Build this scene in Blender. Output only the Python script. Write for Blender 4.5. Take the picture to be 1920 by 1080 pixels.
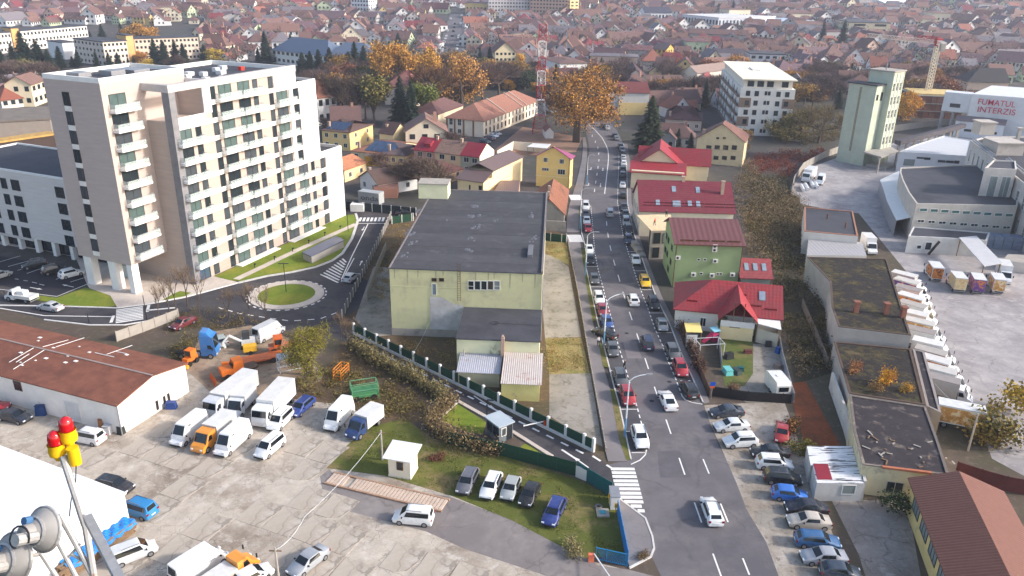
import bpy, bmesh, math, random
import numpy as np
from mathutils import Vector, Matrix
for o in list(bpy.data.objects): bpy.data.objects.remove(o)
SC = bpy.context.scene
COL = SC.collection
R = math.radians
# ------------------------------------------------------------------ camera, sky, sun, exposure
FPX, PITCH, ROLL, CAMH = 1477.7, R(22.21), R(-1.05), 56.0
_cp, _sp = math.cos(PITCH), math.sin(PITCH)
_cr, _sr = math.cos(ROLL), math.sin(ROLL)
MC = np.array([[_cr, -_sr, 0], [_sr, _cr, 0], [0, 0, 1]]) @ np.array([[1, 0, 0], [0, _sp, _cp], [0, _cp, -_sp]])
cam = bpy.data.cameras.new('camera')
cam.sensor_width = 36; cam.lens = FPX / 1920 * 36; cam.clip_end = 9000; cam.clip_start = .5
camo = bpy.data.objects.new('camera', cam); COL.objects.link(camo)
mw = Matrix.Identity(4)
for i in range(3):
    mw[i][0] = MC[0][i]; mw[i][1] = MC[1][i]; mw[i][2] = -MC[2][i]
mw[2][3] = CAMH
camo.matrix_world = mw
SC.camera = camo
SUN_EL, SUN_AZ = 27, -8          # elevation; azimuth counted from +X (the right of the view) towards +Y
w = bpy.data.worlds.new('World'); SC.world = w; w.use_nodes = True
nt = w.node_tree; bg = nt.nodes['Background']
sky = nt.nodes.new('ShaderNodeTexSky'); sky.sky_type = 'NISHITA'; sky.sun_disc = False
sky.sun_elevation = R(SUN_EL); sky.sun_rotation = R(90 - SUN_AZ)
sky.air_density = 1.0; sky.dust_density = 3.0; sky.ozone_density = .6; sky.altitude = 400
nt.links.new(sky.outputs[0], bg.inputs[0]); bg.inputs[1].default_value = .15
sl = bpy.data.lights.new('sun', 'SUN'); sl.energy = 2.3; sl.angle = R(5); sl.color = (1, .955, .91)
so = bpy.data.objects.new('sun', sl); COL.objects.link(so)
sd = Vector((math.cos(R(SUN_EL)) * math.cos(R(SUN_AZ)), math.cos(R(SUN_EL)) * math.sin(R(SUN_AZ)), math.sin(R(SUN_EL))))
so.rotation_euler = sd.to_track_quat('Z', 'Y').to_euler(); so.location = sd * 300
SC.view_settings.view_transform = 'Standard'; SC.view_settings.look = 'None'
SC.view_settings.gamma = 1; SC.view_settings.use_curve_mapping = False
SC.view_settings.exposure = .95
SC.render.engine = 'CYCLES'
SC.cycles.max_bounces = 5; SC.cycles.diffuse_bounces = 2; SC.cycles.glossy_bounces = 2
SC.cycles.transmission_bounces = 3; SC.cycles.transparent_max_bounces = 6; SC.cycles.volume_bounces = 0
SC.cycles.use_denoising = True
rnd = random.Random(7)
# ------------------------------------------------------------------ geometry of the place: pixel -> ground
def ray(x, y):
    return MC.T @ np.array([x - 960, 540 - y, FPX])
def tz(X, Y):                        # the land rises gently towards the far suburbs
    t = max(0., Y - 430.)
    return .00006 * t * t if t < 400 else 9.6 + .048 * (t - 400)
def g(x, y, z=0.):
    r = ray(x, y); t = (CAMH - z) / -r[2]
    return Vector((r[0] * t, r[1] * t, z))
def gt(x, y):                        # on the rising land
    r = ray(x, y); z = 0.
    for _ in range(25):
        if r[2] > -1e-4: t = 1500 / r[1]
        else: t = (CAMH - z) / -r[2]
        t = min(t, 1500 / r[1])
        z = tz(r[0] * t, r[1] * t)
    return Vector((r[0] * t, r[1] * t, z))
def topix(p):
    c = MC @ np.array([p[0], p[1], p[2] - CAMH]); return 960 + FPX * c[0] / c[2], 540 - FPX * c[1] / c[2]
def hgt(x, y, top, b=None):          # height of an upright whose foot is at pixel (x, y) and head at row top
    b = b or gt(x, y); lo, hi = 0., 120.
    for _ in range(40):
        m = (lo + hi) / 2
        if topix((b[0], b[1], b[2] + m))[1] > top: lo = m
        else: hi = m
    return lo
class Fr:                            # a building's own frame: u along its front, v into its depth
    def __init__(s, o, deg):
        s.o = Vector((o[0], o[1], 0)); s.deg = deg; a = R(deg)
        s.x = Vector((math.cos(a), math.sin(a), 0)); s.y = Vector((-math.sin(a), math.cos(a), 0))
    def loc(s, p):
        d = Vector(p) - s.o; return Vector((d.dot(s.x), d.dot(s.y), p[2]))
    def wor(s, u, v, z=0): return s.o + s.x * u + s.y * v + Vector((0, 0, z))
    def ray(s, x, y, u=None, v=None):
        r = Vector(ray(x, y)); c = s.loc((0, 0, CAMH)); l = Vector((r.dot(s.x), r.dot(s.y), r[2]))
        t = (u - c[0]) / l[0] if u is not None else (v - c[1]) / l[1]
        return c + l * t
    def gnd(s, x, y, z=0): return s.loc(g(x, y, z))
def fr2(a, b, z=0):
    p, q = g(*a, z), g(*b, z); d = q - p
    return Fr(p, math.degrees(math.atan2(d.y, d.x)))
def fr4(a, b, c, z=0):               # roof corners front-left, front-right, back-left at height z
    F = fr2(a, b, z); return F, F.gnd(*b, z).x, F.gnd(*c, z).y
# ------------------------------------------------------------------ materials
MATS = {}
def S(r, gg, b):
    f = lambda c: (c / 255 / 12.92) if c / 255 <= .04045 else ((c / 255 + .055) / 1.055) ** 2.4
    return (f(r), f(gg), f(b))
class N:
    def __init__(s, name):
        s.m = bpy.data.materials.new(name); s.m.use_nodes = True; s.t = s.m.node_tree
        s.b = s.t.nodes['Principled BSDF']; s.tc = None
    def n(s, typ, **k):
        x = s.t.nodes.new(typ)
        for a, v in k.items():
            if isinstance(a, str) and hasattr(x, a): setattr(x, a, v)
        return x
    def l(s, a, b): s.t.links.new(a, b)
    def co(s):
        if not s.tc: s.tc = s.n('ShaderNodeTexCoord')
        return s.tc.outputs['Object']
    def noise(s, scale, detail=4, rough=.6, vec=None):
        x = s.n('ShaderNodeTexNoise'); x.inputs['Scale'].default_value = scale; x.inputs['Detail'].default_value = detail
        x.inputs['Roughness'].default_value = rough; s.l(vec or s.co(), x.inputs['Vector']); return x.outputs[0]
    def ramp(s, fac, a, b, ca=(0, 0, 0, 1), cb=(1, 1, 1, 1)):
        x = s.n('ShaderNodeValToRGB'); e = x.color_ramp.elements
        e[0].position = a; e[1].position = b; e[0].color = ca; e[1].color = cb; s.l(fac, x.inputs[0]); return x.outputs[0]
    def mix(s, fac, a, b, mode='MIX'):
        x = s.n('ShaderNodeMix'); x.data_type = 'RGBA'; x.blend_type = mode
        for inp, v in ((x.inputs[0], fac), (x.inputs[6], a), (x.inputs[7], b)):
            if hasattr(v, 'node'): s.l(v, inp)
            elif isinstance(v, (int, float)): inp.default_value = v
            else: inp.default_value = (*v[:3], 1)
        return x.outputs[2]
    def bump(s, h, strength=.3, dist=.05, prev=None):
        x = s.n('ShaderNodeBump'); x.inputs['Strength'].default_value = strength; x.inputs['Distance'].default_value = dist
        s.l(h, x.inputs['Height'])
        if prev: s.l(prev, x.inputs['Normal'])
        return x.outputs[0]
    def mul(s, a, b):
        x = s.n('ShaderNodeMath', operation='MULTIPLY')
        for i, v in ((0, a), (1, b)):
            if hasattr(v, 'node'): s.l(v, x.inputs[i])
            else: x.inputs[i].default_value = v
        return x.outputs[0]
    def fin(s, col, rough=.8, metal=0, spec=.3, nrm=None):
        if hasattr(col, 'node'): s.l(col, s.b.inputs['Base Color'])
        else: s.b.inputs['Base Color'].default_value = (*col[:3], 1)
        if hasattr(rough, 'node'): s.l(rough, s.b.inputs['Roughness'])
        else: s.b.inputs['Roughness'].default_value = rough
        s.b.inputs['Metallic'].default_value = metal; s.b.inputs['Specular IOR Level'].default_value = spec
        if nrm: s.l(nrm, s.b.inputs['Normal'])
        return s.m
def sc3(c, k): return tuple(min(1, v * k) for v in c)
# plain: a colour (or the object's own colour) with grain, stains of a second colour and fine relief
def P(name, c=None, rough=.8, var=.15, scale=.6, c2=None, thr=(.5, .65), s2=.15, bump=.15, bs=8, metal=0, spec=.3):
    if name in MATS: return MATS[name]
    k = N(name)
    if c is None:
        oi = k.n('ShaderNodeObjectInfo'); base = oi.outputs['Color']
    else: base = c
    f = k.ramp(k.noise(scale, 6, .65), .3, .7)
    dark = k.mix(1., base, (1 - var,) * 3, 'MULTIPLY'); lite = k.mix(1., base, (1 + var,) * 3, 'MULTIPLY')
    col = k.mix(f, dark, lite)
    if c2 is not None:
        f2 = k.ramp(k.noise(s2, 7, .7), *thr); col = k.mix(f2, col, c2)
    nr = k.bump(k.noise(bs, 3), bump, .03) if bump else None
    MATS[name] = k.fin(col, rough, metal, spec, nr); return MATS[name]
# pitched roofs: courses and rolls of tiles (or standing seams) as relief
def ROOF(name, c=None, course=.35, roll=.25, st=.6, var=.18, rough=.75, c2=None, thr=(.52, .7), metal=0, axis='X'):
    if name in MATS: return MATS[name]
    k = N(name)
    base = k.n('ShaderNodeObjectInfo').outputs['Color'] if c is None else c
    f = k.ramp(k.noise(1.3, 8, .75), .3, .72)
    col = k.mix(f, k.mix(1., base, (1 - var,) * 3, 'MULTIPLY'), k.mix(1., base, (1 + var,) * 3, 'MULTIPLY'))
    if c2 is not None: col = k.mix(k.ramp(k.noise(.25, 8, .75), *thr), col, c2)
    nr = None
    if course:
        wv = k.n('ShaderNodeTexWave', wave_type='BANDS', bands_direction='Z', wave_profile='SAW'); wv.inputs['Scale'].default_value = .314 / course
        wv.inputs['Distortion'].default_value = .4; k.l(k.co(), wv.inputs['Vector']); nr = k.bump(wv.outputs['Fac'], st, .06)
    if roll:
        wv = k.n('ShaderNodeTexWave', wave_type='BANDS', bands_direction=axis); wv.inputs['Scale'].default_value = .314 / roll
        k.l(k.co(), wv.inputs['Vector']); nr = k.bump(wv.outputs['Fac'], st * .8, .05, nr)
    MATS[name] = k.fin(col, rough, metal, .3, nr); return MATS[name]
def GLASS(name, c=(.02, .028, .033), rough=.07):
    if name in MATS: return MATS[name]
    k = N(name); f = k.noise(.7, 2)
    MATS[name] = k.fin(k.mix(f, sc3(c, .6), sc3(c, 1.5)), rough, 0, .6); return MATS[name]
def PAINT(name='car_paint'):
    if name in MATS: return MATS[name]
    k = N(name); oi = k.n('ShaderNodeObjectInfo').outputs['Color']
    d = k.ramp(k.noise(2.5, 6), .45, .75); col = k.mix(k.mul(d, .22), oi, (.25, .22, .19))
    k.b.inputs['Coat Weight'].default_value = .6; k.b.inputs['Coat Roughness'].default_value = .08
    MATS[name] = k.fin(col, .38, 0, .4); return MATS[name]
def LEAF(name, var=.5, rough=.7):
    if name in MATS: return MATS[name]
    k = N(name); oi = k.n('ShaderNodeObjectInfo').outputs['Color']; ge = k.n('ShaderNodeNewGeometry')
    f = ge.outputs['Random Per Island']
    col = k.mix(f, k.mix(1., oi, (1 - var, 1 - var, 1 - var), 'MULTIPLY'), k.mix(1., oi, (1 + var, 1 + var * .9, 1 + var * .7), 'MULTIPLY'))
    MATS[name] = k.fin(col, rough, 0, .15); return MATS[name]
# ------------------------------------------------------------------ mesh collector
class MB:
    def __init__(s): s.v = []; s.f = []; s.m = []; s.c = []
    def add(s, vs, fs, mi=0):
        n = len(s.v); s.v += [tuple(p) for p in vs]
        for f in fs: s.f.append([i + n for i in f]); s.m.append(mi)
        return s
    def box(s, x0, y0, z0, x1, y1, z1, mi=0):
        return s.add([(x0, y0, z0), (x1, y0, z0), (x1, y1, z0), (x0, y1, z0), (x0, y0, z1), (x1, y0, z1), (x1, y1, z1), (x0, y1, z1)],
                     [(0, 3, 2, 1), (4, 5, 6, 7), (0, 1, 5, 4), (1, 2, 6, 5), (2, 3, 7, 6), (3, 0, 4, 7)], mi)
    def prism(s, pts, z0, z1, mi=0, cap=True):
        n = len(pts)
        a = sum(pts[i][0] * pts[(i + 1) % n][1] - pts[(i + 1) % n][0] * pts[i][1] for i in range(n))
        if a < 0: pts = list(reversed(pts))
        vs = [(p[0], p[1], z0) for p in pts] + [(p[0], p[1], z1) for p in pts]
        fs = [(i, (i + 1) % n, (i + 1) % n + n, i + n) for i in range(n)]
        if cap: fs += [tuple(range(n, 2 * n)), tuple(reversed(range(n)))]
        return s.add(vs, fs, mi)
    def poly(s, pts, mi=0): return s.add(pts, [tuple(range(len(pts)))], mi)
    def slab(s, pts, t, mi=0):          # polygon in space given thickness t downwards
        n = len(pts); vs = [tuple(p) for p in pts] + [(p[0], p[1], p[2] - t) for p in pts]
        return s.add(vs, [tuple(range(n)), tuple(reversed(range(n, 2 * n)))] + [(i, i + n, (i + 1) % n + n, (i + 1) % n) for i in range(n)], mi)
    def tube(s, p, q, r, n=6, r2=None, mi=0):
        p, q = Vector(p), Vector(q); d = (q - p)
        if d.length < 1e-6: return s
        d.normalize(); a = d.orthogonal().normalized(); b = d.cross(a); r2 = r if r2 is None else r2
        vs = [p + (a * math.cos(2 * math.pi * i / n) + b * math.sin(2 * math.pi * i / n)) * r for i in range(n)] + \
             [q + (a * math.cos(2 * math.pi * i / n) + b * math.sin(2 * math.pi * i / n)) * r2 for i in range(n)]
        return s.add(vs, [(i, (i + 1) % n, (i + 1) % n + n, i + n) for i in range(n)] + [tuple(reversed(range(n))), tuple(range(n, 2 * n))], mi)
    def bar(s, p, q, wd, h, mi=0):       # a square bar between two points
        p, q = Vector(p), Vector(q); d = (q - p).normalized(); up = Vector((0, 0, 1)) if abs(d.z) < .95 else Vector((0, 1, 0))
        a = d.cross(up).normalized() * wd / 2; b = a.cross(d).normalized() * h / 2
        vs = [p - a - b, p + a - b, p + a + b, p - a + b, q - a - b, q + a - b, q + a + b, q - a + b]
        return s.add(vs, [(0, 3, 2, 1), (4, 5, 6, 7), (0, 1, 5, 4), (1, 2, 6, 5), (2, 3, 7, 6), (3, 0, 4, 7)], mi)
    def lathe(s, prof, c=(0, 0), n=16, mi=0):
        vs = []; fs = []
        for r, z in prof:
            for i in range(n): vs.append((c[0] + r * math.cos(2 * math.pi * i / n), c[1] + r * math.sin(2 * math.pi * i / n), z))
        for k in range(len(prof) - 1):
            for i in range(n): fs.append((k * n + i, k * n + (i + 1) % n, (k + 1) * n + (i + 1) % n, (k + 1) * n + i))
        return s.add(vs, fs, mi)
    def mesh(s, name, mats, smooth=None):
        me = bpy.data.meshes.new(name); me.from_pydata(s.v, [], s.f)
        for m in (mats if isinstance(mats, (list, tuple)) else [mats]): me.materials.append(m)
        if any(s.m): me.polygons.foreach_set('material_index', s.m)
        me.update()
        if smooth is not None:
            me.shade_smooth(); me.set_sharp_from_angle(angle=R(smooth))
        return me
    def build(s, name, mats, parent=None, loc=(0, 0, 0), rz=0, col=None, smooth=None):
        return ob(name, s.mesh(name, mats, smooth), parent, loc, rz, col)
def ob(name, me, parent=None, loc=(0, 0, 0), rz=0, col=None, sc=None):
    o = bpy.data.objects.new(name, me); COL.objects.link(o); o.location = loc; o.rotation_euler[2] = R(rz)
    if parent: o.parent = parent
    if col: o.color = (*col[:3], 1)
    if sc: o.scale = sc if not isinstance(sc, (int, float)) else (sc,) * 3
    return o
LAB = {}
def tag(o, label=None, cat=None, group=None, kind=None):
    if label: o['label'] = label; LAB.setdefault(label, []).append(o.name)
    if cat: o['category'] = cat
    if group: o['group'] = group
    if kind: o['kind'] = kind
    return o
def thing(name, label, cat, loc=(0, 0, 0), rz=0, group=None):
    return tag(ob(name, None, None, loc, rz), label, cat, group)
def fthing(name, label, cat, F, group=None): return thing(name, label, cat, F.o, F.deg, group)
def copy_tree(o, parent=None):
    c = o.copy(); COL.objects.link(c); c.parent = parent
    for ch in o.children: copy_tree(ch, c)
    return c
def sheet(name, pts, z, mat, label=None, cat=None, kind='structure', group=None, px=True, t=0):
    q = [g(*p) for p in pts] if px else pts
    m = MB()
    if t: m.prism([(p[0], p[1]) for p in q], z - t, z)
    else:
        n = len(q); a = sum(q[i][0] * q[(i + 1) % n][1] - q[(i + 1) % n][0] * q[i][1] for i in range(n))
        if a < 0: q = list(reversed(q))
        m.poly([(p[0], p[1], z) for p in q])
    o = m.build(name, mat); return tag(o, label, cat, group, kind)
def strip(m, pts, wd, z, mi=0, side=0):   # a flat band along a line of ground points
    P_ = [Vector((p[0], p[1], 0)) for p in pts]
    L_, R_ = [], []
    for i, p in enumerate(P_):
        d = (P_[min(i + 1, len(P_) - 1)] - P_[max(i - 1, 0)]).normalized(); nn = Vector((-d.y, d.x, 0))
        L_.append(p + nn * (wd / 2 + side)); R_.append(p - nn * (wd / 2 - side))
    for i in range(len(P_) - 1):
        m.poly([(R_[i].x, R_[i].y, z), (R_[i + 1].x, R_[i + 1].y, z), (L_[i + 1].x, L_[i + 1].y, z), (L_[i].x, L_[i].y, z)], mi)
def ribwall(m, pts, wd, z0, z1, mi=0):    # a low wall or kerb along a line, butted boxes
    for i in range(len(pts) - 1):
        p, q = Vector(pts[i]).xy, Vector(pts[i + 1]).xy; d = (q - p).normalized(); nn = Vector((-d.y, d.x)) * wd / 2
        m.prism([p + nn, p - nn, q - nn, q + nn], z0, z1, mi)
def along(pts, step, start=0.):           # points every step metres along a line, with direction
    out = []; need = start
    for i in range(len(pts) - 1):
        p, q = Vector(pts[i]).xy, Vector(pts[i + 1]).xy; L = (q - p).length; d = (q - p) / L; t = need
        while t < L: out.append((p + d * t, d)); t += step
        need = t - L
    return out
# ------------------------------------------------------------------ ground materials
def GROUND(name, c, c2, c3=None, s=(.5, .08, 3.), crack=0, rough=.9, bump=.3, cs=.35, thr=(.45, .62)):
    if name in MATS: return MATS[name]
    k = N(name)
    col = k.mix(k.ramp(k.noise(s[0], 8, .7), .3, .7), sc3(c, .82), sc3(c, 1.15))
    col = k.mix(k.ramp(k.noise(s[1], 7, .72), *thr), col, c2)
    if c3 is not None: col = k.mix(k.ramp(k.noise(s[2], 6, .75), .52, .68), col, c3)
    nr = k.bump(k.noise(6, 5), bump, .05)
    if crack:
        ds = k.n('ShaderNodeMix'); ds.data_type = 'VECTOR'; ds.inputs[0].default_value = .35
        no = k.n('ShaderNodeTexNoise'); no.inputs['Scale'].default_value = .6; no.inputs['Detail'].default_value = 5; k.l(k.co(), no.inputs['Vector'])
        add = k.n('ShaderNodeVectorMath', operation='ADD'); sc = k.n('ShaderNodeVectorMath', operation='SCALE'); sc.inputs['Scale'].default_value = 2.2
        k.l(no.outputs['Color'], sc.inputs[0]); k.l(k.co(), add.inputs[0]); k.l(sc.outputs[0], add.inputs[1])
        vo = k.n('ShaderNodeTexVoronoi', feature='DISTANCE_TO_EDGE'); vo.inputs['Scale'].default_value = cs; k.l(add.outputs[0], vo.inputs['Vector'])
        f = k.ramp(vo.outputs['Distance'], .004, .03, (1, 1, 1, 1), (0, 0, 0, 1))
        f = k.mul(f, k.ramp(k.noise(.13, 4), .4, .6)); f = k.mul(f, crack)
        col = k.mix(f, col, sc3(c, .32))
    MATS[name] = k.fin(col, rough, 0, .25, nr); return MATS[name]
SOIL = GROUND('soil', S(92, 80, 70), S(76, 74, 54), S(110, 96, 84), (.4, .05, .9))
TOWN = GROUND('town_ground', S(82, 76, 74), S(72, 72, 60), S(100, 92, 88), (.12, .02, .1))
ASPH = GROUND('old_asphalt', S(110, 105, 107), S(96, 92, 95), S(120, 114, 113), (.35, .05, .15), .35, .85, .15, .12)
ASPH2 = GROUND('patched_asphalt', S(84, 81, 84), S(72, 70, 74), None, (.5, .1, 1), .3, .85, .15, .2)
ASPHN = GROUND('new_asphalt', S(66, 63, 67), S(84, 80, 80), S(56, 54, 60), (.5, .09, .4), 0, .8, .15)
ASPHD = GROUND('fresh_asphalt', S(46, 45, 52), S(54, 52, 58), None, (.6, .2, 1), 0, .8, .1)
FACT = GROUND('factory_yard_surface', S(168, 161, 159), S(142, 136, 136), S(184, 177, 172), (.4, .07, .3), .4, .9, .15, .22)
YARD = GROUND('yard_concrete', S(188, 176, 161), S(142, 128, 114), S(206, 196, 184), (.6, .11, .45), .75, .9, .3, .7)
DUST = GROUND('yard_dirt', S(150, 128, 106), S(172, 152, 130), S(118, 100, 84), (.5, .12, .8), .3, .95, .4)
PAVE = GROUND('pale_paving', S(206, 192, 178), S(196, 182, 170), None, (1, .2, 1), 0, .85, .1)
KERB = P('kerb_stone', S(205, 200, 194), .8, .12, 1.5)
WALK = GROUND('asphalt_sidewalk', S(134, 127, 126), S(120, 114, 114), None, (.6, .15, 1), .2, .9, .15)
GRASSM = GROUND('lawn', S(112, 128, 40), S(140, 138, 52), S(90, 112, 34), (1.2, .12, 2.5), 0, .95, .5)
ROUGH = GROUND('rough_grass', S(96, 100, 44), S(134, 116, 78), S(74, 84, 36), (.8, .16, 1.6), 0, .95, .6, thr=(.5, .62))
DRYG = GROUND('dry_grass', S(150, 134, 88), S(110, 112, 52), S(168, 146, 104), (.9, .2, 2), 0, .95, .6)
LEAFY = GROUND('leaf_litter', S(100, 82, 64), S(84, 78, 54), S(122, 96, 70), (.9, .15, 1.7), 0, .95, .6)
GRAV = GROUND('gravel', S(150, 138, 124), S(186, 176, 164), S(112, 100, 90), (.8, .16, 1.1), .3, .95, .5)
SLAB = GROUND('worn_concrete', S(160, 151, 140), S(128, 122, 112), S(104, 102, 80), (.6, .15, .5), .6, .9, .3, .3)
WHITE = P('road_paint', S(232, 228, 222), .7, .1, 3, c2=S(150, 146, 144), thr=(.6, .75), s2=1.2, bump=0)
# ------------------------------------------------------------------ ground sheet
m = MB(); xs = [-1500 + 60 * i for i in range(51)]; ys = [-80, 0, 120, 240, 360] + [430 + 30 * i for i in range(50)]
for y in ys:
    for x in xs: m.v.append((x, y, tz(x, y)))
nx = len(xs)
for j in range(len(ys) - 1):
    for i in range(nx - 1): m.f.append((j * nx + i, j * nx + i + 1, (j + 1) * nx + i + 1, (j + 1) * nx + i)); m.m.append(0)
tag(m.build('ground', TOWN), 'brown and grey town ground reaching to the hazy suburbs', 'ground', kind='structure')
sheet('soil_ground', [(-300, 560), (420, 560), (640, 600), (780, 660), (1000, 660), (1140, 800), (1300, 700), (1330, 560), (1400, 420), (1480, 330), (1560, 300), (2000, 380), (2300, 1300), (-500, 1300)], .003, SOIL, 'bare soil under the yards and weedy strips', 'ground')
# ------------------------------------------------------------------ main road
LK = [(1270, 1250), (1239, 1080), (1222, 1044), (1226, 1029), (1222.6, 1006.7), (1210, 974), (1160, 935), (1140, 905), (1136, 872), (1183, 862), (1162.5, 766.7), (1153, 731.7), (1142.5, 690), (1120, 601.7), (1110.8, 558), (1098.3, 500), (1097.5, 463), (1090, 435), (1090.8, 378), (1099, 332.6), (1103.7, 303), (1105, 279), (1102, 260), (1095, 236)]
RK = [(1088, 231), (1100, 226), (1145, 232), (1157, 245), (1169, 270), (1174.8, 303), (1175.6, 338.5), (1176.3, 380), (1188, 436.7), (1203, 483), (1218, 525), (1230, 556.7), (1255, 606.7), (1280, 670), (1301.7, 716.7), (1318, 755), (1325, 778), (1346.7, 833), (1361, 860), (1381.5, 907), (1400, 955.7), (1436.7, 1016.7), (1460, 1080), (1530, 1250)]
road = sheet('road', LK + list(reversed(RK))[0:0] + RK, .012, ASPH, 'grey asphalt main road curving away past the parked cars', 'road')
LD = [(1107.5, 386), (1112, 430), (1115, 473), (1121.7, 506.7), (1130, 536.7), (1135, 556.7), (1146.7, 598), (1158, 643), (1166.7, 671.7), (1175.5, 700), (1180, 715), (1195, 765), (1203, 795), (1213, 838)]
RD = [(1160.5, 290), (1160.7, 303), (1159, 338.5), (1158, 380), (1168, 440), (1180, 480), (1193, 520), (1206, 556), (1213, 573), (1228, 616.7), (1241.7, 646.7), (1253, 678), (1268, 713), (1279, 743)]
sheet('parking_lane', [(1091, 380)] + list(reversed(LK[9:19])) [1:] + [(1184, 850)] + list(reversed(LD))[0:], .016, ASPH2, 'dark patched kerbside parking lane beside the sidewalk', 'parking lane')
sheet('parking_lane', RD + list(reversed(RK[5:15])) [0:], .016, ASPH2, 'dark kerbside parking lane below the red-roofed houses', 'parking lane')
def quad(m, a, b, wd, z=.022):
    strip(m, [g(*a), g(*b)], wd, z)
for i, ps in enumerate([[(1232, 846), (1275, 846), (1296, 895), (1238, 896)], [(1168, 640), (1192, 640), (1204, 672), (1176, 672)], [(1150, 500), (1176, 500), (1190, 530), (1158, 532)], [(1330, 1010), (1385, 1005), (1402, 1040), (1345, 1048)]]):
    m = MB(); m.poly([(p.x, p.y, .0165) for p in [g(*q) for q in reversed(ps)]]); m.build('asphalt_patch', GROUND('road_patch', S(100, 96, 99), S(92, 88, 92), None, (.6, .2, 1)) if i != 1 else GROUND('pale_patch', S(128, 120, 122), S(118, 110, 112), None, (.6, .2, 1)), road)
for x, y in ((1222, 752), (1345, 968), (1175, 625), (1255, 716)):
    c = g(x, y); m = MB(); m.lathe([(.01, .026), (.34, .026), (.34, .02)], c, 14); m.build('manhole_cover', ASPHD, road)
m = MB()
cd = [(1137, 398), (1137.5, 419.2), (1140, 440.8), (1144.7, 465.3), (1151.7, 492.5), (1160.5, 521.7), (1170, 554), (1182.5, 592.5), (1196.7, 634.2), (1212.5, 681.7), (1230.8, 736.7), (1253.3, 800), (1278.6, 874.3), (1308.6, 960.8), (1344.8, 1060.6)]
for i, p in enumerate(cd):
    c = g(*p); q = g(*cd[min(i + 1, len(cd) - 1)]) - g(*cd[max(i - 1, 0)]); q.normalize()
    strip(m, [c - q * 1.75, c + q * 1.75], .17, .022)
for a, b in [((1318.3, 861), (1329.5, 888.5)), ((1351, 944.5), (1365, 979)), ((1392.7, 1047), (1405, 1078))]: quad(m, a, b, .17)
m.build('lane_marking', WHITE, road)
m = MB()
wl = [(1133.6, 363.7), (1137, 334), (1140, 309), (1141, 294), (1140, 282), (1136.3, 272), (1129, 258.5), (1115.6, 243.7), (1100.7, 231)]
strip(m, [g(*p) for p in wl], .22, .022)
for x, y in [(235, 925), (250, 820), (265, 720), (278, 632), (290, 545), (288, 460), (277, 385), (245, 310), (205, 235)]:
    c = g(1080 + x / 6.75, 220 + y / 6.75); d = (g(1080 + x / 6.75 + .8, 212 + y / 6.75) - c).normalized(); strip(m, [c - d * 1.7, c + d * 1.7], .2, .022)
m.build('lane_marking', WHITE, road)
def arrow(m, p, d, L=3.2, z=.022, turn=0):
    d = Vector((d.x, d.y, 0)).normalized(); n = Vector((-d.y, d.x, 0)); c = Vector((p[0], p[1], 0))
    a = c - d * L / 2; b = c + d * L * .15
    pts = [a + n * .09, a - n * .09, b - n * .09, b + n * .09]; m.poly([(q.x, q.y, z) for q in pts])
    t = n * turn if turn else d; s_ = Vector((-t.y, t.x, 0)); e = b - d * .08
    m.poly([(q.x, q.y, z + .001) for q in (e + s_ * .3, e + t * L * .36, e - s_ * .3)])
m = MB()
for x, y, tn in [(190, 655, -1), (160, 855, -1), (340, 660, 0), (310, 860, 0)]:
    c = g(1080 + x / 6.75, 220 + y / 6.75); arrow(m, c, g(1080 + x / 6.75 - .6, 226 + y / 6.75) - c, 4.2, turn=tn)
m.build('arrow_marking', WHITE, road)
def dotted(name, line, on=.9, off=.7, wd=.16):
    m = MB(); L = [g(*p) for p in line]
    for p, d in along(L, on + off):
        q = p + d * on; strip(m, [p, q], wd, .024)
    m.build(name, WHITE, road)
dotted('parking_marking', LD); dotted('parking_marking', RD)
m = MB()
for a, b in [((1163, 767.5), (1194, 767.5)), ((1173, 809), (1186, 809)), ((1184, 849), (1213, 849)), ((1144, 695), (1160, 695)), ((1099, 500), (1120, 500)), ((1106.7, 538), (1131, 538)), ((1153, 733), (1166, 734)), ((1133, 646), (1142, 646)), ((1111, 559.5), (1118, 559.5)), ((1122, 604), (1130, 604)),
             ((1176.7, 472), (1201, 472)), ((1190, 508), (1213, 508)), ((1202.5, 543.3), (1225, 543.3)), ((1217.5, 587), (1245, 587)), ((1231, 624), (1262, 624)), ((1242.5, 649), (1250, 649)), ((1253, 681), (1264, 681)), ((1162, 414), (1180, 414)), ((1159, 362), (1176, 362)), ((1160, 339), (1175, 339)), ((1160, 312), (1174, 312))]:
    quad(m, a, b, .15, .026)
strip(m, [g(*p) for p in [(1213, 840), (1210, 853), (1200, 863), (1183, 871)]], .16, .026)
strip(m, [g(*p) for p in [(1279, 743), (1285, 750), (1298, 755), (1317, 758)]], .16, .026)
m.build('parking_marking', WHITE, road)
m = MB()
for x0, x1, y in [(320, 540, 95), (330, 550, 130), (335, 560, 165), (345, 570, 205), (355, 580, 240), (370, 590, 278), (380, 600, 318), (390, 610, 355), (445, 620, 397), (505, 605, 437), (568, 632, 480)]:
    quad(m, (1080 + x0 / 4.909, 860 + y / 4.909), (1080 + x1 / 4.909, 860 + (y + 2) / 4.909), .55, .024)
m.build('zebra_crossing', WHITE, road)
def zebra(a, b, n, wd, name='zebra_crossing', parent=None, L=3., z=.024):   # bars laid across the line a-b
    m = MB(); p, q = g(*a), g(*b); d = (q - p).normalized(); nn = Vector((-d.y, d.x, 0))
    for i in range(n):
        c = p + (q - p) * ((i + .5) / n); strip(m, [c - nn * L / 2, c + nn * L / 2], wd, z)
    return m.build(name, WHITE, parent or road)
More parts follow.
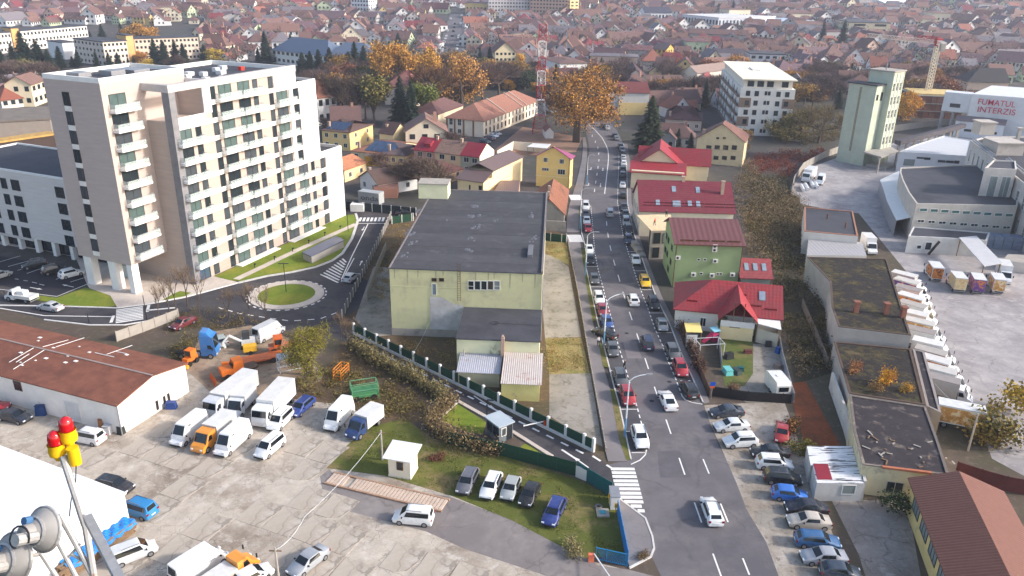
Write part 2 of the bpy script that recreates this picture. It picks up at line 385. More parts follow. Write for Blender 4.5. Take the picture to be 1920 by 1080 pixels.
# kerbs, grass strips and the sidewalk
sw = sheet('sidewalk', [(1140, 866), (1176, 866), (1160, 823), (1144, 731), (1131, 688), (1122, 643), (1111, 603), (1100, 540), (1090, 470), (1086, 440), (1062, 440), (1070, 480), (1083, 545), (1095, 605), (1106, 680), (1120, 760), (1133, 838)], .12, WALK, 'grey asphalt sidewalk between the grass strip and empty plot', 'sidewalk', t=.12)
zebra((1066, 448), (1091, 448), 7, .5, L=5, parent=sw, z=.125)
sheet('sidewalk', [(1036, 850), (1060, 440)][0:0] + [(1062, 436), (1087, 436), (1088, 383), (1096, 335), (1100, 303), (1101, 279), (1098, 258), (1092, 258), (1093, 280), (1090, 305), (1080, 345), (1068, 383), (1063, 410)], .12, WALK, 'sidewalk running past the yellow corner house', 'sidewalk', t=.12)
zebra((1068, 371), (1090, 371), 6, .5, L=5, z=.125)
sheet('sidewalk', [(1176, 270), (1181, 303), (1183, 338), (1184, 380), (1196, 436), (1212, 483), (1228, 525), (1241, 557), (1266, 607), (1291, 668), (1318, 722), (1330, 755), (1319, 757), (1301.7, 717), (1280, 670), (1255, 606.7), (1230, 556.7), (1218, 525), (1203, 483), (1188, 436.7), (1176.3, 380), (1175.6, 338), (1174.8, 303), (1170, 270)], .12, WALK, 'narrow cracked sidewalk along the house fronts across the road', 'sidewalk', t=.12)
m = MB(); ribwall(m, [g(*p) for p in LK[9:19]], .18, 0, .15); m.build('kerb', KERB, road)
m = MB(); ribwall(m, [g(*p) for p in RK[4:16]], .18, 0, .15); m.build('kerb', KERB, road)
for i, ps in enumerate([[(1174, 864), (1183, 862), (1162.5, 766.7), (1153, 731), (1144, 731), (1160, 823)], [(1130, 688), (1142, 691), (1131, 648), (1122.5, 643)], [(1111, 603), (1119.5, 601), (1110, 558), (1097.5, 500), (1096, 465), (1090, 470), (1100, 540)], [(1084, 432), (1089, 432), (1090, 385), (1086, 385)]]):
    sheet('grass_strip', ps, .135, ROUGH, ['mown kerbside grass strip beside the white SUV', 'short kerbside grass patch beside the dark hatchback', 'long thin grass strip beside the row of parked cars', 'thin grass strip along the kerb near the yellow house'][i], 'grass strip', t=.1)
cor = sheet('sidewalk', [(1158, 950), (1164, 938), (1210, 974), (1222.6, 1006.7), (1226, 1029), (1220, 1044), (1180, 1064), (1176, 1050)], .12, WALK, 'concrete corner sidewalk outside the blue fence', 'sidewalk', t=.12)
m = MB(); ribwall(m, [g(*p) for p in [(1158, 934), (1210, 973), (1222.9, 1006.7), (1226.3, 1029), (1220, 1045), (1180, 1066)]], .2, 0, .16); m.build('kerb', KERB, cor)
# ------------------------------------------------------------------ the plot and its access road
sheet('plot_ground', [(640, 598), (733, 408), (775, 400), (1010, 425), (1062, 440), (1083, 545), (1106, 680), (1137, 850), (1111, 849), (663, 628)], .006, LEAFY, 'brown weedy ground of the empty fenced plot', 'ground')
sheet('concrete_apron', [(1014, 470), (1050, 488), (1066, 500), (1078, 565), (1090, 632), (1022, 634), (1016, 560)], .012, SLAB, 'worn concrete apron beside the pale green building', 'concrete')
sheet('concrete_apron', [(1030, 702), (1107, 700), (1130, 838), (1085, 815), (1030, 780)], .012, SLAB, 'broken concrete slabs at the plot tip', 'concrete')
sheet('concrete_apron', [(665, 600), (700, 500), (733, 502), (737, 610), (735, 628), (700, 632)], .012, SLAB, 'cracked concrete beside the blank wall of pale green building', 'concrete')
sheet('grass_patch', [(1022, 634), (1090, 633), (1106, 700), (1030, 702)], .014, DRYG, 'tall dry grass patch between two concrete aprons', 'grass')
sheet('grass_patch', [(1012, 450), (1063, 455), (1067, 498), (1050, 488), (1014, 472)], .014, DRYG, 'dry grass patch near the far corner of plot', 'grass')
acc = sheet('access_road', [(640, 604), (663, 632), (1111, 853), (1150, 878), (1160, 936), (1145, 912), (1085, 885), (1035, 856), (962, 811), (922, 787), (856, 751), (840, 728), (760, 690), (690, 655), (640, 640), (600, 615)], .016, ASPHN, 'dark narrow access road along the white post fence', 'road')
m = MB(); L = [g(663, 634), g(1111, 855)]
for p, d in along(L, 2.4): strip(m, [p + Vector((d.y, -d.x)) * .35, p + d * 1.2 + Vector((d.y, -d.x)) * .35], .3, .022)
for p, d in along([g(1111, 855), g(1150, 880)], 2.4): strip(m, [p, p + d * 1.4], .3, .022)
quad(m, (1053, 843), (1082, 862), .3)
arrow(m, g(911, 757), g(925, 765) - g(905, 752), 5.5); arrow(m, g(1088, 866), g(1078, 859) - g(1092, 869), 3)
m.build('lane_marking', WHITE, acc)
sheet('grass_patch', [(823, 785), (857, 757), (912, 792), (905, 815), (870, 808)], .02, GRASSM, 'small bright lawn behind the grey guard booth', 'lawn')
sheet('grass_patch', [(975, 838), (985, 832), (1030, 857), (1000, 852)], .02, GRASSM, 'sliver of lawn beside the guard booth steps', 'lawn')
m = MB(); ribwall(m, [g(*p) for p in [(816, 791), (858, 753), (962, 811), (1035, 857)]], .55, 0, .18); tag(m.build('kerb', PAVE), 'pale kerb wall edging the access road', 'kerb', kind='structure')
# ------------------------------------------------------------------ hotel streets, roundabout, lawns
hs = sheet('hotel_street', [(-120, 545), (0, 550), (60, 562), (122, 575), (220, 578), (277, 571), (347, 558), (447, 531), (500, 519), (480, 600), (417, 585), (360, 583), (310, 595), (233, 608), (167, 608), (83, 598), (0, 578), (-120, 566)], .008, ASPHN, 'dark new street curving in front of the hotel', 'road')
RC = g(537.5, 553); RR = (g(607, 553) - RC).length
sheet('roundabout', [RC + Vector((math.cos(a) * (RR + 8.6), math.sin(a) * (RR + 8.6), 0)) for a in [2 * math.pi * i / 48 for i in range(48)]], .010, ASPHN, 'asphalt ring of the small roundabout', 'road', px=False)
st2 = sheet('hotel_street', [(590, 513), (640, 483), (662, 447), (675, 412), (668, 402), (640, 402), (630, 380), (700, 374), (780, 392), (780, 407), (733, 410), (642, 598), (600, 598)], .012, ASPHN, 'dark street climbing between the hotel lawn and plot', 'road')
isl = thing('traffic_island', 'round grassy traffic island with pale stone rim', 'traffic island', RC)
m = MB(); m.lathe([(RR, 0), (RR, .16), (RR * .76, .17), (RR * .76, 0)], n=48); m.build('stone_rim', PAVE, isl)
m = MB(); m.lathe([(RR * .76, .1), (RR * .5, .3), (.01, .42)], n=40); m.build('grass_mound', GRASSM, isl)
m = MB()
for i in range(56):
    if i % 2 == 0:
        pts = [RC + Vector((math.cos(a) * (RR + .35), math.sin(a) * (RR + .35), 0)) for a in (2 * math.pi * i / 56, 2 * math.pi * (i + 1) / 56)]; strip(m, pts, .3, .022)
for p, d in along([g(*q) for q in [(410, 577), (450, 588), (500, 596), (545, 602), (600, 598), (632, 586)]], 2.2): strip(m, [p, p + d * 1.1], .25, .022)
strip(m, [g(*q) for q in [(722, 414), (690, 420), (660, 480), (640, 524)]][1:], .22, .022)
strip(m, [g(*q) for q in [(672, 419), (722, 419)]], .3, .022)
for i in range(9):
    t = i / 8; a = (602 + 40 * t, 513 - 30 * t + 2); b = (622 + 27 * t, 530 - 38 * t)
    quad(m, a, (b[0] + 12 * (1 - t), b[1]), .4)
strip(m, [g(*q) for q in [(600, 514), (640, 528), (664, 484)]], .2, .022)
arrow(m, g(681, 429), g(678, 434) - g(684, 424), 3); arrow(m, g(677, 493), g(680, 487) - g(674, 499), 3)
m.build('lane_marking', WHITE, st2)
zebra((672, 411.5), (722, 411.5), 7, .55, parent=st2)
zebra((243, 577), (243, 603), 9, .5, L=4.2, parent=hs)
m = MB()
for ps in [[(0, 578), (83, 592), (211, 594)], [(275, 582), (330, 577)], [(208, 605), (213, 592)], [(276, 585), (279, 572)]]: strip(m, [g(*p) for p in ps], .25 if len(ps) > 2 else .5, .022)
for ps in [[(-100, 560), (0, 573), (122, 575), (220, 578), (277, 571), (347, 558), (447, 531)], [(-60, 571), (83, 600), (167, 610), (233, 610), (310, 597)]]:
    ribwall(m, [g(*p) for p in ps][1:], .25, 0, .14)
m.build('lane_marking', WHITE, hs)
sheet('hotel_parking', [(-120, 470), (0, 480), (155, 508), (163, 533), (107, 557), (0, 535), (-120, 520)], .016, ASPHD, 'fresh black asphalt car park beside the hotel', 'car park')
m = MB()
for a, b in [((0, 491), (38, 480)), ((15, 500), (55, 489)), ((33, 507), (68, 498)), ((50, 513), (88, 500)), ((105, 524), (120, 518)), ((132, 529), (158, 521)), ((-20, 540), (107, 556)), ((107, 556), (163, 533)), ((28, 523), (35, 524)), ((44, 526), (52, 527)), ((60, 529), (69, 531)), ((74, 533), (83, 535)), ((90, 537), (99, 539)), ((117, 543), (127, 544))][:12]: quad(m, a, b, .16, .024)
arrow(m, g(127, 536), g(118, 534) - g(136, 538), 3, .024); arrow(m, g(68, 541), g(77, 543) - g(60, 540), 3, .024)
m.build("parking_marking", WHITE, hs)
sheet('lawn', [(30, 549), (107, 559), (160, 540), (190, 548), (207, 556), (218, 573), (190, 577), (130, 574), (60, 561)], .08, GRASSM, 'lawn wedge between the black car park and street', 'lawn', t=.08)
sheet('hotel_paving', [(-120, 440), (0, 458), (140, 478), (163, 533), (168, 541), (207, 555), (220, 577), (277, 570), (347, 557), (447, 530), (402, 518), (366, 520), (300, 480), (140, 455), (0, 430), (-120, 415)], .10, PAVE, 'pale stone paving around the hotel entrance', 'paving', t=.1)
sheet('lawn', [(305, 564), (325, 552), (338, 547), (358, 550), (347, 556)], .15, GRASSM, 'small lawn wedge by the hotel entrance kerb', 'lawn', t=.05)
lw = sheet('lawn', [(402, 519), (543, 455), (618, 418), (650, 404), (664, 403), (668, 414), (657, 447), (640, 474), (622, 487), (590, 499), (545, 509), (500, 516), (450, 528), (430, 526)], .14, GRASSM, 'long lawn below the hotel facade with a path', 'lawn', t=.14)
m = MB(); strip(m, [g(443, 525), g(560, 469), g(668, 421)], 1.5, .15); m.build('path', PAVE, lw)
m = MB(); ribwall(m, [g(*p) for p in [(447, 531), (500, 518.5), (545, 511.5), (592, 501.5), (624, 489), (642, 476), (660, 448), (671, 414), (667, 401)]], .55, 0, .18); m.build('kerb', KERB, lw)
# ------------------------------------------------------------------ yards
yd = sheet('yard', [(-400, 690), (350, 690), (420, 640), (520, 640), (640, 720), (720, 800), (730, 880), (850, 915), (1000, 995), (1100, 1050), (1180, 1070), (1245, 1085), (1290, 1300), (-700, 1300)], .008, YARD, 'cracked pale concrete works yard', 'yard')
sheet('junk_yard_ground', [(345, 690), (380, 625), (470, 610), (560, 640), (600, 720), (520, 745), (400, 740)], .012, DUST, 'dusty dirt ground of the old machinery yard', 'ground')
sheet('yard_track', [(600, 893), (618, 880), (640, 912), (840, 930), (960, 975), (1047, 1021), (1100, 1040), (1120, 1060), (1178, 1068), (1240, 1084), (1280, 1250), (1090, 1250), (1040, 1085), (873, 1030), (800, 997), (723, 977), (640, 955), (606, 930)], .016, ASPHN if 0 else GROUND('track_asphalt', S(138, 130, 126), S(122, 114, 112), None, (.5, .1, 1), .4, .9, .2, .2), 'smooth grey asphalt track leading out of the yard', 'track')
sheet('grass_patch', [(690, 800), (760, 785), (810, 822), (935, 852), (1085, 900), (1146, 932), (1158, 960), (1172, 1040), (1100, 1048), (1047, 1022), (960, 976), (850, 931), (720, 892), (612, 878), (640, 845)], .02, ROUGH, 'rough grass where five cars are parked', 'grass')
sheet('grass_patch', [(520, 745), (600, 715), (640, 640), (700, 660), (800, 740), (800, 790), (720, 800), (650, 760)], .014, LEAFY, 'brown weedy bank behind the parked vans', 'weeds')
sheet('gravel_strip', [(1320, 760), (1470, 752), (1495, 820), (1545, 960), (1660, 1250), (1520, 1250), (1460, 1080), (1400, 956), (1361, 860), (1330, 790)], .008, GRAV, 'gravel parking strip beside the main road', 'parking')
sheet('concrete_apron', [(1413, 958), (1478, 952), (1500, 985), (1488, 1003), (1420, 985)], .014, SLAB, 'pale concrete pad under the beige sedan', 'concrete')
sheet('concrete_apron', [(1560, 940), (1700, 935), (1730, 1100), (1700, 1250), (1660, 1200), (1610, 1040)], .014, GROUND('old_yard_concrete', S(156, 146, 138), S(118, 108, 100), S(176, 166, 158), (.5, .2, .4), .8, .9, .3, .3), 'mottled concrete yard before the derelict building', 'concrete')
sheet('factory_yard', [(1480, 345), (1530, 310), (1600, 285), (1760, 250), (1900, 255), (2100, 320), (2300, 560), (2300, 1000), (1990, 930), (1860, 860), (1800, 700), (1700, 510), (1610, 400), (1540, 390), (1490, 380)], .008, FACT, 'pale cracked concrete yard of the factory', 'yard')
sheet('garden_lawn', [(1352, 628), (1412, 625), (1412, 700), (1395, 725), (1360, 725), (1352, 690)], .02, GROUND('garden_grass', S(88, 100, 46), S(118, 108, 66), None, (1, .3, 2), 0, .95, .5), 'trampled garden lawn behind the red-roofed house', 'lawn')
sheet('driveway', [(1412, 645), (1458, 645), (1490, 755), (1400, 755), (1360, 730), (1396, 724), (1412, 700)], .024, SLAB, 'concrete driveway where the caravan stands', 'driveway')
sheet('leaf_ground', [(1475, 720), (1510, 715), (1590, 860), (1520, 870)], .012, GROUND('red_leaves', S(136, 74, 44), S(108, 64, 42), S(150, 90, 56), (1.4, .3, 4), 0, .95, .6), 'rusty red leaf litter beside the tin garages', 'leaves')
sheet('parking_court', [(905, 300), (980, 238), (1092, 258), (1080, 285), (1010, 290)], .01, GROUND('brick_paving', S(162, 126, 104), S(140, 112, 94), None, (.5, .1, 1)), 'reddish paved court below the lattice mast', 'courtyard')
sheet('overgrown_strip', [(1395, 400), (1440, 345), (1500, 372), (1508, 480), (1556, 530), (1572, 640), (1592, 740), (1560, 700), (1490, 720), (1470, 600), (1455, 500), (1400, 430)], .01, GROUND('thicket_floor', S(70, 62, 48), S(54, 54, 36), S(90, 78, 58), (.8, .2, 1.5), 0, .95, .6), 'dark leaf strewn floor of the overgrown strip', 'ground')
# far street on the rising land
m = MB(); pts = [(846, 118), (848, 104), (850, 88), (853, 70), (857, 52), (860, 38), (862, 26)]
A_ = [gt(*p) for p in pts]
for i in range(len(A_) - 1):
    a, b = A_[i], A_[i + 1]; m.poly([(a.x - 10, a.y, a.z + .25), (a.x + 10, a.y, a.z + .25), (b.x + 10, b.y, b.z + .25), (b.x - 10, b.y, b.z + .25)])
tag(m.build('street', ASPH), 'straight distant street running away between red roofs', 'street', kind='structure')
# ------------------------------------------------------------------ building kit
PLAS = P('plaster', None, .85, .07, .5, c2=None, bump=.12)
PLAS_OLD = P('weathered_plaster', None, .9, .12, .5, c2=S(150, 138, 122), thr=(.6, .75), s2=.35, bump=.2)
TILE = ROOF('clay_tiles', None, .36, .26, .7, .22)
TILEO = ROOF('old_clay_tiles', None, .36, .26, .8, .3, .85, c2=S(92, 66, 56), thr=(.5, .68))
METT = ROOF('metal_roof_tiles', None, .35, .22, .7, .2, .55, c2=S(116, 62, 62), thr=(.46, .74))
SEAM = ROOF('standing_seam_roof', None, 0, .55, .6, .08, .45)
FELT = P('roof_felt', S(74, 74, 80), .85, .14, .35, c2=S(60, 60, 66), thr=(.5, .66), s2=.1, bump=.35, bs=3)
CONC = P('concrete', S(168, 160, 150), .9, .15, .6, c2=S(130, 122, 112), thr=(.55, .75), s2=.4, bump=.3)
DARK = P('dark_metal', S(42, 42, 46), .5, .1, 2, bump=0)
GREYM = P('grey_metal', S(150, 150, 154), .45, .1, 1.5, bump=0, metal=.3)
WHITEM = P('white_metal', S(228, 226, 222), .5, .06, 1, bump=0)
OBJM = P('painted_metal', None, .5, .1, 1.2, bump=.05)
WOOD = P('old_timber', S(128, 104, 80), .85, .2, 2, bump=.3)
G_DARK = GLASS('dark_glass'); G_TEAL = GLASS('teal_glass', (.085, .125, .118), .12); G_BLUE = GLASS('sky_glass', (.06, .07, .08), .08)
G_CURT = GLASS('curtained_glass', (.22, .25, .24), .25)
FRW = P('white_frame', S(225, 222, 216), .5, .05, 2, bump=0); FRD = P('anthracite_frame', S(58, 56, 58), .5, .05, 2, bump=0); FRB = P('brown_frame', S(96, 66, 48), .6, .1, 2, bump=0)
WC = {}
def winmesh(w_, h, fr, gl, mull, tr=0):
    key = (round(w_, 1), round(h, 1), fr.name, gl.name, mull, tr)
    if key not in WC:
        w_, h = key[0] or .1, key[1] or .1; t = min(.09, w_ * .12); m = MB()
        m.box(-w_ / 2, -.07, 0, -w_ / 2 + t, .03, h); m.box(w_ / 2 - t, -.07, 0, w_ / 2, .03, h)
        m.box(-w_ / 2 + t, -.07, 0, w_ / 2 - t, .03, t); m.box(-w_ / 2 + t, -.07, h - t, w_ / 2 - t, .03, h)
        for i in range(mull):
            x = -w_ / 2 + w_ * (i + 1) / (mull + 1); m.box(x - t * .35, -.068, t, x + t * .35, .03, h - t)
        if tr: m.box(-w_ / 2 + t, -.066, h * tr - t * .3, w_ / 2 - t, .03, h * tr + t * .3)
        p = MB(); p.box(-w_ / 2 + t * .5, -.03, t * .5, w_ / 2 - t * .5, .02, h - t * .5)
        WC[key] = (m.mesh('window', fr), p.mesh('pane', gl))
    return WC[key]
def win(par, F, u0, z0, u1, z1, fr=None, gl=None, mull=1, tr=0, v=0., name='window', pf=None):
    if u1 < u0: u0, u1 = u1, u0
    if z1 < z0: z0, z1 = z1, z0
    a, b = winmesh(u1 - u0, z1 - z0, fr or FRW, gl or G_DARK, mull, tr)
    wp = F.wor((u0 + u1) / 2, v, z0); d = R(par.rotation_euler[2] * 180 / math.pi); q = wp - par.location
    c, s_ = math.cos(-par.rotation_euler[2]), math.sin(-par.rotation_euler[2])
    o = ob(name, a, par, (q.x * c - q.y * s_, q.x * s_ + q.y * c, wp.z - par.location.z), F.deg - math.degrees(par.rotation_euler[2]))
    ob('pane', b, o); return o
def winpx(par, F, rects, v=0., **k):          # windows read off the photograph on the wall plane v
    for r in rects:
        p = F.ray(r[0], r[1], v=v); q = F.ray(r[2], r[3], v=v); win(par, F, p.x, q.z, q.x, p.z, v=v, **k)
def side(F, W, D, which):
    if which == 'r': return Fr(F.wor(W, 0), F.deg + 90)
    if which == 'l': return Fr(F.wor(0, D), F.deg - 90)
    if which == 'b': return Fr(F.wor(W, D), F.deg + 180)
    return F
def gable(mr, mw_, x0, y0, x1, y1, H, rh, ov=.4, axis='x', t=.16, hipl=0, hipr=0, ovg=None):
    ovg = ov if ovg is None else ovg
    if axis == 'y':
        a, b = MB(), MB(); gable(a, b, y0, -x1, y1, -x0, H, rh, ov, 'x', t, hipl, hipr, ovg)
        f = lambda p: (-p[1], p[0], p[2])
        mr.add([f(p) for p in a.v], a.f)
        if mw_ is not None: mw_.add([f(p) for p in b.v], b.f)
        return
    yc = (y0 + y1) / 2; hd = (y1 - y0) / 2; k = rh / hd; ze = H - ov * k; xa, xb = x0 - ovg, x1 + ovg
    ra, rb = x0 - ovg + (hd * hipl + ovg * (hipl > 0)) , x1 + ovg - (hd * hipr + ovg * (hipr > 0))
    zr = H + rh
    A, B, C_, D_ = (xa, y0 - ov, ze), (xb, y0 - ov, ze), (xb, y1 + ov, ze), (xa, y1 + ov, ze); r0, r1 = (ra, yc, zr), (rb, yc, zr)
    mr.slab([A, B, r1, r0], t); mr.slab([C_, D_, r0, r1], t)
    if hipl: mr.slab([D_, A, r0], t)
    elif mw_ is not None: mw_.add([(x0, y0, H), (x0, y1, H), (x0, yc, zr - t * .6), (x0 + .2, y0, H), (x0 + .2, y1, H), (x0 + .2, yc, zr - t * .6)], [(0, 2, 1), (3, 4, 5), (0, 3, 5, 2), (1, 2, 5, 4)])
    if hipr: mr.slab([B, C_, r1], t)
    elif mw_ is not None: mw_.add([(x1, y0, H), (x1, y1, H), (x1, yc, zr - t * .6), (x1 - .2, y0, H), (x1 - .2, y1, H), (x1 - .2, yc, zr - t * .6)], [(0, 1, 2), (3, 5, 4), (0, 2, 5, 3), (1, 4, 5, 2)])
def house(name, label, cat, F, W, D, H, rh, wc, rc, axis='x', rm=None, wm=None, ov=.45, hip=(0, 0), ovg=None, chim=(), group=None, z0=0):
    t = fthing(name, label, cat, F, group); mr, mw_ = MB(), MB()
    mw_.box(0, 0, z0, W, D, H); gable(mr, mw_, 0, 0, W, D, H, rh, ov, axis, hipl=hip[0], hipr=hip[1], ovg=ovg)
    mw_.build('wall', wm or PLAS, t, col=wc); r = mr.build('roof', rm or TILE, t, col=rc)
    for cx, cy, ch in chim:
        m = MB(); m.box(cx - .35, cy - .3, H, cx + .35, cy + .3, H + ch); m.box(cx - .45, cy - .4, H + ch, cx + .45, cy + .4, H + ch + .15); m.build('chimney', PLAS_OLD, r, col=S(186, 160, 140))
    return t
def housepx(name, label, cat, FL, FR_, BL, h, wc, rc, apex=None, rh=None, axis='x', D=None, shrink=.4, **k):
    # eave corners read at height h: front-left, front-right, back-left; ridge pixel apex
    F = fr2(FL, FR_, h); W = F.gnd(*FR_, h).x; D = D or F.gnd(*BL, h).y; e = shrink
    F = Fr(F.wor(e, e), F.deg); W -= 2 * e; D -= 2 * e
    if rh is None:
        rh = (F.ray(*apex, v=D / 2).z if axis == 'x' else F.ray(*apex, v=0).z) - h
    k.setdefault('ov', e)
    t = house(name, label, cat, F, W, D, h, max(.4, rh), wc, rc, axis, **k)
    return t, F, W, D
def ccw(q):
    n = len(q); a = sum(q[i][0] * q[(i + 1) % n][1] - q[(i + 1) % n][0] * q[i][1] for i in range(n))
    return q if a > 0 else list(reversed(q))
def flatb(name, label, cat, pts, z, wc, roof=None, wm=None, par=.35, parc=None, rcol=None, px=True, group=None, z0=0):
    q = ccw([g(*p, z) for p in pts] if px else [Vector(p) for p in pts]); c = sum(q, Vector()) / len(q); c.z = 0
    t = thing(name, label, cat, c, 0, group); L = [(p.x - c.x, p.y - c.y) for p in q]; n = len(L)
    m = MB(); m.prism(L, z0, z - .02, cap=False); m.build('wall', wm or PLAS, t, col=wc)
    m = MB(); m.poly([(x, y, z - .03) for x, y in L]); m.build('roof', roof or FELT, t, col=rcol)
    if par:
        m = MB(); ins = []
        for i in range(n):
            a, b, d = Vector(L[i - 1]), Vector(L[i]), Vector(L[(i + 1) % n]); e1, e2 = (b - a).normalized(), (d - b).normalized()
            n1, n2 = Vector((-e1.y, e1.x)), Vector((-e2.y, e2.x)); nn = (n1 + n2); k = .32 / max(.3, nn.normalized().dot(n1)); ins.append(b + nn.normalized() * k)
        for i in range(n):
            j = (i + 1) % n; m.prism([L[i], L[j], ins[j], ins[i]], z - .02, z + par)
        m.build('parapet', wm or PLAS, t, col=parc or wc)
    return t, q
def edge(q, i, z=0):
    a, b = q[i], q[(i + 1) % len(q)]; d = b - a; return Fr(a, math.degrees(math.atan2(d.y, d.x)))
# ------------------------------------------------------------------ the hotel
def hotel():
    F = Fr(g(256, 553), 67.46); BEI = S(190, 172, 160); WHT = S(240, 236, 230); GREY = S(112, 110, 114)
    stone = P('travertine_cladding', None, .75, .06, .35, bump=.12, bs=4)
    k = N('stone_courses'); MATS['stone_courses'] = k.m
    oi = k.n('ShaderNodeObjectInfo').outputs['Color']; mp = k.n('ShaderNodeMapping'); mp.inputs['Scale'].default_value = (.25, .25, 2.2); k.l(k.co(), mp.inputs[0])
    f = k.ramp(k.noise(1., 5, .7, mp.outputs[0]), .3, .72)
    k.fin(k.mix(f, k.mix(1., oi, (.9,) * 3, 'MULTIPLY'), k.mix(1., oi, (1.07,) * 3, 'MULTIPLY')), .75, 0, .3)
    ST = MATS['stone_courses']
    t = fthing('hotel', 'tall pale stone hotel block with rows of glass balconies', 'hotel', F)
    G_RAIL = N('glass_railing'); G_RAIL.b.inputs['Base Color'].default_value = (.75, .86, .82, 1); G_RAIL.b.inputs['Roughness'].default_value = .05; G_RAIL.b.inputs['Alpha'].default_value = .28; G_RAIL = G_RAIL.m
    P0, dz = 2.51, 3.244
    # tower
    m = MB(); m.box(.02, 0, 5.6, 18.4, 12.97, 37.2); m.box(9, .5, 0, 18.3, 12.6, 5.6); m.build('tower_wall', ST, t, col=S(192, 176, 167))
    m = MB()
    for a in ((0, 0, 18.4, .35), (0, 12.62, 18.4, 12.97), (0, .35, .35, 12.62), (18.05, .35, 18.4, 12.62)): m.box(a[0], a[1], 37.2, a[2], a[3], 38.0)
    m.build('parapet', PLAS, t, col=WHT)
    m = MB(); m.box(.35, .35, 36.9, 18.05, 12.62, 37.22); m.build('roof', FELT, t)
    for (x0, y0, x1, y1, h) in [(7, 5, 10, 8, .9), (11, 4, 14.5, 9, .7), (3, 8, 5.5, 11, .8)]:
        m = MB(); m.box(x0, y0, 37.22, x1, y1, 37.22 + h); m.build('roof_unit', GREYM, t)
    for y0, y1 in ((10.2, 12.0), (4.2, 5.9), (.2, 1.4)):
        m = MB(); m.box(.1, y0, 0, 1.6, y1, 5.6); m.build('column', PLAS, t, col=WHT)
    m = MB(); m.box(5.5, 6.3, .1, 5.7, 9.9, 2.4); m.build('sign_panel', PLAS, t, col=S(205, 216, 214))
    FL = side(F, 18, 12.97, 'l')
    for i in range(9):
        zt = 35.3 - i * 3.235
        win(t, FL, 12.97 - 9, zt - 2.3, 12.97 - 7.4, zt, FRD, G_BLUE if i % 3 else G_DARK, 1)
        m = MB(); m.box(-.06, 7.42, zt - 3.2, .02, 8.98, zt - 2.32); m.build('spandrel_panel', PLAS, t, col=S(238, 232, 224))
        win(t, F, 1.31, zt - 2.45, 4.71, zt - .05, FRD, [G_TEAL, G_DARK, G_BLUE][i % 3], 1)
        balcony(t, 1.1, 6.4, zt - 2.65 - .42, 1.35, 0, G_RAIL)
    # long wing
    m = MB(); m.box(8.45, -5.75, 0, 42.7, 15.8, 30.0); m.box(16.1, -5.75, 30, 42.7, 15.8, 35.2); m.box(8.45, .1, 30, 16.1, 15.8, 35.2); m.box(42.7, -5.75, 0, 49.26, 15.8, 32.3); m.box(49.26, -5.75, 0, 57.3, 15.8, 16.2)
    m.build('wing_wall', ST, t, col=BEI)
    m = MB()                                   # white grid standing proud of the stone infill
    for k_ in range(11):
        z1 = P0 + dz * k_ ; xr = 57.3 if k_ < 5 else (49.26 if k_ < 10 else 42.7); xl = 9.5 if k_ < 9 else 16.1
        m.box(xl, -6.0, z1 + .02, xr, -5.75, z1 + .86)
    for x0, x1, z0, z1 in ((40.2, 41.4, 16.4, 32.6), (43.4, 49.26, 16.4, 32.5), (51.1, 57.3, 0, 16.4), (35.7, 42.7, 32.6, 35.2), (16.1, 18, 0 + 30.4, 35.2)): m.box(x0, -5.98, z0, x1, -5.76, z1)
    m.box(9.5, -5.98, 29.2, 16.1, -5.76, 30.6)
    m.build('facade_grid', PLAS, t, col=WHT)
    m = MB(); m.box(8.1, -6.15, 0, 9.5, -4.55, 35.1); m.build('frame_column', P('slate_cladding', S(132, 130, 132), .8, .2, .8), t)
    m = MB(); m.box(8.1, -6.15, 35.1, 42.75, -5.2, 36.35); m.box(8.1, -5.2, 35.1, 9.4, .0, 36.35); m.build('frame_beam', P('slate_beam', S(190, 184, 180), .8, .12, .8), t)
    m = MB()
    for a in ((16.1, -5.2, 42.75, -4.9), (16.1, 15.5, 42.75, 15.85), (42.4, -4.9, 42.75, 15.5), (18.4, -4.9, 18.7, 15.5)): m.box(a[0], a[1], 35.2, a[2], a[3], 36.1)
    for a in ((42.8, -5.98, 49.26, -5.7), (48.98, -5.7, 49.26, 15.8), (42.8, 15.5, 48.98, 15.8)): m.box(a[0], a[1], 32.3, a[2], a[3], 32.9)
    for a in ((49.3, -5.98, 57.3, -5.7), (57.02, -5.7, 57.3, 15.8), (49.3, 15.5, 57.02, 15.8)): m.box(a[0], a[1], 16.2, a[2], a[3], 16.9)
    m.build('parapet', PLAS, t, col=WHT)
    m = MB(); m.box(16.1, -4.9, 35.2, 42.4, 15.5, 35.25); m.box(42.8, -5.7, 32.3, 48.98, 15.5, 32.34); m.box(49.3, -5.7, 16.2, 57.02, 15.5, 16.24); m.build('roof', FELT, t)
    for i, (x, y, s_) in enumerate([(22, 3, 1.2), (25, 5.5, 1.6), (26.5, 3.2, 1.2), (30, 2, 1.5), (33, 6, 1.1), (36, 7, 1.4), (21, -2.5, 1.2), (24, -3.4, .8), (37, 3, 1.0)]):
        m = MB(); m.box(x, y, 35.25, x + s_, y + s_ * .9, 36.0); m.build('roof_unit', WHITEM if i != 8 else OBJM, t, col=S(200, 60, 50))
    Fc = Fr(F.wor(0, -5.75), F.deg)
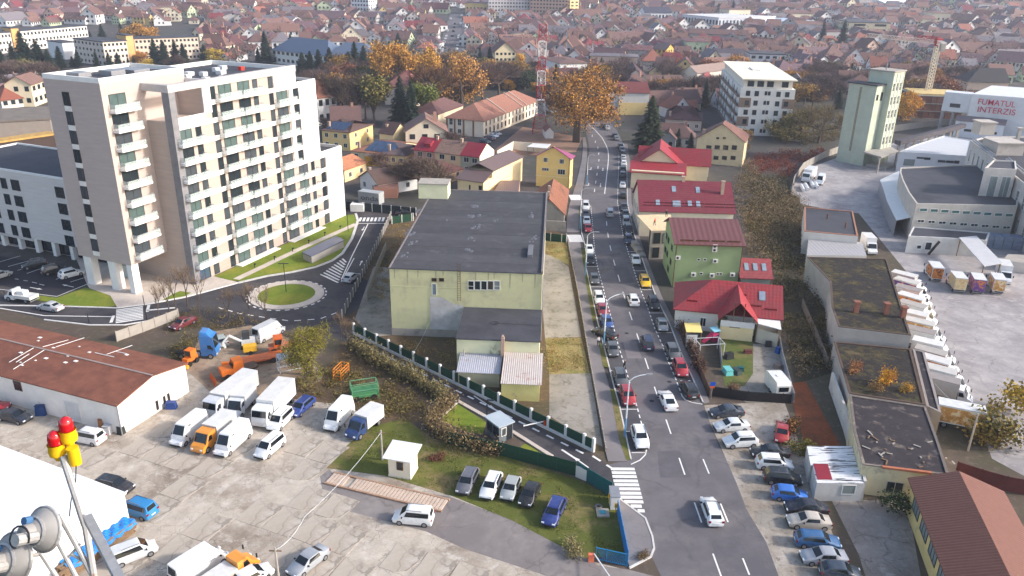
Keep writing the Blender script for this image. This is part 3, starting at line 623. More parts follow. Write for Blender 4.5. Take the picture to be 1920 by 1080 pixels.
    for k_ in range(11):
        zt = P0 + dz * k_ - .02; zb = zt - 2.35
        cols = []
        if k_ < 9: cols += [(9.63, 12.5, 1), (13.5, 14.9, 0)]
        cols += [(18.06, 19.44, 0), (20.25, 23.7, 1), (25.4, 28.7, 1), (29.6, 31., 0), (34.2, 35.5, 0)]
        if k_ < 10: cols += [(36.4, 39.8, 1)] + ([(41.5, 43.3, 0)] if k_ > 4 else [(41.5, 44.6, 1), (45.8, 47., 0), (49.26, 50.9, 0)])
        for j, (a, b, big) in enumerate(cols):
            q = rnd.random(); gl = (G_TEAL if q < .4 else G_BLUE if q < .7 else G_DARK) if big else (G_BLUE if q < .4 else G_DARK)
            win(t, Fc, a, zb, b, zt, FRD, gl, 1 if big else 0)
        if k_ > 0:
            for a, b, dp in ((8.7, 14.3, 1.25),) * (k_ < 9) + ((19.1, 25., 1.25), (25.05, 31., 1.5)) + ((35.4, 41.3, 1.25),) * (k_ < 10) + ((41.35, 47., 1.5),) * (k_ < 5):
                balcony(t, a, b, zb - .42, dp, -6.0, G_RAIL)
        else:
            for a, b in ((19., 25.), (25.1, 31.), (35.4, 41.3), (41.4, 47.)):
                m = MB(); m.box(a, -7.6, 0, b, -5.98, .3); m.build('terrace_slab', PLAS, t, col=WHT)
    # low wing
    m = MB(); m.box(8, 12.97, 3.0, 26, 60, 16.6); m.box(9.5, 12.97, 0, 25, 60, 3.0); m.build('low_wing_wall', ST, t, col=S(222, 214, 208))
    m = MB()
    for a in ((7.98, 12.97, 8.3, 60), (25.7, 12.97, 26, 60), (8.3, 59.7, 25.7, 60)): m.box(a[0], a[1], 16.6, a[2], a[3], 17.0)
    m.build('parapet', PLAS, t, col=WHT); m = MB(); m.box(8.3, 12.97, 16.6, 25.7, 59.7, 16.65); m.build('roof', FELT, t)
    Fl = Fr(F.wor(8, 60), F.deg - 90)
    for r_ in range(4):
        zt = 15.05 - r_ * 3.3
        for y0, y1 in ((36.3, 38.7), (40., 41.7), (44, 46.4), (48, 50.2), (52, 54.4), (24.0, 26.4)):
            m = MB(); y = 60
            win(t, Fl, 60 - y1, zt - 2.2, 60 - y0, zt, FRD, G_DARK, 1)
    m = MB(); m.box(7.93, 35.8, 2.4, 8.0, 60, 3.0); m.build('facade_band', PLAS, t, col=S(206, 196, 190))
    Fg = Fr(F.wor(9.5, 60), F.deg - 90)
    for i in range(9):
        win(t, Fg, 3 + i * 5, .1, 7.2 + i * 5, 2.9, FRD, G_DARK, 3, name='shopfront')
    for i in range(10):
        m = MB(); m.box(8.1, 15 + i * 5, 0, 9., 15.9 + i * 5, 3.0); m.build('column', PLAS, t, col=WHT)
    win(t, side(F, 18.4, 0, 'f'), 9.2, 0, 10.2, 2.4, FRD, G_DARK, 0, v=.5, name='door')
    win(t, Fc, 9.7, 0, 12.4, 2.6, FRD, GLASS('blue_door_glass', (.03, .1, .32)), 1, name='door')
def balcony(t, a, b, z, dp, y, glass):
    key = ('balc', round(b - a, 1), dp)
    if key not in WC:
        w_ = b - a; m = MB(); m.box(0, -dp, 0, w_, 0, .42)
        r = MB(); r.box(.04, -dp + .03, .42, w_ - .04, -dp + .05, 1.4); r.box(.04, -dp + .06, .42, .06, -.05, 1.4); r.box(w_ - .06, -dp + .06, .42, w_ - .04, -.05, 1.4)
        h = MB(); h.box(.03, -dp + .02, 1.4, w_ - .03, -dp + .07, 1.44); h.box(.03, -dp + .07, 1.4, .08, -.05, 1.44); h.box(w_ - .08, -dp + .07, 1.4, w_ - .03, -.05, 1.44)
        WC[key] = (m.mesh('balcony', PLAS), r.mesh('glass_railing', glass), h.mesh('handrail', GREYM))
    s_ = ob('balcony', WC[key][0], t, (a, y, z), col=S(240, 236, 230)); ob('glass_railing', WC[key][1], s_); ob('handrail', WC[key][2], s_)
hotel()
# ------------------------------------------------------------------ the pale green building on the plot
def green_hall():
    wc = S(208, 204, 160)
    h = hgt(735.6, 628, 502.5, g(735.6, 628)); F = fr2((735.6, 628), (1022, 636)); W = F.gnd(1016, 630, 0).x
    F = Fr(g(735.6, 628), fr2((731, 502.5), (1017, 512.8), h).deg); W = F.ray(1017, 513, v=0).x
    D = F.gnd(1000, 362, h).y; zl = F.ray(880, 577, v=0).z
    t = fthing('flat_roof_hall', 'pale green flat roofed hall in the middle of plot', 'building', F)
    m = MB(); m.box(0, 0, 1.3, W, D, h - .1); m.build('wall', P('stained_green_render', None, .88, .06, .5, c2=S(178, 172, 142), thr=(.5, .72), s2=.28, bump=.12), t, col=wc)
    m = MB(); m.box(-.06, -.06, 0, W + .06, D, 1.3); u = F.ray(806, 560, v=0).x; u2 = F.ray(868, 560, v=0).x; zz = F.ray(806, 556, v=0).z
    m.build('plinth', CONC, t)
    m = MB(); z2 = F.ray(830, 570, v=0).z; pts = [(u, 1.35), (u2, 1.35), (u2, z2), (u + (u2 - u) * .75, z2), (u + (u2 - u) * .35, zz), (u, zz)]
    m.add([(a, -.05, b) for a, b in pts], [tuple(range(6))]); m.add([(u + .6, -.08, 1.35), (u + 2.2, -.08, 1.35), (u + 2.2, -.08, 4), (u + .6, -.08, 4)], [(0, 1, 2, 3)]); m.build('bare_plaster', P('bare_cement', S(182, 178, 176), .9, .14, .5, c2=S(206, 204, 204), thr=(.45, .7), s2=.4, bump=.4, bs=3), t)
    m = MB(); m.slab([(-.1, -.1, h), (W + .1, -.1, h), (W + .1, D + .1, h), (-.1, D + .1, h)], .12); r = m.build('roof', FELT, t)
    m = MB(); m.box(-.12, -.12, h, .12, D, h + .14); m.box(W - .2, .1, h, W + .12, D, h + .3); m.box(.12, D - .2, h, W - .2, D + .1, h + .25); m.build('roof_edge', P('roof_flashing', S(128, 120, 120), .7, .2, 1), t)
    n = 13
    for i in range(n):
        m = MB(); m.box(.14, .14 + (D - .4) * i / n, h, W - .22, .14 + (D - .4) * (i + 1) / n, h + .012 + .012 * (i % 2)); m.build('felt_strip', P('felt_strip_%d' % (i % 3), S(*[(72, 71, 74), (76, 75, 78), (69, 68, 71)][i % 3]), .85, .16, .5, c2=S(92, 90, 94), thr=(.56, .7), s2=.3, bump=.4, bs=3), r)
    k = P('torn_felt', S(98, 98, 104), .8, .3, 2, bump=.6, bs=6)
    for (x, y, s_) in [(885, 405, 1.3), (893, 425, .8), (838, 413, .5), (930, 412, .6), (882, 447, .8), (770, 455, .9), (765, 440, 1.0), (783, 395, .8), (993, 405, 1), (997, 445, .8), (890, 388, 1), (760, 480, .7), (995, 460, .8), (880, 470, .7)]:
        p = F.gnd(x, y, h); m = MB()
        for _ in range(5):
            a = rnd.random() * 6.28; q = p + Vector((rnd.gauss(0, .5), rnd.gauss(0, .9), 0)) * s_; s3 = s_ * (.3 + .4 * rnd.random())
            m.add([(q.x + math.cos(a + i * 1.05) * s3 * (.5 + rnd.random() * .6), q.y + math.sin(a + i * 1.05) * s3 * 1.5, h + .012 + .03 * (i % 2)) for i in range(6)] + [(q.x, q.y, h + .12)], [(i, (i + 1) % 6, 6) for i in range(6)])
        m.build('felt_blister', k, r)
    for i in range(12):
        u_ = W * (i + .5 + rnd.uniform(-.3, .3)) / 12; L_ = rnd.uniform(.8, 3.2); m = MB(); m.add([(u_ - .12, -.012, h - .2), (u_ + .12, -.012, h - .2), (u_ + .04, -.012, h - .2 - L_), (u_ - .06, -.012, h - .2 - L_)], [(0, 3, 2, 1)]); m.build('rain_streak', P('streak_grey', S(176, 170, 138), .9, .15, 2, bump=0), t)
    m = MB(); m.box(-.03, -.03, h * .74, F.ray(872, 530, v=0).x, 0, h * .745); m.build('render_joint', P('joint_pale', S(214, 212, 168), .9, .05, 1, bump=0), t)
    m = MB(); m.tube((W + .12, -.1, .2), (W + .12, -.1, h - .2), .07, 6); m.build('downpipe', GREYM, t)
    p = F.gnd(780, 372, h); u0 = F.ray(785, 372, v=D - 6).x
    a = F.gnd(785, 372, h); b = F.gnd(841, 371, h)
    m = MB(); m.box(a.x, a.y, h, b.x, a.y + 4.2, h + 3.0); m.build('stair_head', PLAS, t, col=S(222, 222, 186)); m = MB(); m.box(a.x - .15, a.y - .15, h + 3.0, b.x + .15, a.y + 4.4, h + 3.2); m.build('stair_head_roof', CONC, t)
    p = F.gnd(1000, 475, h); m = MB(); m.box(p.x - .9, p.y - 2.5, h, p.x - .1, p.y + 2.6, h + .6); m.build('roof_vent', P('vent_grey', S(110, 110, 116), .7), t)
    winpx(t, F, [(809, 520.5, 819, 528), (823.3, 520.5, 832.5, 528)], fr=FRB, mull=0)
    winpx(t, F, [(809.3, 531, 819, 553.5)], fr=FRW, gl=GLASS('door_pane', (.2, .25, .28), .3), mull=0, name='door')
    for i in range(5):
        x0 = 877 + i * 12.2; winpx(t, F, [(x0, 526, x0 + 12, 544)], fr=FRW, mull=0, tr=.42 if i in (0, 4) else 0, gl=[G_DARK, G_DARK, G_DARK, GLASS('brown_room_glass', (.06, .045, .035)), G_CURT][i])
    # ladder
    m = MB(); ua, ub = F.ray(858, 530, v=0).x, F.ray(864, 530, v=0).x
    for x in (ua, ub): m.tube((x, -.3, zl + 1.2), (x, -.3, h + 1.3), .04, 5)
    z = zl + 1.4
    while z < h + 1.2: m.tube((ua, -.3, z), (ub, -.3, z), .025, 4); z += .4
    m.build('ladder', P('rusty_iron', S(92, 74, 60), .8, .3, 3), t)
    # front wing with its own roof
    ua, ub = F.ray(872, 578, v=0).x, W; hw = zl; pz = F.gnd(865, 634, hw).y
    m = MB(); m.box(ua, pz, 0, ub, -.02, hw - .1); m.build('wing_wall', PLAS, t, col=S(220, 218, 182)); m = MB(); m.slab([(ua - .15, pz - .2, hw), (ub + .15, pz - .2, hw), (ub + .15, -.1, hw + .15), (ua - .15, -.1, hw + .15)], .14); m.build('wing_roof', FELT, t)
    Fw = Fr(F.wor(0, pz), F.deg); winpx(t, Fw, [(946, 661, 961, 674)], fr=FRB, mull=0)
    # lean-to sheds below the wing
    sh = P('corrugated_sheet', None, .6, .12, 1.2, c2=S(150, 96, 70), thr=(.58, .68), s2=.5, bump=.1)
    ROOF('corrugated_roof', None, 0, .3, .9, .12, .6, c2=S(158, 98, 66), thr=(.56, .68))
    cr = MATS['corrugated_roof']
    zs = 3.0; a = F.gnd(860, 674, zs); b = F.gnd(938, 692, zs)
    m = MB(); m.slab([(a.x, b.y - .3, zs - .6), (b.x, b.y - .3, zs - .6), (b.x, pz - .02, zs), (a.x, pz - .02, zs)], .08); m.build('shed_roof', cr, t, col=S(176, 176, 184))
    m = MB(); m.box(a.x + .2, b.y, 0, b.x - .1, pz, zs - .75); m.build('shed_wall', PLAS_OLD, t, col=S(190, 180, 150))
    zs2 = 3.3; a2 = F.gnd(938, 722, zs2 - .5).x; b2 = F.gnd(1016, 722, zs2 - .5); c2 = F.gnd(1018, 676, zs2)
    m = MB(); m.slab([(a2, b2.y, zs2 - .5), (b2.x, b2.y, zs2 - .5), (b2.x, pz - .05, zs2 + .15), (a2, pz - .05, zs2 + .15)], .08); m.build('shed_roof', cr, t, col=S(196, 184, 176))
    m = MB(); m.box(a2 + .1, b2.y + .25, 0, b2.x - .3, pz, zs2 - .62); m.build('shed_wall', PLAS_OLD, t, col=S(206, 196, 130))
    m = MB(); p = F.gnd(936, 660, 2); m.box(a2 - .5, pz - .9, 0, a2, pz - .1, hw + .6); m.box(a2 - .4, pz - .8, hw + .6, a2 - .1, pz - .2, hw + .9); m.build('chimney', P('brick_stack', S(176, 150, 136), .9, .2, 3), t)
    # cable coil left on the wing roof
    p = F.gnd(928, 608, hw); m = MB()
    for i in range(14):
        a_, b_ = [(p.x + math.cos(j * .5) * .6, p.y + math.sin(j * .5) * .6, hw + .17 + .01 * j) for j in (i, i + 1)]; m.tube(a_, b_, .035, 4)
    m.tube((p.x + .6, p.y, hw + .2), (W, p.y - .3, hw + .2), .025, 4); tagc = m.build('cable', DARK, t)
green_hall()
# ------------------------------------------------------------------ houses between the hotel, mast and main road
CRM, YEL, WHTC = S(232, 214, 178), S(240, 206, 128), S(234, 230, 224)
BRN, RST, RED, DRED = S(108, 82, 74), S(170, 108, 76), S(172, 48, 58), S(128, 44, 56)
def corner_house():
    h = hgt(1065, 354, 296); F = fr2((1006.5, 291), (1069.4, 296), h); W = F.gnd(1069.4, 296, h).x; Fr_ = side(F, W, 8, 'r'); D = F.gnd(1089, 296, h).y
    t = house('corner_house', 'yellow three storey house with magenta roof on the corner', 'house', F, W, D + 3, h, F.ray(1039, 274, v=0).z - h, YEL, S(150, 74, 108), 'y', rm=SEAM, hip=(0, 1), ov=.5)
    winpx(t, F, [(1019, 295, 1027, 304.5), (1049, 298, 1057.5, 307.5), (1016, 314, 1029, 321), (1046, 317, 1059.5, 328)], mull=2)
    R_ = side(F, W, D, 'r')
    for z in (h * .12, h * .43, h * .74): win(t, R_, D * .22, z, D * .75, z + 1.7, mull=3)
    m = MB(); m.box(-.05, -.05, h * .34, W + .05, D + 3, h * .36); m.build('string_course', PLAS, t, col=S(244, 222, 168))
    m = MB(); m.tube((W - .2, -.15, 0), (W - .2, -.15, h), .07, 6); m.build('downpipe', FRB, t)
corner_house()
t, F, W, D = housepx('old_house', 'old house with patchy rust tile roof before the yellow house', 'house', (996, 398), (1061, 401), (996, 350), 3.4, S(176, 166, 152), S(146, 96, 74), apex=(1034, 372), axis='y', rm=TILEO, wm=PLAS_OLD, hip=(0, 1))
m = MB(); m.box(W * .42, 2.5, 4, W * .5, 3.3, 7.6); m.box(W * .4, 7, 4, W * .48, 7.8, 7.8); m.build('chimney', PLAS_OLD, t, col=S(190, 160, 140))
m = MB(); m.box(-.6, -3.2, 0, W + .6, -2.9, 2.4); tag(m.build('garden_wall', CONC, None, F.o, F.deg), 'grey concrete wall below the rust tiled old house', 'wall')
# terrace of three
hT = hgt(863, 328, 291); FT = fr2((776, 278.3), (899, 293), hT); DT = 9.5; us = [0] + [FT.gnd(*p, hT).x for p in ((816.7, 282.5), (860, 290), (899, 293))]
rT = 2.7
for i, (rc, wc, lb, rm) in enumerate([(S(152, 46, 58), S(206, 152, 134), 'terraced house with bright red metal roof and dormer', METT), (S(140, 112, 98), S(232, 200, 156), 'middle terraced house with faded brown roof and cream walls', TILEO), (S(142, 40, 54), S(178, 176, 150), 'end terraced house with dark red roof and blank cream gable', METT)]):
    Fi = Fr(FT.wor(us[i], 0), FT.deg); Wi = us[i + 1] - us[i] - .05
    t = house('terraced_house', lb, 'house', Fi, Wi, DT, hT, rT, wc, rc, 'x', rm=rm, ovg=.02, chim=((Wi * .8, DT * .45, 3.4),) if i < 2 else (), group='row of three terraced houses')
    for u in (Wi * .18, Wi * .62): win(t, Fi, u, hT - 2.2, u + 1.7, hT - .7, mull=1); win(t, Fi, u + .2, .9, u + 1.6, 2.3, mull=0)
    m = MB(); m.slab([(Wi * .42, DT * .1, hT + 1.6), (Wi * .72, DT * .1, hT + 1.6), (Wi * .72, DT * .34, hT + 2.5), (Wi * .42, DT * .34, hT + 2.5)], .9)
    if i == 0: m.build('dormer', rm, t, col=rc)
    if i == 2:
        m = MB(); m.box(Wi - .02, 0, 0, Wi + .14, DT, hT); m.add([(Wi + .14, 0, hT), (Wi + .14, DT, hT), (Wi + .14, DT / 2, hT + rT)], [(0, 1, 2)]); m.build('gable_wall', PLAS, t, col=S(244, 228, 200))
# cream building with brown roof
hC = 5.0; FC = fr2((858, 335), (906.5, 341.7), hC); WC_ = FC.gnd(906.5, 341.7, hC).x; DC = FC.gnd(961, 303.7, hC).y
t = fthing('cream_house', 'cream house with stepped brown sheet roof behind the hall', 'house', FC)
m = MB(); m.box(0, 0, 0, WC_, 5, hC); m.box(.02, 5, 0, WC_ - .02, DC, hC + 1.6); m.build('wall', PLAS, t, col=S(244, 220, 170))
m = MB(); m.slab([(-.5, -.4, hC), (WC_ + .2, -.4, hC), (WC_ + .2, 5.2, hC + 1.7), (-.5, 5.2, hC + 1.7)], .15); m.slab([(WC_ + .3, 5.2, hC + 1.8), (WC_ + .3, DC, hC + 1.8), (WC_ * .45, DC, hC + 3.4), (WC_ * .45, 5.2, hC + 3.4)], .15); m.slab([(-.5, DC, hC + 1.8), (-.5, 5.2, hC + 1.8), (WC_ * .45, 5.2, hC + 3.4), (WC_ * .45, DC, hC + 3.4)], .15); m.build('roof', SEAM, t, col=S(112, 92, 88))
win(t, FC, WC_ * .45, 2, WC_ * .5, 3.8, FRB, mull=0); win(t, FC, WC_ * .82, 2, WC_ * .95, 4, FRB, mull=0)
flatb('lean_to', 'low brown roofed annex beside the cream house', 'shed', [(925, 362), (972, 362), (975, 338), (938, 338)], 3.2, S(200, 170, 140), roof=SEAM, rcol=S(118, 92, 86), par=0)
# garden wall and carport behind
m = MB(); ribwall(m, [g(*p, 2.6) for p in [(932, 284), (963, 266), (1030, 272)]], .25, 0, 2.8); tag(m.build('boundary_wall', PLAS, col=S(236, 222, 198)), 'tall cream boundary wall behind the cream house', 'wall')
t = thing('carport', 'carport with pale sheet roof by the cream wall', 'carport', g(1012, 275, 2.8).xy.to_3d())
q = [g(*p, 2.8) - t.location for p in [(988, 275), (1025, 278), (1033, 270), (1000, 268)]]; m = MB(); m.slab([(p.x, p.y, 2.8) for p in ccw(q)], .12); m.build('roof', WHITEM, t)
for p in q: m = MB(); m.tube((p.x * .94, p.y * .94, 0), (p.x * .94, p.y * .94, 2.7), .07, 6); m.build('post', GREYM, t)
# villas to the left
def villa(lb, FL, FRp, BL, h, wc, rc, apex, hip, rows, n, axis='x', rm=None, group=None, name='villa', nr=2, **k):
    t, F, W, D = housepx(name, lb, 'house', FL, FRp, BL, h, wc, rc, apex=apex, axis=axis, hip=hip, rm=rm, chim=((W0 := 1.5, 2.2, 2.2),), **k)
    for r_ in range(rows):
        z = 1 + r_ * 2.9
        for i in range(n): u = W * (i + .5) / n; win(t, F, u - .65, z, u + .65, z + 1.4)
        Rr = side(F, W, D, 'r'); Ll = side(F, W, D, 'l')
        for i in range(nr):
            u = D * (i + .5) / nr; win(t, Rr, u - .6, z, u + .6, z + 1.4); win(t, Ll, u - .6, z, u + .6, z + 1.4)
    return t, F, W, D
t, F, W, D = villa('yellow villa with solar panels on its hipped roof', (600, 243), (656, 248), (634, 226), 6.2, S(238, 204, 140), S(104, 82, 76), None, (1, 1), 2, 3, rh=2.4)
for i in range(6):
    m = MB(); x = 1.2 + i * (W - 3) / 6; kk = 2.4 / (D / 2); m.slab([(x, .6, 6.2 + .6 * kk + .12), (x + (W - 3) / 6 - .15, .6, 6.2 + .6 * kk + .12), (x + (W - 3) / 6 - .15, D * .36, 6.2 + D * .36 * kk + .12), (x, D * .36, 6.2 + D * .36 * kk + .12)], .05); m.build('solar_panel', GLASS('solar_cells', (.03, .05, .10), .15), t)
t, F, W, D = villa('small cream house with steep brown gable roof', (708, 247.5), (737, 251.5), (727, 238), 5.4, S(246, 222, 170), S(92, 70, 64), (735, 228), (0, 0), 1, 2)
t, F, W, D = villa('low house with a large solar array on rust tiles', (655, 282), (735, 291), (690, 258), 3.2, S(232, 210, 170), S(156, 106, 82), None, (1, 0), 1, 4, rh=2.3, rm=TILEO)
for i in range(5):
    m = MB(); kk = 2.3 / (D / 2); x = W * .3 + i * 1.9; m.slab([(x, .8, 3.2 + .8 * kk + .15), (x + 1.75, .8, 3.2 + .8 * kk + .15), (x + 1.75, D * .42, 3.2 + D * .42 * kk + .15), (x, D * .42, 3.2 + D * .42 * kk + .15)], .05); m.build('solar_panel', MATS['solar_cells'], t)
villa('grey-brown hip roofed house beside the red terrace', (712, 287), (760, 292), (745, 268), 3.4, S(232, 200, 140), S(112, 92, 88), (737, 267), (1, 1), 1, 3)
villa('small cream house with ragged orange tile roof', (646, 319), (690, 303), (643, 292), 3.6, S(238, 212, 160), S(190, 126, 92), None, (0, 0), 1, 2, rh=1.8, rm=TILEO)
villa('white walled house with dark brown sagging roof', (671, 330), (708, 345), (716, 306), 3.4, WHTC, S(92, 74, 68), None, (0, 0), 1, 2, axis='y', rh=2.6, rm=TILEO)
villa('dark purple-brown roofed house below the terrace', (766, 318), (828, 329), (775, 298), 3.0, S(206, 170, 140), S(96, 62, 58), None, (0, 1), 1, 2, rh=2.6, rm=TILEO)
flatb('mustard_shed', 'mustard plank shed with flat brown roof', 'shed', [(683, 292), (711, 294), (712, 283), (686, 281)], 3.0, S(196, 146, 50), par=0, roof=P('brown_felt', S(110, 98, 90)))
flatb('low_shed', 'low shed with rust roof behind the container', 'shed', [(700, 352), (745, 352), (748, 335), (708, 337)], 2.8, S(170, 120, 100), par=0, roof=P('rust_sheet', S(128, 92, 80), .8, .25))
# site container with lettering
Fk = fr2((672, 380), (711, 385)); t = fthing('site_container', 'grey site container with lettering behind the dark fence', 'container', Fk); Wk = Fk.gnd(711, 385).x
m = MB(); m.box(0, 0, .1, Wk, 2.6, 3.0)
for i in range(int(Wk / .5)): m.box(.2 + i * .5, -.05, .2, .4 + i * .5, 0, 2.9)
m.build('body', OBJM, t, col=S(170, 172, 170))
def text3(par, s, loc, size, mat, rz=0, rx=90, font=None, bold=.0, sx=1):
    cu = bpy.data.curves.new('lettering', 'FONT'); cu.body = s; cu.size = size; cu.extrude = .02; cu.offset = bold; cu.align_x = 'LEFT'
    o = bpy.data.objects.new('lettering', cu); COL.objects.link(o); dg = bpy.context.evaluated_depsgraph_get(); me = bpy.data.meshes.new_from_object(o.evaluated_get(dg)); bpy.data.objects.remove(o)
    me.materials.clear(); me.materials.append(mat); q = ob('lettering', me, par, loc); q.rotation_euler = (R(rx), 0, R(rz)); q.scale = (sx, 1, 1); return q
text3(t, 'onda', (Wk * .12, -.08, 1.0), 1.7, P('logo_grey', S(96, 98, 98)), sx=1.5)
# long institution with brown hipped roof
hI = hgt(906.7, 258, 225); FI = fr2((906.7, 225), (1008, 186.7), hI); WI = FI.gnd(1008, 186.7, hI).x; DI = FI.gnd(831.7, 220, hI).y
t = fthing('institution_building', 'long cream two storey building with brown hipped roof', 'building', FI)
m = MB(); m.box(0, 0, 0, WI, DI, hI); m.build('wall', PLAS, t, col=S(234, 218, 196)); m = MB(); gable(m, None, 0, 0, WI, DI, hI, 4.2, .6, 'x', hipl=1, hipr=1); r = m.build('roof', TILE, t, col=S(158, 110, 92))
for u in (WI * .35, WI * .66, WI * .74):
    m = MB(); kk = 4.2 / (DI / 2); m.slab([(u, -.6, hI - .6 * kk + .35), (u + .35, -.6, hI - .6 * kk + .35), (u + .35, DI / 2, hI + 4.55), (u, DI / 2, hI + 4.55)], .3); m.build('fire_wall', PLAS, r, col=S(206, 190, 176))
n = 15
for i in range(n):
    u = WI * (i + .6) / n; win(t, FI, u - .6, hI * .58, u + .6, hI * .58 + 1.9, mull=1); win(t, FI, u - .55, .9, u + .55, 2.9, FRB, mull=0)
Li = side(FI, WI, DI, 'l')
for i, u in enumerate((DI * .13, DI * .36)): win(t, Li, u - .7, hI * .55, u + .7, hI * .55 + 2.3, mull=1, tr=.5); win(t, Li, u - .7, .6, u + .7, 2.2)
for y in (DI * .23, DI * .47, DI * .73, DI * .02):
    m = MB(); m.box(-.12, DI - y - .3, 0, 0, DI - y + .3, hI); m.build('pilaster', PLAS, t, col=S(140, 98, 76))
house('rear_wing', 'brown hip roofed wing behind the long institution', 'building', Fr(FI.wor(WI * .1, DI + 6), FI.deg + 2), 22, 11, 6, 3.2, CRM, S(112, 80, 76), hip=(1, 1))
# small shed at the foot of the mast
housepx('mast_shed', 'small white shed beside the lattice mast', 'shed', (1022, 246), (1039, 246), (1024, 238), 2.6, WHTC, S(140, 90, 80), rh=1.4, axis='y', shrink=.15)
# ------------------------------------------------------------------ right of the main road, far to near
t, F, W, D = villa('beige three storey house with weathered old tile roof', (1305, 258), (1399, 266), (1293, 241), hgt(1303, 305, 258), S(226, 204, 160), S(128, 92, 82), (1349, 231), (0, 1), 0, 1, axis='y', rm=TILEO, wm=PLAS_OLD)
for x in (868, 963, 1058, 1155): winpx(t, F, [(1180 + x / 6, 250 + 132 / 6, 1180 + (x + 52) / 6, 250 + 188 / 6), (1180 + (x - 14) / 6, 250 + 250 / 6, 1180 + (x + 38) / 6, 250 + 300 / 6)], fr=FRB, mull=2)
winpx(t, F, [(1343, 257, 1348.5, 261), (1355.5, 257, 1361, 261)], fr=FRB, mull=0)
m = MB(); Z = F.ray(1350, 281.5, v=0).z; m.box(W * .15, -.1, Z, W * .85, 0, Z + .15); m.build('string_course', PLAS, t, col=S(206, 186, 150))
t, F, W, D = villa('tall house, pale upper floors, yellow base, brown roof by fir', (1160, 173), (1220, 174), (1157, 160), hgt(1175, 216, 173.5), S(222, 214, 204), S(118, 62, 58), None, (0, 0), 0, 1, rh=3)
m = MB(); m.box(-.02, -.06, 0, W + .02, -.005, 5); m.build('yellow_base', PLAS, t, col=S(240, 208, 140)); Ll = side(F, W, D, 'l')
for z in (1.5, 4.5, 7.5): win(t, Ll, 1.5, z, 2.8, z + 1.6); win(t, Ll, 4.5, z, 5.8, z + 1.6)
for lb, a in [('big pink gabled house with steep dark roof and skylights', ((1166, 150), (1217, 151.5), (1141, 134), 5.5, S(226, 204, 190), S(78, 56, 58), (1191.7, 130), (0, 0), 1, 3, 'y')),
              ('cream two storey house with skylights in its brown roof', ((1216, 155.5), (1288, 155.5), (1221, 146), 6.5, S(234, 216, 186), S(112, 86, 78), None, (0, 0), 2, 4, 'x', None, None, 'villa', 2)),
              ('cream gabled house peeking behind the skylight roof', ((1215, 135), (1243, 138), (1217, 128), 5.5, S(236, 214, 170), S(92, 70, 72), (1229, 124), (0, 0), 1, 2, 'y'))]:
    kw = {} if a[6] else {'rh': 2.6}
    villa(lb, *a, **kw)
villa('white and red cottage with glazed veranda below pale gable', (1300, 168), (1338, 170), (1304, 158), 3.5, WHTC, S(142, 60, 66), (1319, 158), (0, 0), 1, 2, axis='y')
villa('white house with small attic window under red roof', (1302, 152), (1332, 154), (1304, 145), 5.5, WHTC, S(136, 70, 70), (1316, 139), (0, 0), 1, 2, axis='y')
t, F, W, D = housepx('bare_gable_house', 'house with tall windowless cream gable beside white apartments', 'house', (1276, 133), (1308, 137), (1280, 118), 8.5, S(238, 226, 206), S(150, 128, 118), rh=3, axis='y')
villa('house under a broad dark brown hip roof behind the fir', (1246, 222), (1318, 226), (1256, 206), 4.0, S(200, 180, 166), S(92, 62, 62), None, (1, 1), 1, 4, rh=3.5)
flatb('garage', 'flat green-roofed garage beside the beige house', 'garage', [(1292, 311), (1329, 313), (1329, 304), (1296, 302)], 3, S(226, 214, 190), roof=P('green_felt', S(66, 84, 78)), par=0)
# red roofed cross-gable house
hR = 5.0; FR1 = fr2((1186, 312), (1283, 318), hR); WR = FR1.gnd(1283, 318, hR).x
t = fthing('red_roof_house', 'bright red metal roofed house with large cross gable', 'house', FR1)
ap = FR1.ray(1251.7, 279, v=2).z; mr, mw_ = MB(), MB(); mw_.box(0, -4.5, 0, WR, 14, hR); gable(mr, mw_, 0, 1.5, WR, 15, hR, max(3.5, ap - hR), .6, 'y'); mr.slab([(-.6, -5, hR - .4), (WR + .6, -5, hR - .4), (WR + .6, 1.6, hR + 1.4), (-.6, 1.6, hR + 1.4)], .15)
mr2 = MB(); gable(mr2, mw_, WR * .1, 8, WR + 7, 15, hR, 3.6, .5, 'x'); mw_.box(WR, 8.2, 0, WR + 6.8, 14.8, hR); mw_.build('wall', PLAS, t, col=CRM); mr.build('roof', METT, t, col=S(156, 48, 56)); mr2.build('rear_roof', METT, t, col=S(150, 46, 56))
Lr = side(FR1, WR, 14, 'l')
for i in range(5): win(t, Lr, 2 + i * 3.4, 1.4, 3.3 + i * 3.4, 3.2)
# dark red roofed long house
hD = 6.3; FD = fr2((1201.7, 392.5), (1376, 397.5), hD); WD = FD.gnd(1376, 397.5, hD).x; DD = 15.; rD = FD.ray(1290, 339, v=DD / 2).z - hD
t = house('long_house', 'long house under wide dark red metal tile roof', 'house', FD, WD, DD, hD, rD, S(232, 220, 196), S(120, 42, 56), rm=METT, chim=((WD * .9, DD * .3, rD + .8), (WD * .49, DD * .5, rD + .9)))
kk = rD / (DD / 2)
for x, y in ((500, 630), (770, 640), (320, 785), (510, 795), (555, 795), (680, 795), (775, 800)):
    r = Vector(ray(1180 + x / 6, 250 + y / 6)); c = FD.loc((0, 0, CAMH)); l = Vector((r.dot(FD.x), r.dot(FD.y), r[2])); tt = (hD - c.z + kk * c.y) / (l.z - kk * l.y); p = c + l * tt
    m = MB(); m.slab([(p.x - .45, p.y - .7, p.z - .7 * kk + .14), (p.x + .45, p.y - .7, p.z - .7 * kk + .14), (p.x + .45, p.y + .7, p.z + .7 * kk + .14), (p.x - .45, p.y + .7, p.z + .7 * kk + .14)], .12); m.build('skylight', GLASS('skylight_glass', (.25, .3, .36), .12), t)
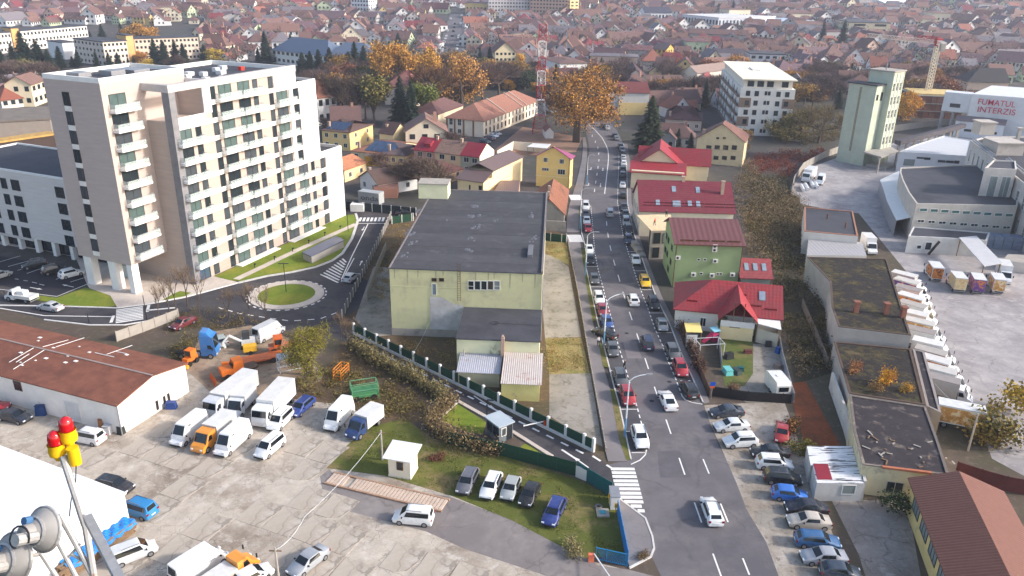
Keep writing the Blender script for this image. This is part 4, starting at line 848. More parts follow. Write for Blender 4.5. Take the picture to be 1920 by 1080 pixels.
for r_ in (.08, .14):
    for i in range(9):
        u = WD * (i + .5) / 9 + r_ * 6; m = MB(); y = DD / 2 * r_ * 1.6; m.box(u - 1.2, y - .03, hD + y * kk, u + .9, y + .03, hD + y * kk + .22); m.build('snow_guard', METT, t, col=S(100, 36, 48))
Ld = side(FD, WD, DD, 'l')
for i in range(4): win(t, Ld, 1.5 + i * 3.4, 3.6, 2.9 + i * 3.4, 5.3); win(t, Ld, 1.5 + i * 3.4, .9, 2.9 + i * 3.4, 2.4)
# half-built extension with timber deck
hB = 6.2; q = [g(*p, hB) for p in [(1222, 402), (1262, 404), (1262, 430), (1222, 432)]]
t, q = flatb('unfinished_house', 'unfinished concrete frame extension with raw timber roof deck', 'building', [(1221, 433), (1262, 432), (1258, 402), (1220, 402)], hB, S(176, 168, 160), roof=P('raw_planks', S(232, 206, 164), .8, .12, 1.5), wm=CONC, par=0)
FB = edge(q, 0); FB = fr2((1221, 433), (1262, 432), hB); WB = FB.gnd(1262, 432, hB).x
for i in range(9):
    m = MB(); m.box(.05 + i * WB / 9, .1, hB, .05 + (i + .92) * WB / 9, FB.gnd(1220, 403, hB).y, hB + .06); m.build('plank', MATS['raw_planks'], t, FB.o - t.location, FB.deg)
win(t, FB, .6, .3, WB * .45, 2.6, FRB, G_DARK, 0, name='opening'); win(t, FB, .6, 3.4, WB * .45, 5.8, FRB, G_DARK, 0, name='opening'); win(t, FB, WB * .55, 3.5, WB * .9, 5.6, FRD, G_CURT, 0, name='opening')
m = MB(); m.tube((-.3, -.3, 0), (-.3, -.3, 6.4), .12, 6); m.build('prop', DARK, t, FB.o - t.location, FB.deg)
for i in range(5):
    m = MB(); m.box(-1.7 + .1 * i, 1 + i * 2.6, 0, -.3, 3.3 + i * 2.6, .5 + .4 * (i % 3)); tag(m.build('building_rubble', CONC, None, FB.o, FB.deg), ['heap of broken blocks by the sidewalk, lowest of five', 'second rubble heap beside the unfinished house', 'third rubble heap, midway along the unfinished house', 'fourth rubble heap, toward the dark red roof', 'last rubble heap nearest the dark red roof'][i], 'rubble', 'rubble by the unfinished house')
# green three storey building
hG = hgt(1262, 538, 455); FG = fr2((1268.5, 455), (1393.5, 458.5), hG); WG = FG.gnd(1393.5, 458.5, hG).x; pG = FG.gnd(1254, 408, hG + 2.4); DG = 13.
rG = FG.ray(1315, 409, v=DG * .62).z - hG
t = fthing('green_building', 'green three storey building with brown seamed roof', 'building', FG)
m = MB(); m.box(0, 0, 0, WG, DG, hG); m.build('wall', PLAS, t, col=S(146, 166, 120)); m = MB(); m.slab([(-.5, -.5, hG - .15), (WG + .5, -.5, hG - .15), (WG + .5, DG * .62, hG + rG), (-.5, DG * .62, hG + rG)], .2); m.slab([(-.5, DG * .62, hG + rG), (WG + .5, DG * .62, hG + rG), (WG + .5, DG + .5, hG), (-.5, DG + .5, hG)], .2); r = m.build('roof', ROOF('brown_seams', None, 0, 1.0, .8, .12, .5), t, col=S(112, 72, 72))
m = MB(); m.add([(.02, 0, hG - .02), (.02, DG, hG - .02), (.02, DG * .62, hG + rG - .2)], [(0, 2, 1)]); m.add([(WG - .02, 0, hG - .02), (WG - .02, DG, hG - .02), (WG - .02, DG * .62, hG + rG - .2)], [(0, 1, 2)]); m.build('gable_wall', PLAS, t, col=S(146, 166, 120))
kk = (rG + .15) / (DG * .62 + .5)
for i in range(4): m = MB(); m.box(WG * (.06 + .235 * i), .5, hG + .12, WG * (.26 + .235 * i), .58, hG + .5); m.build('snow_guard', FRB, r)
m = MB(); m.box(-.5, -.66, hG - .28, WG + .5, -.5, hG - .1); m.build('gutter', FRB, t); m = MB(); m.tube((.05, -.12, 0), (.05, -.12, hG), .08, 6); m.tube((WG - .05, -.12, 0), (WG - .05, -.12, hG), .08, 6); m.build('downpipe', FRB, t)
for x, y in ((812, 412), (808, 458), (343, 556), (815, 598), (540, 770), (775, 780), (1032, 772)):
    p = FG.ray(1220 + x / 6.75, 400 + y / 6.75, v=0); a = MB(); a.box(p.x - .45, -.4, p.z - .35, p.x + .45, -.02, p.z + .35); o = a.build('air_conditioner', WHITEM, t); b = MB(); b.lathe([(.26, 0), (.26, .02)], n=12); b = MB()
    b.add([(p.x - .08 + math.cos(i * .524) * .25, -.41, p.z + math.sin(i * .524) * .25) for i in range(12)], [tuple(range(12))]); b.build('fan_grille', FRD, o)
winpx(t, FG, [(1220 + x0 / 6.75, 400 + y0 / 6.75, 1220 + x1 / 6.75, 400 + y1 / 6.75) for x0, y0, x1, y1 in ((588, 568, 626, 602), (668, 570, 704, 602), (620, 745, 660, 778), (828, 752, 866, 782), (868, 752, 904, 782))], mull=0)
Lg = side(FG, WG, DG, 'l')
for i, (u, z) in enumerate([(3, .62), (7.5, .62), (3, .3), (7.5, .3), (5, .05), (10, .3), (10, .62)]): win(t, Lg, DG - u - .8 - 1, hG * z + .4, DG - u + .8 - 1, hG * z + 1.6, FRD)
t, F, W, D = housepx('annex', 'low annex with red roof and three skylights', 'annex', (1387.5, 518.5), (1451, 520.7), (1392, 500), 3.0, S(142, 150, 138), S(150, 62, 66), rh=2.4, rm=METT, D=7.5)
for i in range(3):
    u = W * (.2 + .3 * i); kk = 2.4 / (D / 2); m = MB(); m.slab([(u - .4, 1.0, 3 + kk + .14), (u + .4, 1.0, 3 + kk + .14), (u + .4, 2.3, 3 + 2.3 * kk + .14), (u - .4, 2.3, 3 + 2.3 * kk + .14)], .14); m.build('skylight', MATS['skylight_glass'], t)
# red tiled house with porch gable and garden
hP = 3.9; FP = fr2((1268, 575), (1463, 594), hP); WP = FP.gnd(1463, 594, hP).x; DP = 11.5; rP = FP.ray(1370, 527, v=DP / 2).z - hP
t = house('garden_house', 'white house under bright red tile roof with porch gable', 'house', FP, WP, DP, hP, rP, S(232, 226, 216), S(152, 50, 56), rm=METT, hip=(1, 0), ov=.5)
u0, u1 = FP.ray(1350, 600, v=0).x, FP.ray(1412, 600, v=0).x
mr, mw_ = MB(), MB(); gable(mr, None, u0, -2.6, u1, DP * .5, hP + .3, 2.7, .5, 'y'); mr.build('porch_roof', METT, t, col=S(154, 52, 58)); mw_.box(u0, -2.4, 0, u1, 0, 2.4); mw_.build('porch_wall', PLAS, t, col=S(236, 214, 166)); mw_ = MB(); mw_.box(u0 - .05, -2.6, 2.4, u1 + .05, -2.35, 3.4); mw_.build('balcony_parapet', PLAS, t, col=S(226, 222, 218))
for i in range(4): m = MB(); x = u0 + .1 + (u1 - u0 - .3) * i / 3; m.box(x, -2.5, 3.4, x + .15, -2.36, hP + .5 + (2.2 if i in (1, 2) else 0)); m.build('balcony_post', WOOD, t)
winpx(t, Fr(FP.wor(0, -2.4), FP.deg), [(1369, 601, 1387.5, 615.5)], fr=FRB, mull=1)
win(t, FP, u0 - 3.2, .8, u0 - 2.2, 2.4); Lp = side(FP, WP, DP, 'l')
for i in range(3): win(t, Lp, 1.6 + i * 3.4, 1, 2.8 + i * 3.4, 2.6)
kk = rP / (DP / 2); u = WP * .83; m = MB(); m.slab([(u - .5, 2.6, hP + 2.6 * kk + .14), (u + .5, 2.6, hP + 2.6 * kk + .14), (u + .5, 4.2, hP + 4.2 * kk + .14), (u - .5, 4.2, hP + 4.2 * kk + .14)], .14); m.build('skylight', MATS['skylight_glass'], t)
for a, b, y in ((.72, .82, 1.4), (.85, .97, 1.0), (.6, .68, 3.2), (.1, .2, 1.2)): m = MB(); m.box(WP * a, y, hP + y * kk, WP * b, y + .08, hP + y * kk + .3); m.build('snow_guard', METT, t, col=S(140, 36, 46))
# lean-tos in the garden
def canopy(name, lb, pts, z, mat, col=None, drop=0, back=None):
    q = ccw([g(*p, z) for p in pts]); c = sum(q, Vector()) / 4; c.z = 0; t = thing(name, lb, 'canopy', c)
    m = MB(); m.slab([(p.x - c.x, p.y - c.y, z - drop * (i in (0, 1))) for i, p in enumerate(q)], .1); m.build('roof', mat, t, col=col)
    for i, p in enumerate(q): m = MB(); k = .92; zz = z - drop * (i in (0, 1)) - .08; m.box((p.x - c.x) * k - .07, (p.y - c.y) * k - .07, 0, (p.x - c.x) * k + .07, (p.y - c.y) * k + .07, zz); m.build('post', WOOD, t)
    return t, q, c
t, q, c = canopy('porch_canopy', 'white sheet canopy at the end of red tiled house', [(1413, 582), (1462, 597), (1465, 618), (1419, 606)], 3.4, WHITEM)
m = MB(); L = [(p.x - c.x, p.y - c.y) for p in q]; m.prism([(x * .9, y * .9) for x, y in L], 0, 2.4, cap=False); m.build('wall', PLAS_OLD, t, col=S(200, 190, 170))
canopy('sun_canopy', 'small yellow canopy roof over a white hut', [(1283, 605), (1312, 605), (1317, 623), (1287, 622)], 2.5, OBJM, S(238, 214, 130))
flatb('white_hut', 'small white hut under the yellow canopy', 'hut', [(1288, 628), (1308, 628), (1308, 616), (1287, 616)], 2.2, S(216, 214, 210), par=0)
# ------------------------------------------------------------------ white apartment block
def apartments():
    h = hgt(1391, 252.6, 165); F = fr2((1389.6, 165), (1491.9, 168.5), h); W = F.gnd(1491.9, 168.5, h).x; D = F.gnd(1360.7, 129.6, h).y
    t = fthing('apartment_block', 'white five storey apartment block with brown panels', 'apartment block', F)
    m = MB(); m.box(0, 0, 0, W, D, h); m.build('wall', PLAS, t, col=S(228, 224, 216)); m = MB(); m.box(1, 1.2, h, W - 1, D - 1, h + 2.9); m.build('penthouse_wall', PLAS, t, col=S(232, 222, 206))
    m = MB(); m.slab([(.2, -.2, h + 3.3), (W + .3, -.2, h + 3.3), (W + .3, D + .3, h + 3.3), (.2, D + .3, h + 3.3)], .4); m.build('roof', PLAS, t, col=S(240, 228, 204)); m = MB(); m.box(W * .4, D * .45, h + 3.3, W * .55, D * .6, h + 3.7); m.build('roof_light', WHITEM, t)
    fl = h / 5
    Fr_ = F
    for i in range(5):
        z = i * fl
        for j, u in enumerate((.14, .3, .47, .53, .7, .86)):
            if i == 0 and j in (0, 5): continue
            w_ = .9 if j in (2, 3) else 1.5
            win(t, F, W * u - w_ / 2, z + (1.1 if j in (2, 3) else .7), W * u + w_ / 2, z + 2.5, FRD, G_DARK, 0 if j in (2, 3) else 1, v=-.15 if (i in (1, 3) and j in (0, 5)) else 0)
    for i in (1, 3):
        for a, b in ((-.25, W * .21), (W * .79, W + .25)):
            m = MB(); m.box(a, -.15, i * fl, b, -.01, (i + 1) * fl); m.build('brown_panel', PLAS, t, col=S(142, 120, 104))
    for u in (.12, .3, .48, .75): win(t, F, W * u, h + .5, W * (u + .12), h + 2.5, FRD, G_DARK, 1, v=1.2)
    L_ = side(F, W, D, 'l')
    for i in range(5):
        m = MB(); m.box(-.9, .4, i * fl + .1, -.02, D - .5, i * fl + .35); m.build('gallery', PLAS, t, col=S(118, 102, 92))
        for j in range(7): win(t, L_, .8 + j * D / 7.3, i * fl + .5, 2.2 + j * D / 7.3, i * fl + 2.4, FRB, G_DARK, 0)
        m = MB(); m.box(-.95, .4, i * fl + .35, -.88, D - .5, i * fl + 1.3)
        if i: m.build('gallery_railing', PLAS, t, col=S(120, 98, 84))
    m = MB(); m.box(-.5, D * .35, 0, -.05, D * .42, h); m.build('white_fin', PLAS, t, col=WHTC)
apartments()
# ------------------------------------------------------------------ pale green silo
def silo():
    F = fr2((1567.3, 301.7), (1616.7, 311.7)); W = F.gnd(1616.7, 311.7).x; h = hgt(1567.3, 301.7, 154.2); d1 = F.ray(1662.5, 151.7, u=W).y; W_ = P('silo_render', None, .9, .1, .3, c2=S(176, 180, 150), thr=(.55, .75), s2=.25, bump=.2)
    u2 = F.ray(1677.5, 135, v=d1); h2 = u2.z; e = F.ray(1699.2, 126.7, u=u2.x)
    t = fthing('grain_silo', 'tall pale green grain silo with stepped top', 'silo', F); gc = S(186, 192, 172)
    m = MB(); m.box(0, 0, 0, W, d1 - .02, h); m.build('wall', W_, t, col=gc); m = MB(); m.box(W * .35, d1, 0, u2.x, e.y, h2); m.build('tower_wall', W_, t, col=S(190, 196, 178))
    m = MB(); m.slab([(-.3, -.3, h + .2), (W + .3, -.3, h + .2), (W + .3, d1, h + .2), (-.3, d1, h + .2)], .4); m.build('roof', FELT, t); m = MB(); m.slab([(W * .35 - .3, d1 - .3, h2 + .2), (u2.x + .3, d1 - .3, h2 + .2), (u2.x + .3, e.y + .3, h2 + .2), (W * .35 - .3, e.y + .3, h2 + .2)], .4); m.build('tower_roof', CONC, t)
    m = MB(); m.tube((W * .8, d1 + 2, h2), (W * .8, d1 + 2, h2 + 2.2), .2, 8); m.build('vent_pipe', GREYM, t)
    m = MB(); u = W * .45; m.box(u - .35, -.05, 4, u + .35, -.01, h - 1); m.build('rust_streak', P('rust_stain', S(150, 140, 118), .9, .25, 1.5), t)
    Rr = Fr(F.wor(u2.x, d1), F.deg + 90); L = e.y - d1; n = 6
    for r_ in range(n):
        z = 2.2 + r_ * (h2 - 4) / n
        for j in range(3): win(t, Rr, L * (.1 + .3 * j), z, L * (.1 + .3 * j) + L * .17, z + (h2 - 4) / n * .62, FRW, G_DARK, 1, tr=.5)
        for j in range(4): pass
    for j in range(4): m = MB(); m.box(u2.x + .0, d1 + L * (.02 + .3 * j), 0, u2.x + .12, d1 + L * (.05 + .3 * j) + .2, h2 - .5); m.build('pilaster', W_, t, col=S(206, 210, 180))
    R1 = side(F, W, d1, 'r'); win(t, R1, d1 * .15, h - 4.5, d1 * .35, h - 2.8, FRB, G_DARK, 0); win(t, R1, d1 * .62, h - 4.8, d1 * .85, h - 2.2, FRD, G_DARK, 1)
    q = [F.gnd(*p, 5.0) for p in ((1618, 284), (1652.5, 294), (1685, 283), (1668, 273))]; m = MB(); m.slab([(p.x, p.y, 5.0) for p in ccw(q)], .4); m.build('loading_canopy', CONC, t)
    for p in q[1:3]: m = MB(); m.box(p.x - .6, p.y - .2, 0, p.x - .2, p.y + .2, 4.6); m.build('canopy_post', CONC, t)
    m = MB(); p = q[1]; m.box(W + .5, 1.0, 0, W + 7, 7, .9); m.build('loading_dock', CONC, t)
silo()
# ------------------------------------------------------------------ factory group on the right
FW = S(214, 214, 214)
def factory():
    h = 8.2
    pts = [(1718, 384), (1907.5, 388), (1912, 330), (1880, 312), (1798, 311), (1688, 316), (1687, 325), (1691.7, 340), (1703, 363)]
    t, q = flatb('factory_hall', 'grey factory hall with curved side and rows of windows', 'factory', pts, h, S(192, 184, 174), wm=PLAS_OLD, par=.3)
    F = fr2((1718, 384), (1907.5, 388), h)
    for i in range(9):
        x = 1640 + (508 + i * 120.5) / 6; y = 320 + (420 + i * 7.5) / 6; winpx(t, F, [(x, y, x + 13.5, y + 6.8)], fr=FRW, gl=GLASS('green_glazing', (.05, .14, .13), .2), mull=0)
        y = 320 + (548 + i * 9) / 6; x -= 4.5; winpx(t, F, [(x, y, x + 12.5, y + 6)], fr=FRW, mull=1)
    # lower annex
    t, q = flatb('factory_annex', 'low flat roofed annex with white end room', 'annex', [(1703, 444), (1770, 447), (1850, 452), (1856, 437), (1712, 426)], 3.6, S(210, 206, 200), wm=PLAS_OLD, par=.15)
    F = fr2((1703, 444), (1770, 447), 3.6); winpx(t, F, [(1719.5, 459, 1726.5, 467)], mull=0); winpx(t, F, [(1736, 454, 1745, 469)], name='door', mull=0)
    m = MB(); a, b = F.ray(1737, 476, v=0), F.ray(1759, 448, v=0); m.bar(F.wor(a.x, -.9, .1) - t.location, F.wor(b.x, -.9, 3.2) - t.location, .9, .12); m.build('outside_stair', DARK, t)
    # curved canopy along the hall
    t = thing('curved_canopy', 'long curved white sheet canopy beside the factory', 'canopy', g(1690, 400, 0))
    out = [(1650, 337), (1656, 353), (1663, 376), (1672, 395), (1681, 413)]; inn = [(1686, 320), (1689, 345), (1696, 368), (1705, 388), (1713, 406)]; m = MB(); c = t.location
    O_ = [g(*p, 3.8) - c for p in out]; I_ = [g(*p, 4.6) - c for p in inn]
    for i in range(4): m.slab([O_[i], O_[i + 1], I_[i + 1], I_[i]], .12)
    m.build('roof', WHITEM, t); m = MB()
    for i in range(4): m.add([(O_[i].x, O_[i].y, 3.7), (O_[i + 1].x, O_[i + 1].y, 3.7), (O_[i + 1].x, O_[i + 1].y, 0), (O_[i].x, O_[i].y, 0)], [(0, 1, 2, 3)])
    m.build('side_sheet', GREYM, t)
    # white hall behind
    t, q = flatb('white_hall', 'white low hall with ribbed roof and ribbon windows', 'hall', [(1686, 285), (1815, 293), (1822, 264), (1770, 255), (1716, 272)], 6.0, FW, roof=ROOF('white_ribbed_roof', S(200, 200, 202), 0, 3.2, .9, .06, .6, axis='DIAGONAL'), par=.12)
    F = fr2((1686, 285), (1815, 293), 6.0); winpx(t, F, [(1719, 294, 1732, 298), (1733, 295, 1744, 300), (1759, 300, 1772, 305), (1774, 301, 1788, 306), (1790, 301, 1798, 307)], fr=FRD, mull=3); winpx(t, F, [(1695, 297, 1714, 312)], fr=FRW, gl=G_CURT, mull=0, name='door')
    # no smoking hall
    h2 = 15.3; t, q = flatb('gable_hall', 'white hall with red no smoking lettering', 'hall', [(1823, 176), (1904, 182), (1980, 190), (1975, 168), (1860, 160)], h2, FW, par=0, roof=P('pale_sheet_roof', S(216, 214, 214), .6, .06, .3))
    F = fr2((1823, 176), (1904, 183), h2); W = F.gnd(1904, 183, h2).x
    t2 = t; red = P('sign_red', S(196, 44, 74), .7, .12, 1)
    for s_, x, y, x1 in (('FUMATUL', 1832, 195, 1903), ('INTERZIS', 1831, 209.5, 1903)):
        a = F.ray(x, y, v=0); b = F.ray(x1, y + 6, v=0); top = F.ray(x, y - 11.5, v=0); hh = top.z - a.z
        o = text3(t, s_, (0, 0, 0), hh * 1.35, red, bold=.006); L = o.dimensions.x; wd = max(v.co.x for v in o.data.vertices); o.scale = ((b.x - a.x) / wd, 1, 1); p = F.wor(a.x, -.06, a.z) - t.location; o.location = p; o.rotation_euler = (R(90), 0, R(F.deg))
    hl = F.ray(1815, 222, v=0).z
    m = MB(); m.box(-3, -4.0, 0, W * .92, 0, 6.0); m.build('porch_wall', PLAS, t, F.o - t.location, F.deg, col=S(212, 214, 218)); m = MB(); m.slab([(-3.3, -4.4, 6.0), (W * .95, -4.4, 6.0), (W * .95, 0, 7.3), (-3.3, 0, 7.3)], .2); m.build('porch_roof', SEAM, t, F.o - t.location, F.deg, col=S(120, 108, 112))
    for u in (.02, .3, .62): win(t, Fr(F.wor(0, -4.0), F.deg), W * u, 2.2, W * u + 2.4, 3.1, FRD, G_DARK, 2)
    m = MB(); m.box(-9, .5, 8.2, -.05, 7, h2 - .2); m.build('side_box', PLAS, t, F.o - t.location, F.deg, col=S(206, 208, 210)); win(t, Fr(F.wor(0, .5), F.deg), -6.5, 9.8, -3, 11.2, FRD, G_DARK, 3)
    for u, v in ((-8.6, 1), (-5, 1), (-8.6, 6.5), (-5, 6.5)): m = MB(); m.box(u - .3, v - .3, 0, u + .3, v + .3, 8.2); m.build('box_leg', GREYM, t, F.o - t.location, F.deg)
    # stair tower and long rear wing
    t, q = flatb('stair_tower', 'pale concrete stair tower rising beside the curved factory', 'tower', [(1846, 317), (1906, 320), (1904, 304), (1862, 302)], 14.5, S(206, 198, 190), wm=PLAS_OLD, par=.3)
    F = fr2((1846, 317), (1906, 320), 14.5); win(t, F, 1.6, 1, 3.4, 13, FRW, G_CURT, 0, name='stair_window'); win(t, F, 4.2, 1, 6.2, 13, FRW, G_CURT, 1, name='stair_window')
    t, q = flatb('factory_wing', 'long grey factory wing with dark roof behind stair tower', 'factory', [(1819, 266), (1862, 300), (1960, 380), (2060, 380), (1990, 258), (1850, 258)], 12.5, S(198, 192, 186), wm=PLAS_OLD, par=.4)
    F = fr2((1819, 266), (1862, 300), 12.5); W = F.gnd(1862, 300, 12.5).x
    for i in range(5): win(t, F, 2 + i * W / 5.4, 7.5, 3.4 + i * W / 5.4, 11, FRW, G_DARK, 1)
    F2 = fr2((1862, 300), (1960, 380), 12.5); W2 = F2.gnd(1960, 380, 12.5).x
    for i in range(8):
        for z in (2, 7.5): win(t, F2, 4 + i * W2 / 8.5, z, 5.6 + i * W2 / 8.5, z + 3.2, FRW, G_DARK, 1, tr=.5)
    m = MB(); p = g(1842, 247, 12.5); 
    for x, y, s_, hh in ((1842, 250, 2.2, 3.4), (1878, 286, 3.5, 3.0), (1906, 268, .4, 4)):
        p = g(x, y, 12.5) - t.location; m = MB(); m.box(p.x - s_, p.y - s_, 12.4, p.x + s_, p.y + s_, 12.5 + hh); m.box(p.x - s_ - .3, p.y - s_ - .3, 12.5 + hh, p.x + s_ + .3, p.y + s_ + .3, 12.8 + hh); m.build('roof_stack', PLAS_OLD, t, col=S(190, 180, 170))
    m = MB()
    for i in range(2):
        for a, b in (((1822, 263), (1862, 296)), ((1886, 300), (1940, 345))):
            p, r_ = g(*a, 13.2) - t.location, g(*b, 13.2) - t.location; off = Vector((1.1 * i, .8 * i, .25)); m.tube(p + off, r_ + off, .22, 6)
    m.build('roof_pipes', GREYM, t)
    # loading canopy
    t, q, c = canopy('loading_canopy', 'grey and white loading canopy on posts in yard', [(1798, 445), (1831, 442), (1880, 493), (1846, 499)], 4.0, P('canopy_sheet', S(196, 194, 194), .6, .08), None)
    # stacked crates
    t = thing('crate_stack', 'stack of grey-blue plastic crates under sheet roof', 'crates', g(1872, 462)); F = fr2((1843, 465), (1905, 470))
    for i in range(5):
        for j in range(3): m = MB(); m.box(.02 + i * 1.9, 0, .05 + j * .95, 1.8 + i * 1.9, 3, .95 + j * .95); m.build('crate', OBJM, t, F.o - t.location, F.deg, col=S(128, 138, 156))
    flatb('yard_wall', 'low grey wall block at the yard edge', 'wall', [(1880, 488), (1960, 497), (1965, 480), (1890, 476)], 2.2, S(196, 188, 180), par=0, roof=CONC)
factory()
# conveyor bridge
t = thing('conveyor_bridge', 'long dark conveyor bridge on stubby piers from silo', 'conveyor', g(1740, 270)); a, b = g(1683, 268, 3.5) - t.location, g(1806, 236, 6) - t.location; m = MB(); m.bar((a.x, a.y, 3.6), (b.x, b.y, 6.2), 2.2, 1.4); m.build('gallery', P('dark_gallery', S(84, 80, 84), .8, .2, .6), t)
for i in range(9):
    p = a + (b - a) * (i + .3) / 9; m = MB(); m.box(p.x - .35, p.y - .35, 0, p.x + .35, p.y + .35, 3 + 2.5 * i / 9); m.build('pier', CONC, t)
# concrete fence behind the silo
def panel_fence(name, lb, pts, hh, mat, step=2.6, post=None, pw=.08, thick=.06, pcol=None, plinth=0, group=None, postm=None, ph=.1, foot=0):
    L = [Vector((p.x, p.y, 0)) for p in pts]; o = L[0]; t = thing(name, lb, 'fence', o, 0, group)
    A = along(L, step); A.append((L[-1].xy, (L[-1] - L[-2]).normalized().xy))
    pm = MB().box(-pw, -pw, 0, pw, pw, hh + ph).mesh('post', postm or mat); cache = {}
    for i, (p, d) in enumerate(A):
        ob('post', pm, t, (p.x - o.x, p.y - o.y, 0), math.degrees(math.atan2(d.y, d.x)))
        if i + 1 < len(A):
            q = A[i + 1][0]; e = q - p; Ln = e.length - 2 * pw
            if Ln < .2: continue
            key = round(Ln, 1)
            if key not in cache: cache[key] = MB().box(0, -thick / 2, plinth + foot, Ln, thick / 2, hh).mesh('panel', mat)
            dd = e.normalized(); ob('panel', cache[key], t, (p.x - o.x + dd.x * pw, p.y - o.y + dd.y * pw, 0), math.degrees(math.atan2(dd.y, dd.x)))
    return t
panel_fence('concrete_fence', 'pale concrete panel fence behind the silo yard', [g(*p) for p in [(1674, 247), (1730, 239), (1806, 232)]], 2.4, CONC, 3.2)
panel_fence('concrete_fence', 'curved concrete fence left of the silo', [g(*p) for p in [(1482, 372), (1487, 345), (1505, 318), (1545, 296), (1570, 287)]], 2.2, CONC, 3.0)
# building shell under construction
FX = fr2((1708, 222), (1800, 226)); t = fthing('construction_shell', 'brick and concrete shell under construction behind crane', 'building', FX); W = FX.gnd(1800, 226).x
for i in range(4):
    m = MB(); m.box(-1 + (0), -.5, i * 3.1, W + 1, 18, i * 3.1 + .3); m.build('floor_slab', CONC, t)
    if i < 3:
        for j in range(9):
            m = MB(); m.box(W * j / 9 + .3, .2, i * 3.1 + .3, W * j / 9 + (2.2 if (i + j) % 3 else 4.4), .5, i * 3.1 + 3.1); m.build('brick_pier', P('raw_brick', S(156, 110, 92), .9, .2, 1), t)
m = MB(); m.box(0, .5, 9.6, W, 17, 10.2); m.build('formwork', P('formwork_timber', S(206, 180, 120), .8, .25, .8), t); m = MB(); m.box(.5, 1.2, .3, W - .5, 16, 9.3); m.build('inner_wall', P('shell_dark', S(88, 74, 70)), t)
def lattice(m, p, q, w_, n, up=None, r=.12):
    p, q = Vector(p), Vector(q); d = (q - p).normalized(); a = d.orthogonal().normalized() if up is None else d.cross(up).normalized(); b = a.cross(d); C4 = [(a + b) * w_ / 2, (b - a) * w_ / 2, (-a - b) * w_ / 2, (a - b) * w_ / 2]
    for c in C4: m.tube(p + c, q + c, r, 4)
    for i in range(n):
        s0, s1 = p + (q - p) * i / n, p + (q - p) * (i + 1) / n
        for j in range(4): m.tube(s0 + C4[j], s1 + C4[(j + 1) % 4], r * .6, 3); m.tube(s1 + C4[j], s1 + C4[(j + 1) % 4], r * .5, 3)
def crane():
    b = g(1731, 214); h = hgt(1731, 214, 84, b); t = thing('tower_crane', 'cream and red tower crane over the construction shell', 'crane', b); m = MB(); lattice(m, (0, 0, 0), (0, 0, h), 1.8, 22, Vector((0, 1, 0)), .16); m.build('mast', OBJM, t, col=S(226, 212, 188))
    e = g(1627, 66, h + 1) - b; c_ = g(1799, 97, h + 1) - b; e.z = c_.z = h + 1; m = MB(); J = Vector((e.x, e.y, 0)); lattice(m, (0, 0, h + 1), J + Vector((0, 0, h + 1)), 1.5, 22, Vector((0, 0, 1)), .14); m.build('jib', OBJM, t, col=S(226, 206, 190)); m = MB(); lattice(m, (0, 0, h + 2.4), J * .3 + Vector((0, 0, h + 2.2)), 1.3, 6, Vector((0, 0, 1)), .18); m.build('jib_root', OBJM, t, col=S(190, 70, 74))
    k = Vector((c_.x, c_.y, 0)).normalized() * 13; k.z = h + 1; m = MB(); lattice(m, (0, 0, h + 1), k, 1.5, 6, Vector((0, 0, 1)), .16); m.build('counter_jib', OBJM, t, col=S(220, 214, 200)); m = MB(); m.box(k.x - 1.4, k.y - .8, h - 1.6, k.x + .4, k.y + .8, h + 1.4); m.build('counterweight', CONC, t)
    m = MB(); m.box(-1.2, -1.2, h - .4, 1.2, 1.2, h + 2.6); m.build('slewing_cab', OBJM, t, col=S(176, 52, 56))
crane()
def mast():
    b = g(1012, 249); h = hgt(1012, 249, 45, b); t = thing('lattice_mast', 'tall red and white lattice communications mast', 'mast', b); ys = [252, 216, 187, 160, 133, 107, 77, 45]; zs = [0] + [hgt(1012, 249, y, b) for y in ys[1:]]
    wd = lambda z: 3.3 + (5.4 - 3.3) * max(0, 1 - z / (h * .22)) if z < h * .22 else 3.3 - .9 * (z / h)
    for i in range(7):
        m = MB(); z0, z1 = zs[i], zs[i + 1]; n = 3
        for j in range(n):
            a, c = z0 + (z1 - z0) * j / n, z0 + (z1 - z0) * (j + 1) / n; w0, w1 = wd(a) / 2, wd(c) / 2; A = [Vector((sx * w0, sy * w0, a)) for sx, sy in ((1, 1), (-1, 1), (-1, -1), (1, -1))]; B = [Vector((sx * w1, sy * w1, c)) for sx, sy in ((1, 1), (-1, 1), (-1, -1), (1, -1))]
            for q in range(4):
                m.tube(A[q], B[q], .11, 5); m.tube(A[q], B[(q + 1) % 4], .055, 4); m.tube(A[(q + 1) % 4], B[q], .055, 4); m.tube(B[q], B[(q + 1) % 4], .06, 4)
            m.box(-w1 * .9, -w1 * .9, c - .06, w1 * .9, w1 * .9, c - .02) if j == n - 1 else None
        m.build('mast_section', OBJM, t, col=S(176, 36, 46) if i % 2 == 0 else S(232, 228, 224))
    for z, a, s_ in ((zs[4] + 1, 0, .7), (zs[5] - 1, 2, .6), (zs[6] + 2, 1, .7), (zs[2] + 1, 1, 1.0), (zs[3] + 2, 3, .6)):
        m = MB(); m.lathe([(.05, 0), (s_, .3), (s_, .36), (.05, .1)], n=12); o = m.build('dish_antenna', WHITEM, t, (1.9 * math.cos(a * 1.57), 1.9 * math.sin(a * 1.57), z)); o.rotation_euler = (R(90), 0, a * 1.57)
    for i in range(6): m = MB(); a = i * 1.05; m.box(math.cos(a) * 2 - .15, math.sin(a) * 2 - .15, zs[5] + .5, math.cos(a) * 2 + .15, math.sin(a) * 2 + .15, zs[5] + 2.4); m.build('panel_antenna', WHITEM, t)
mast()
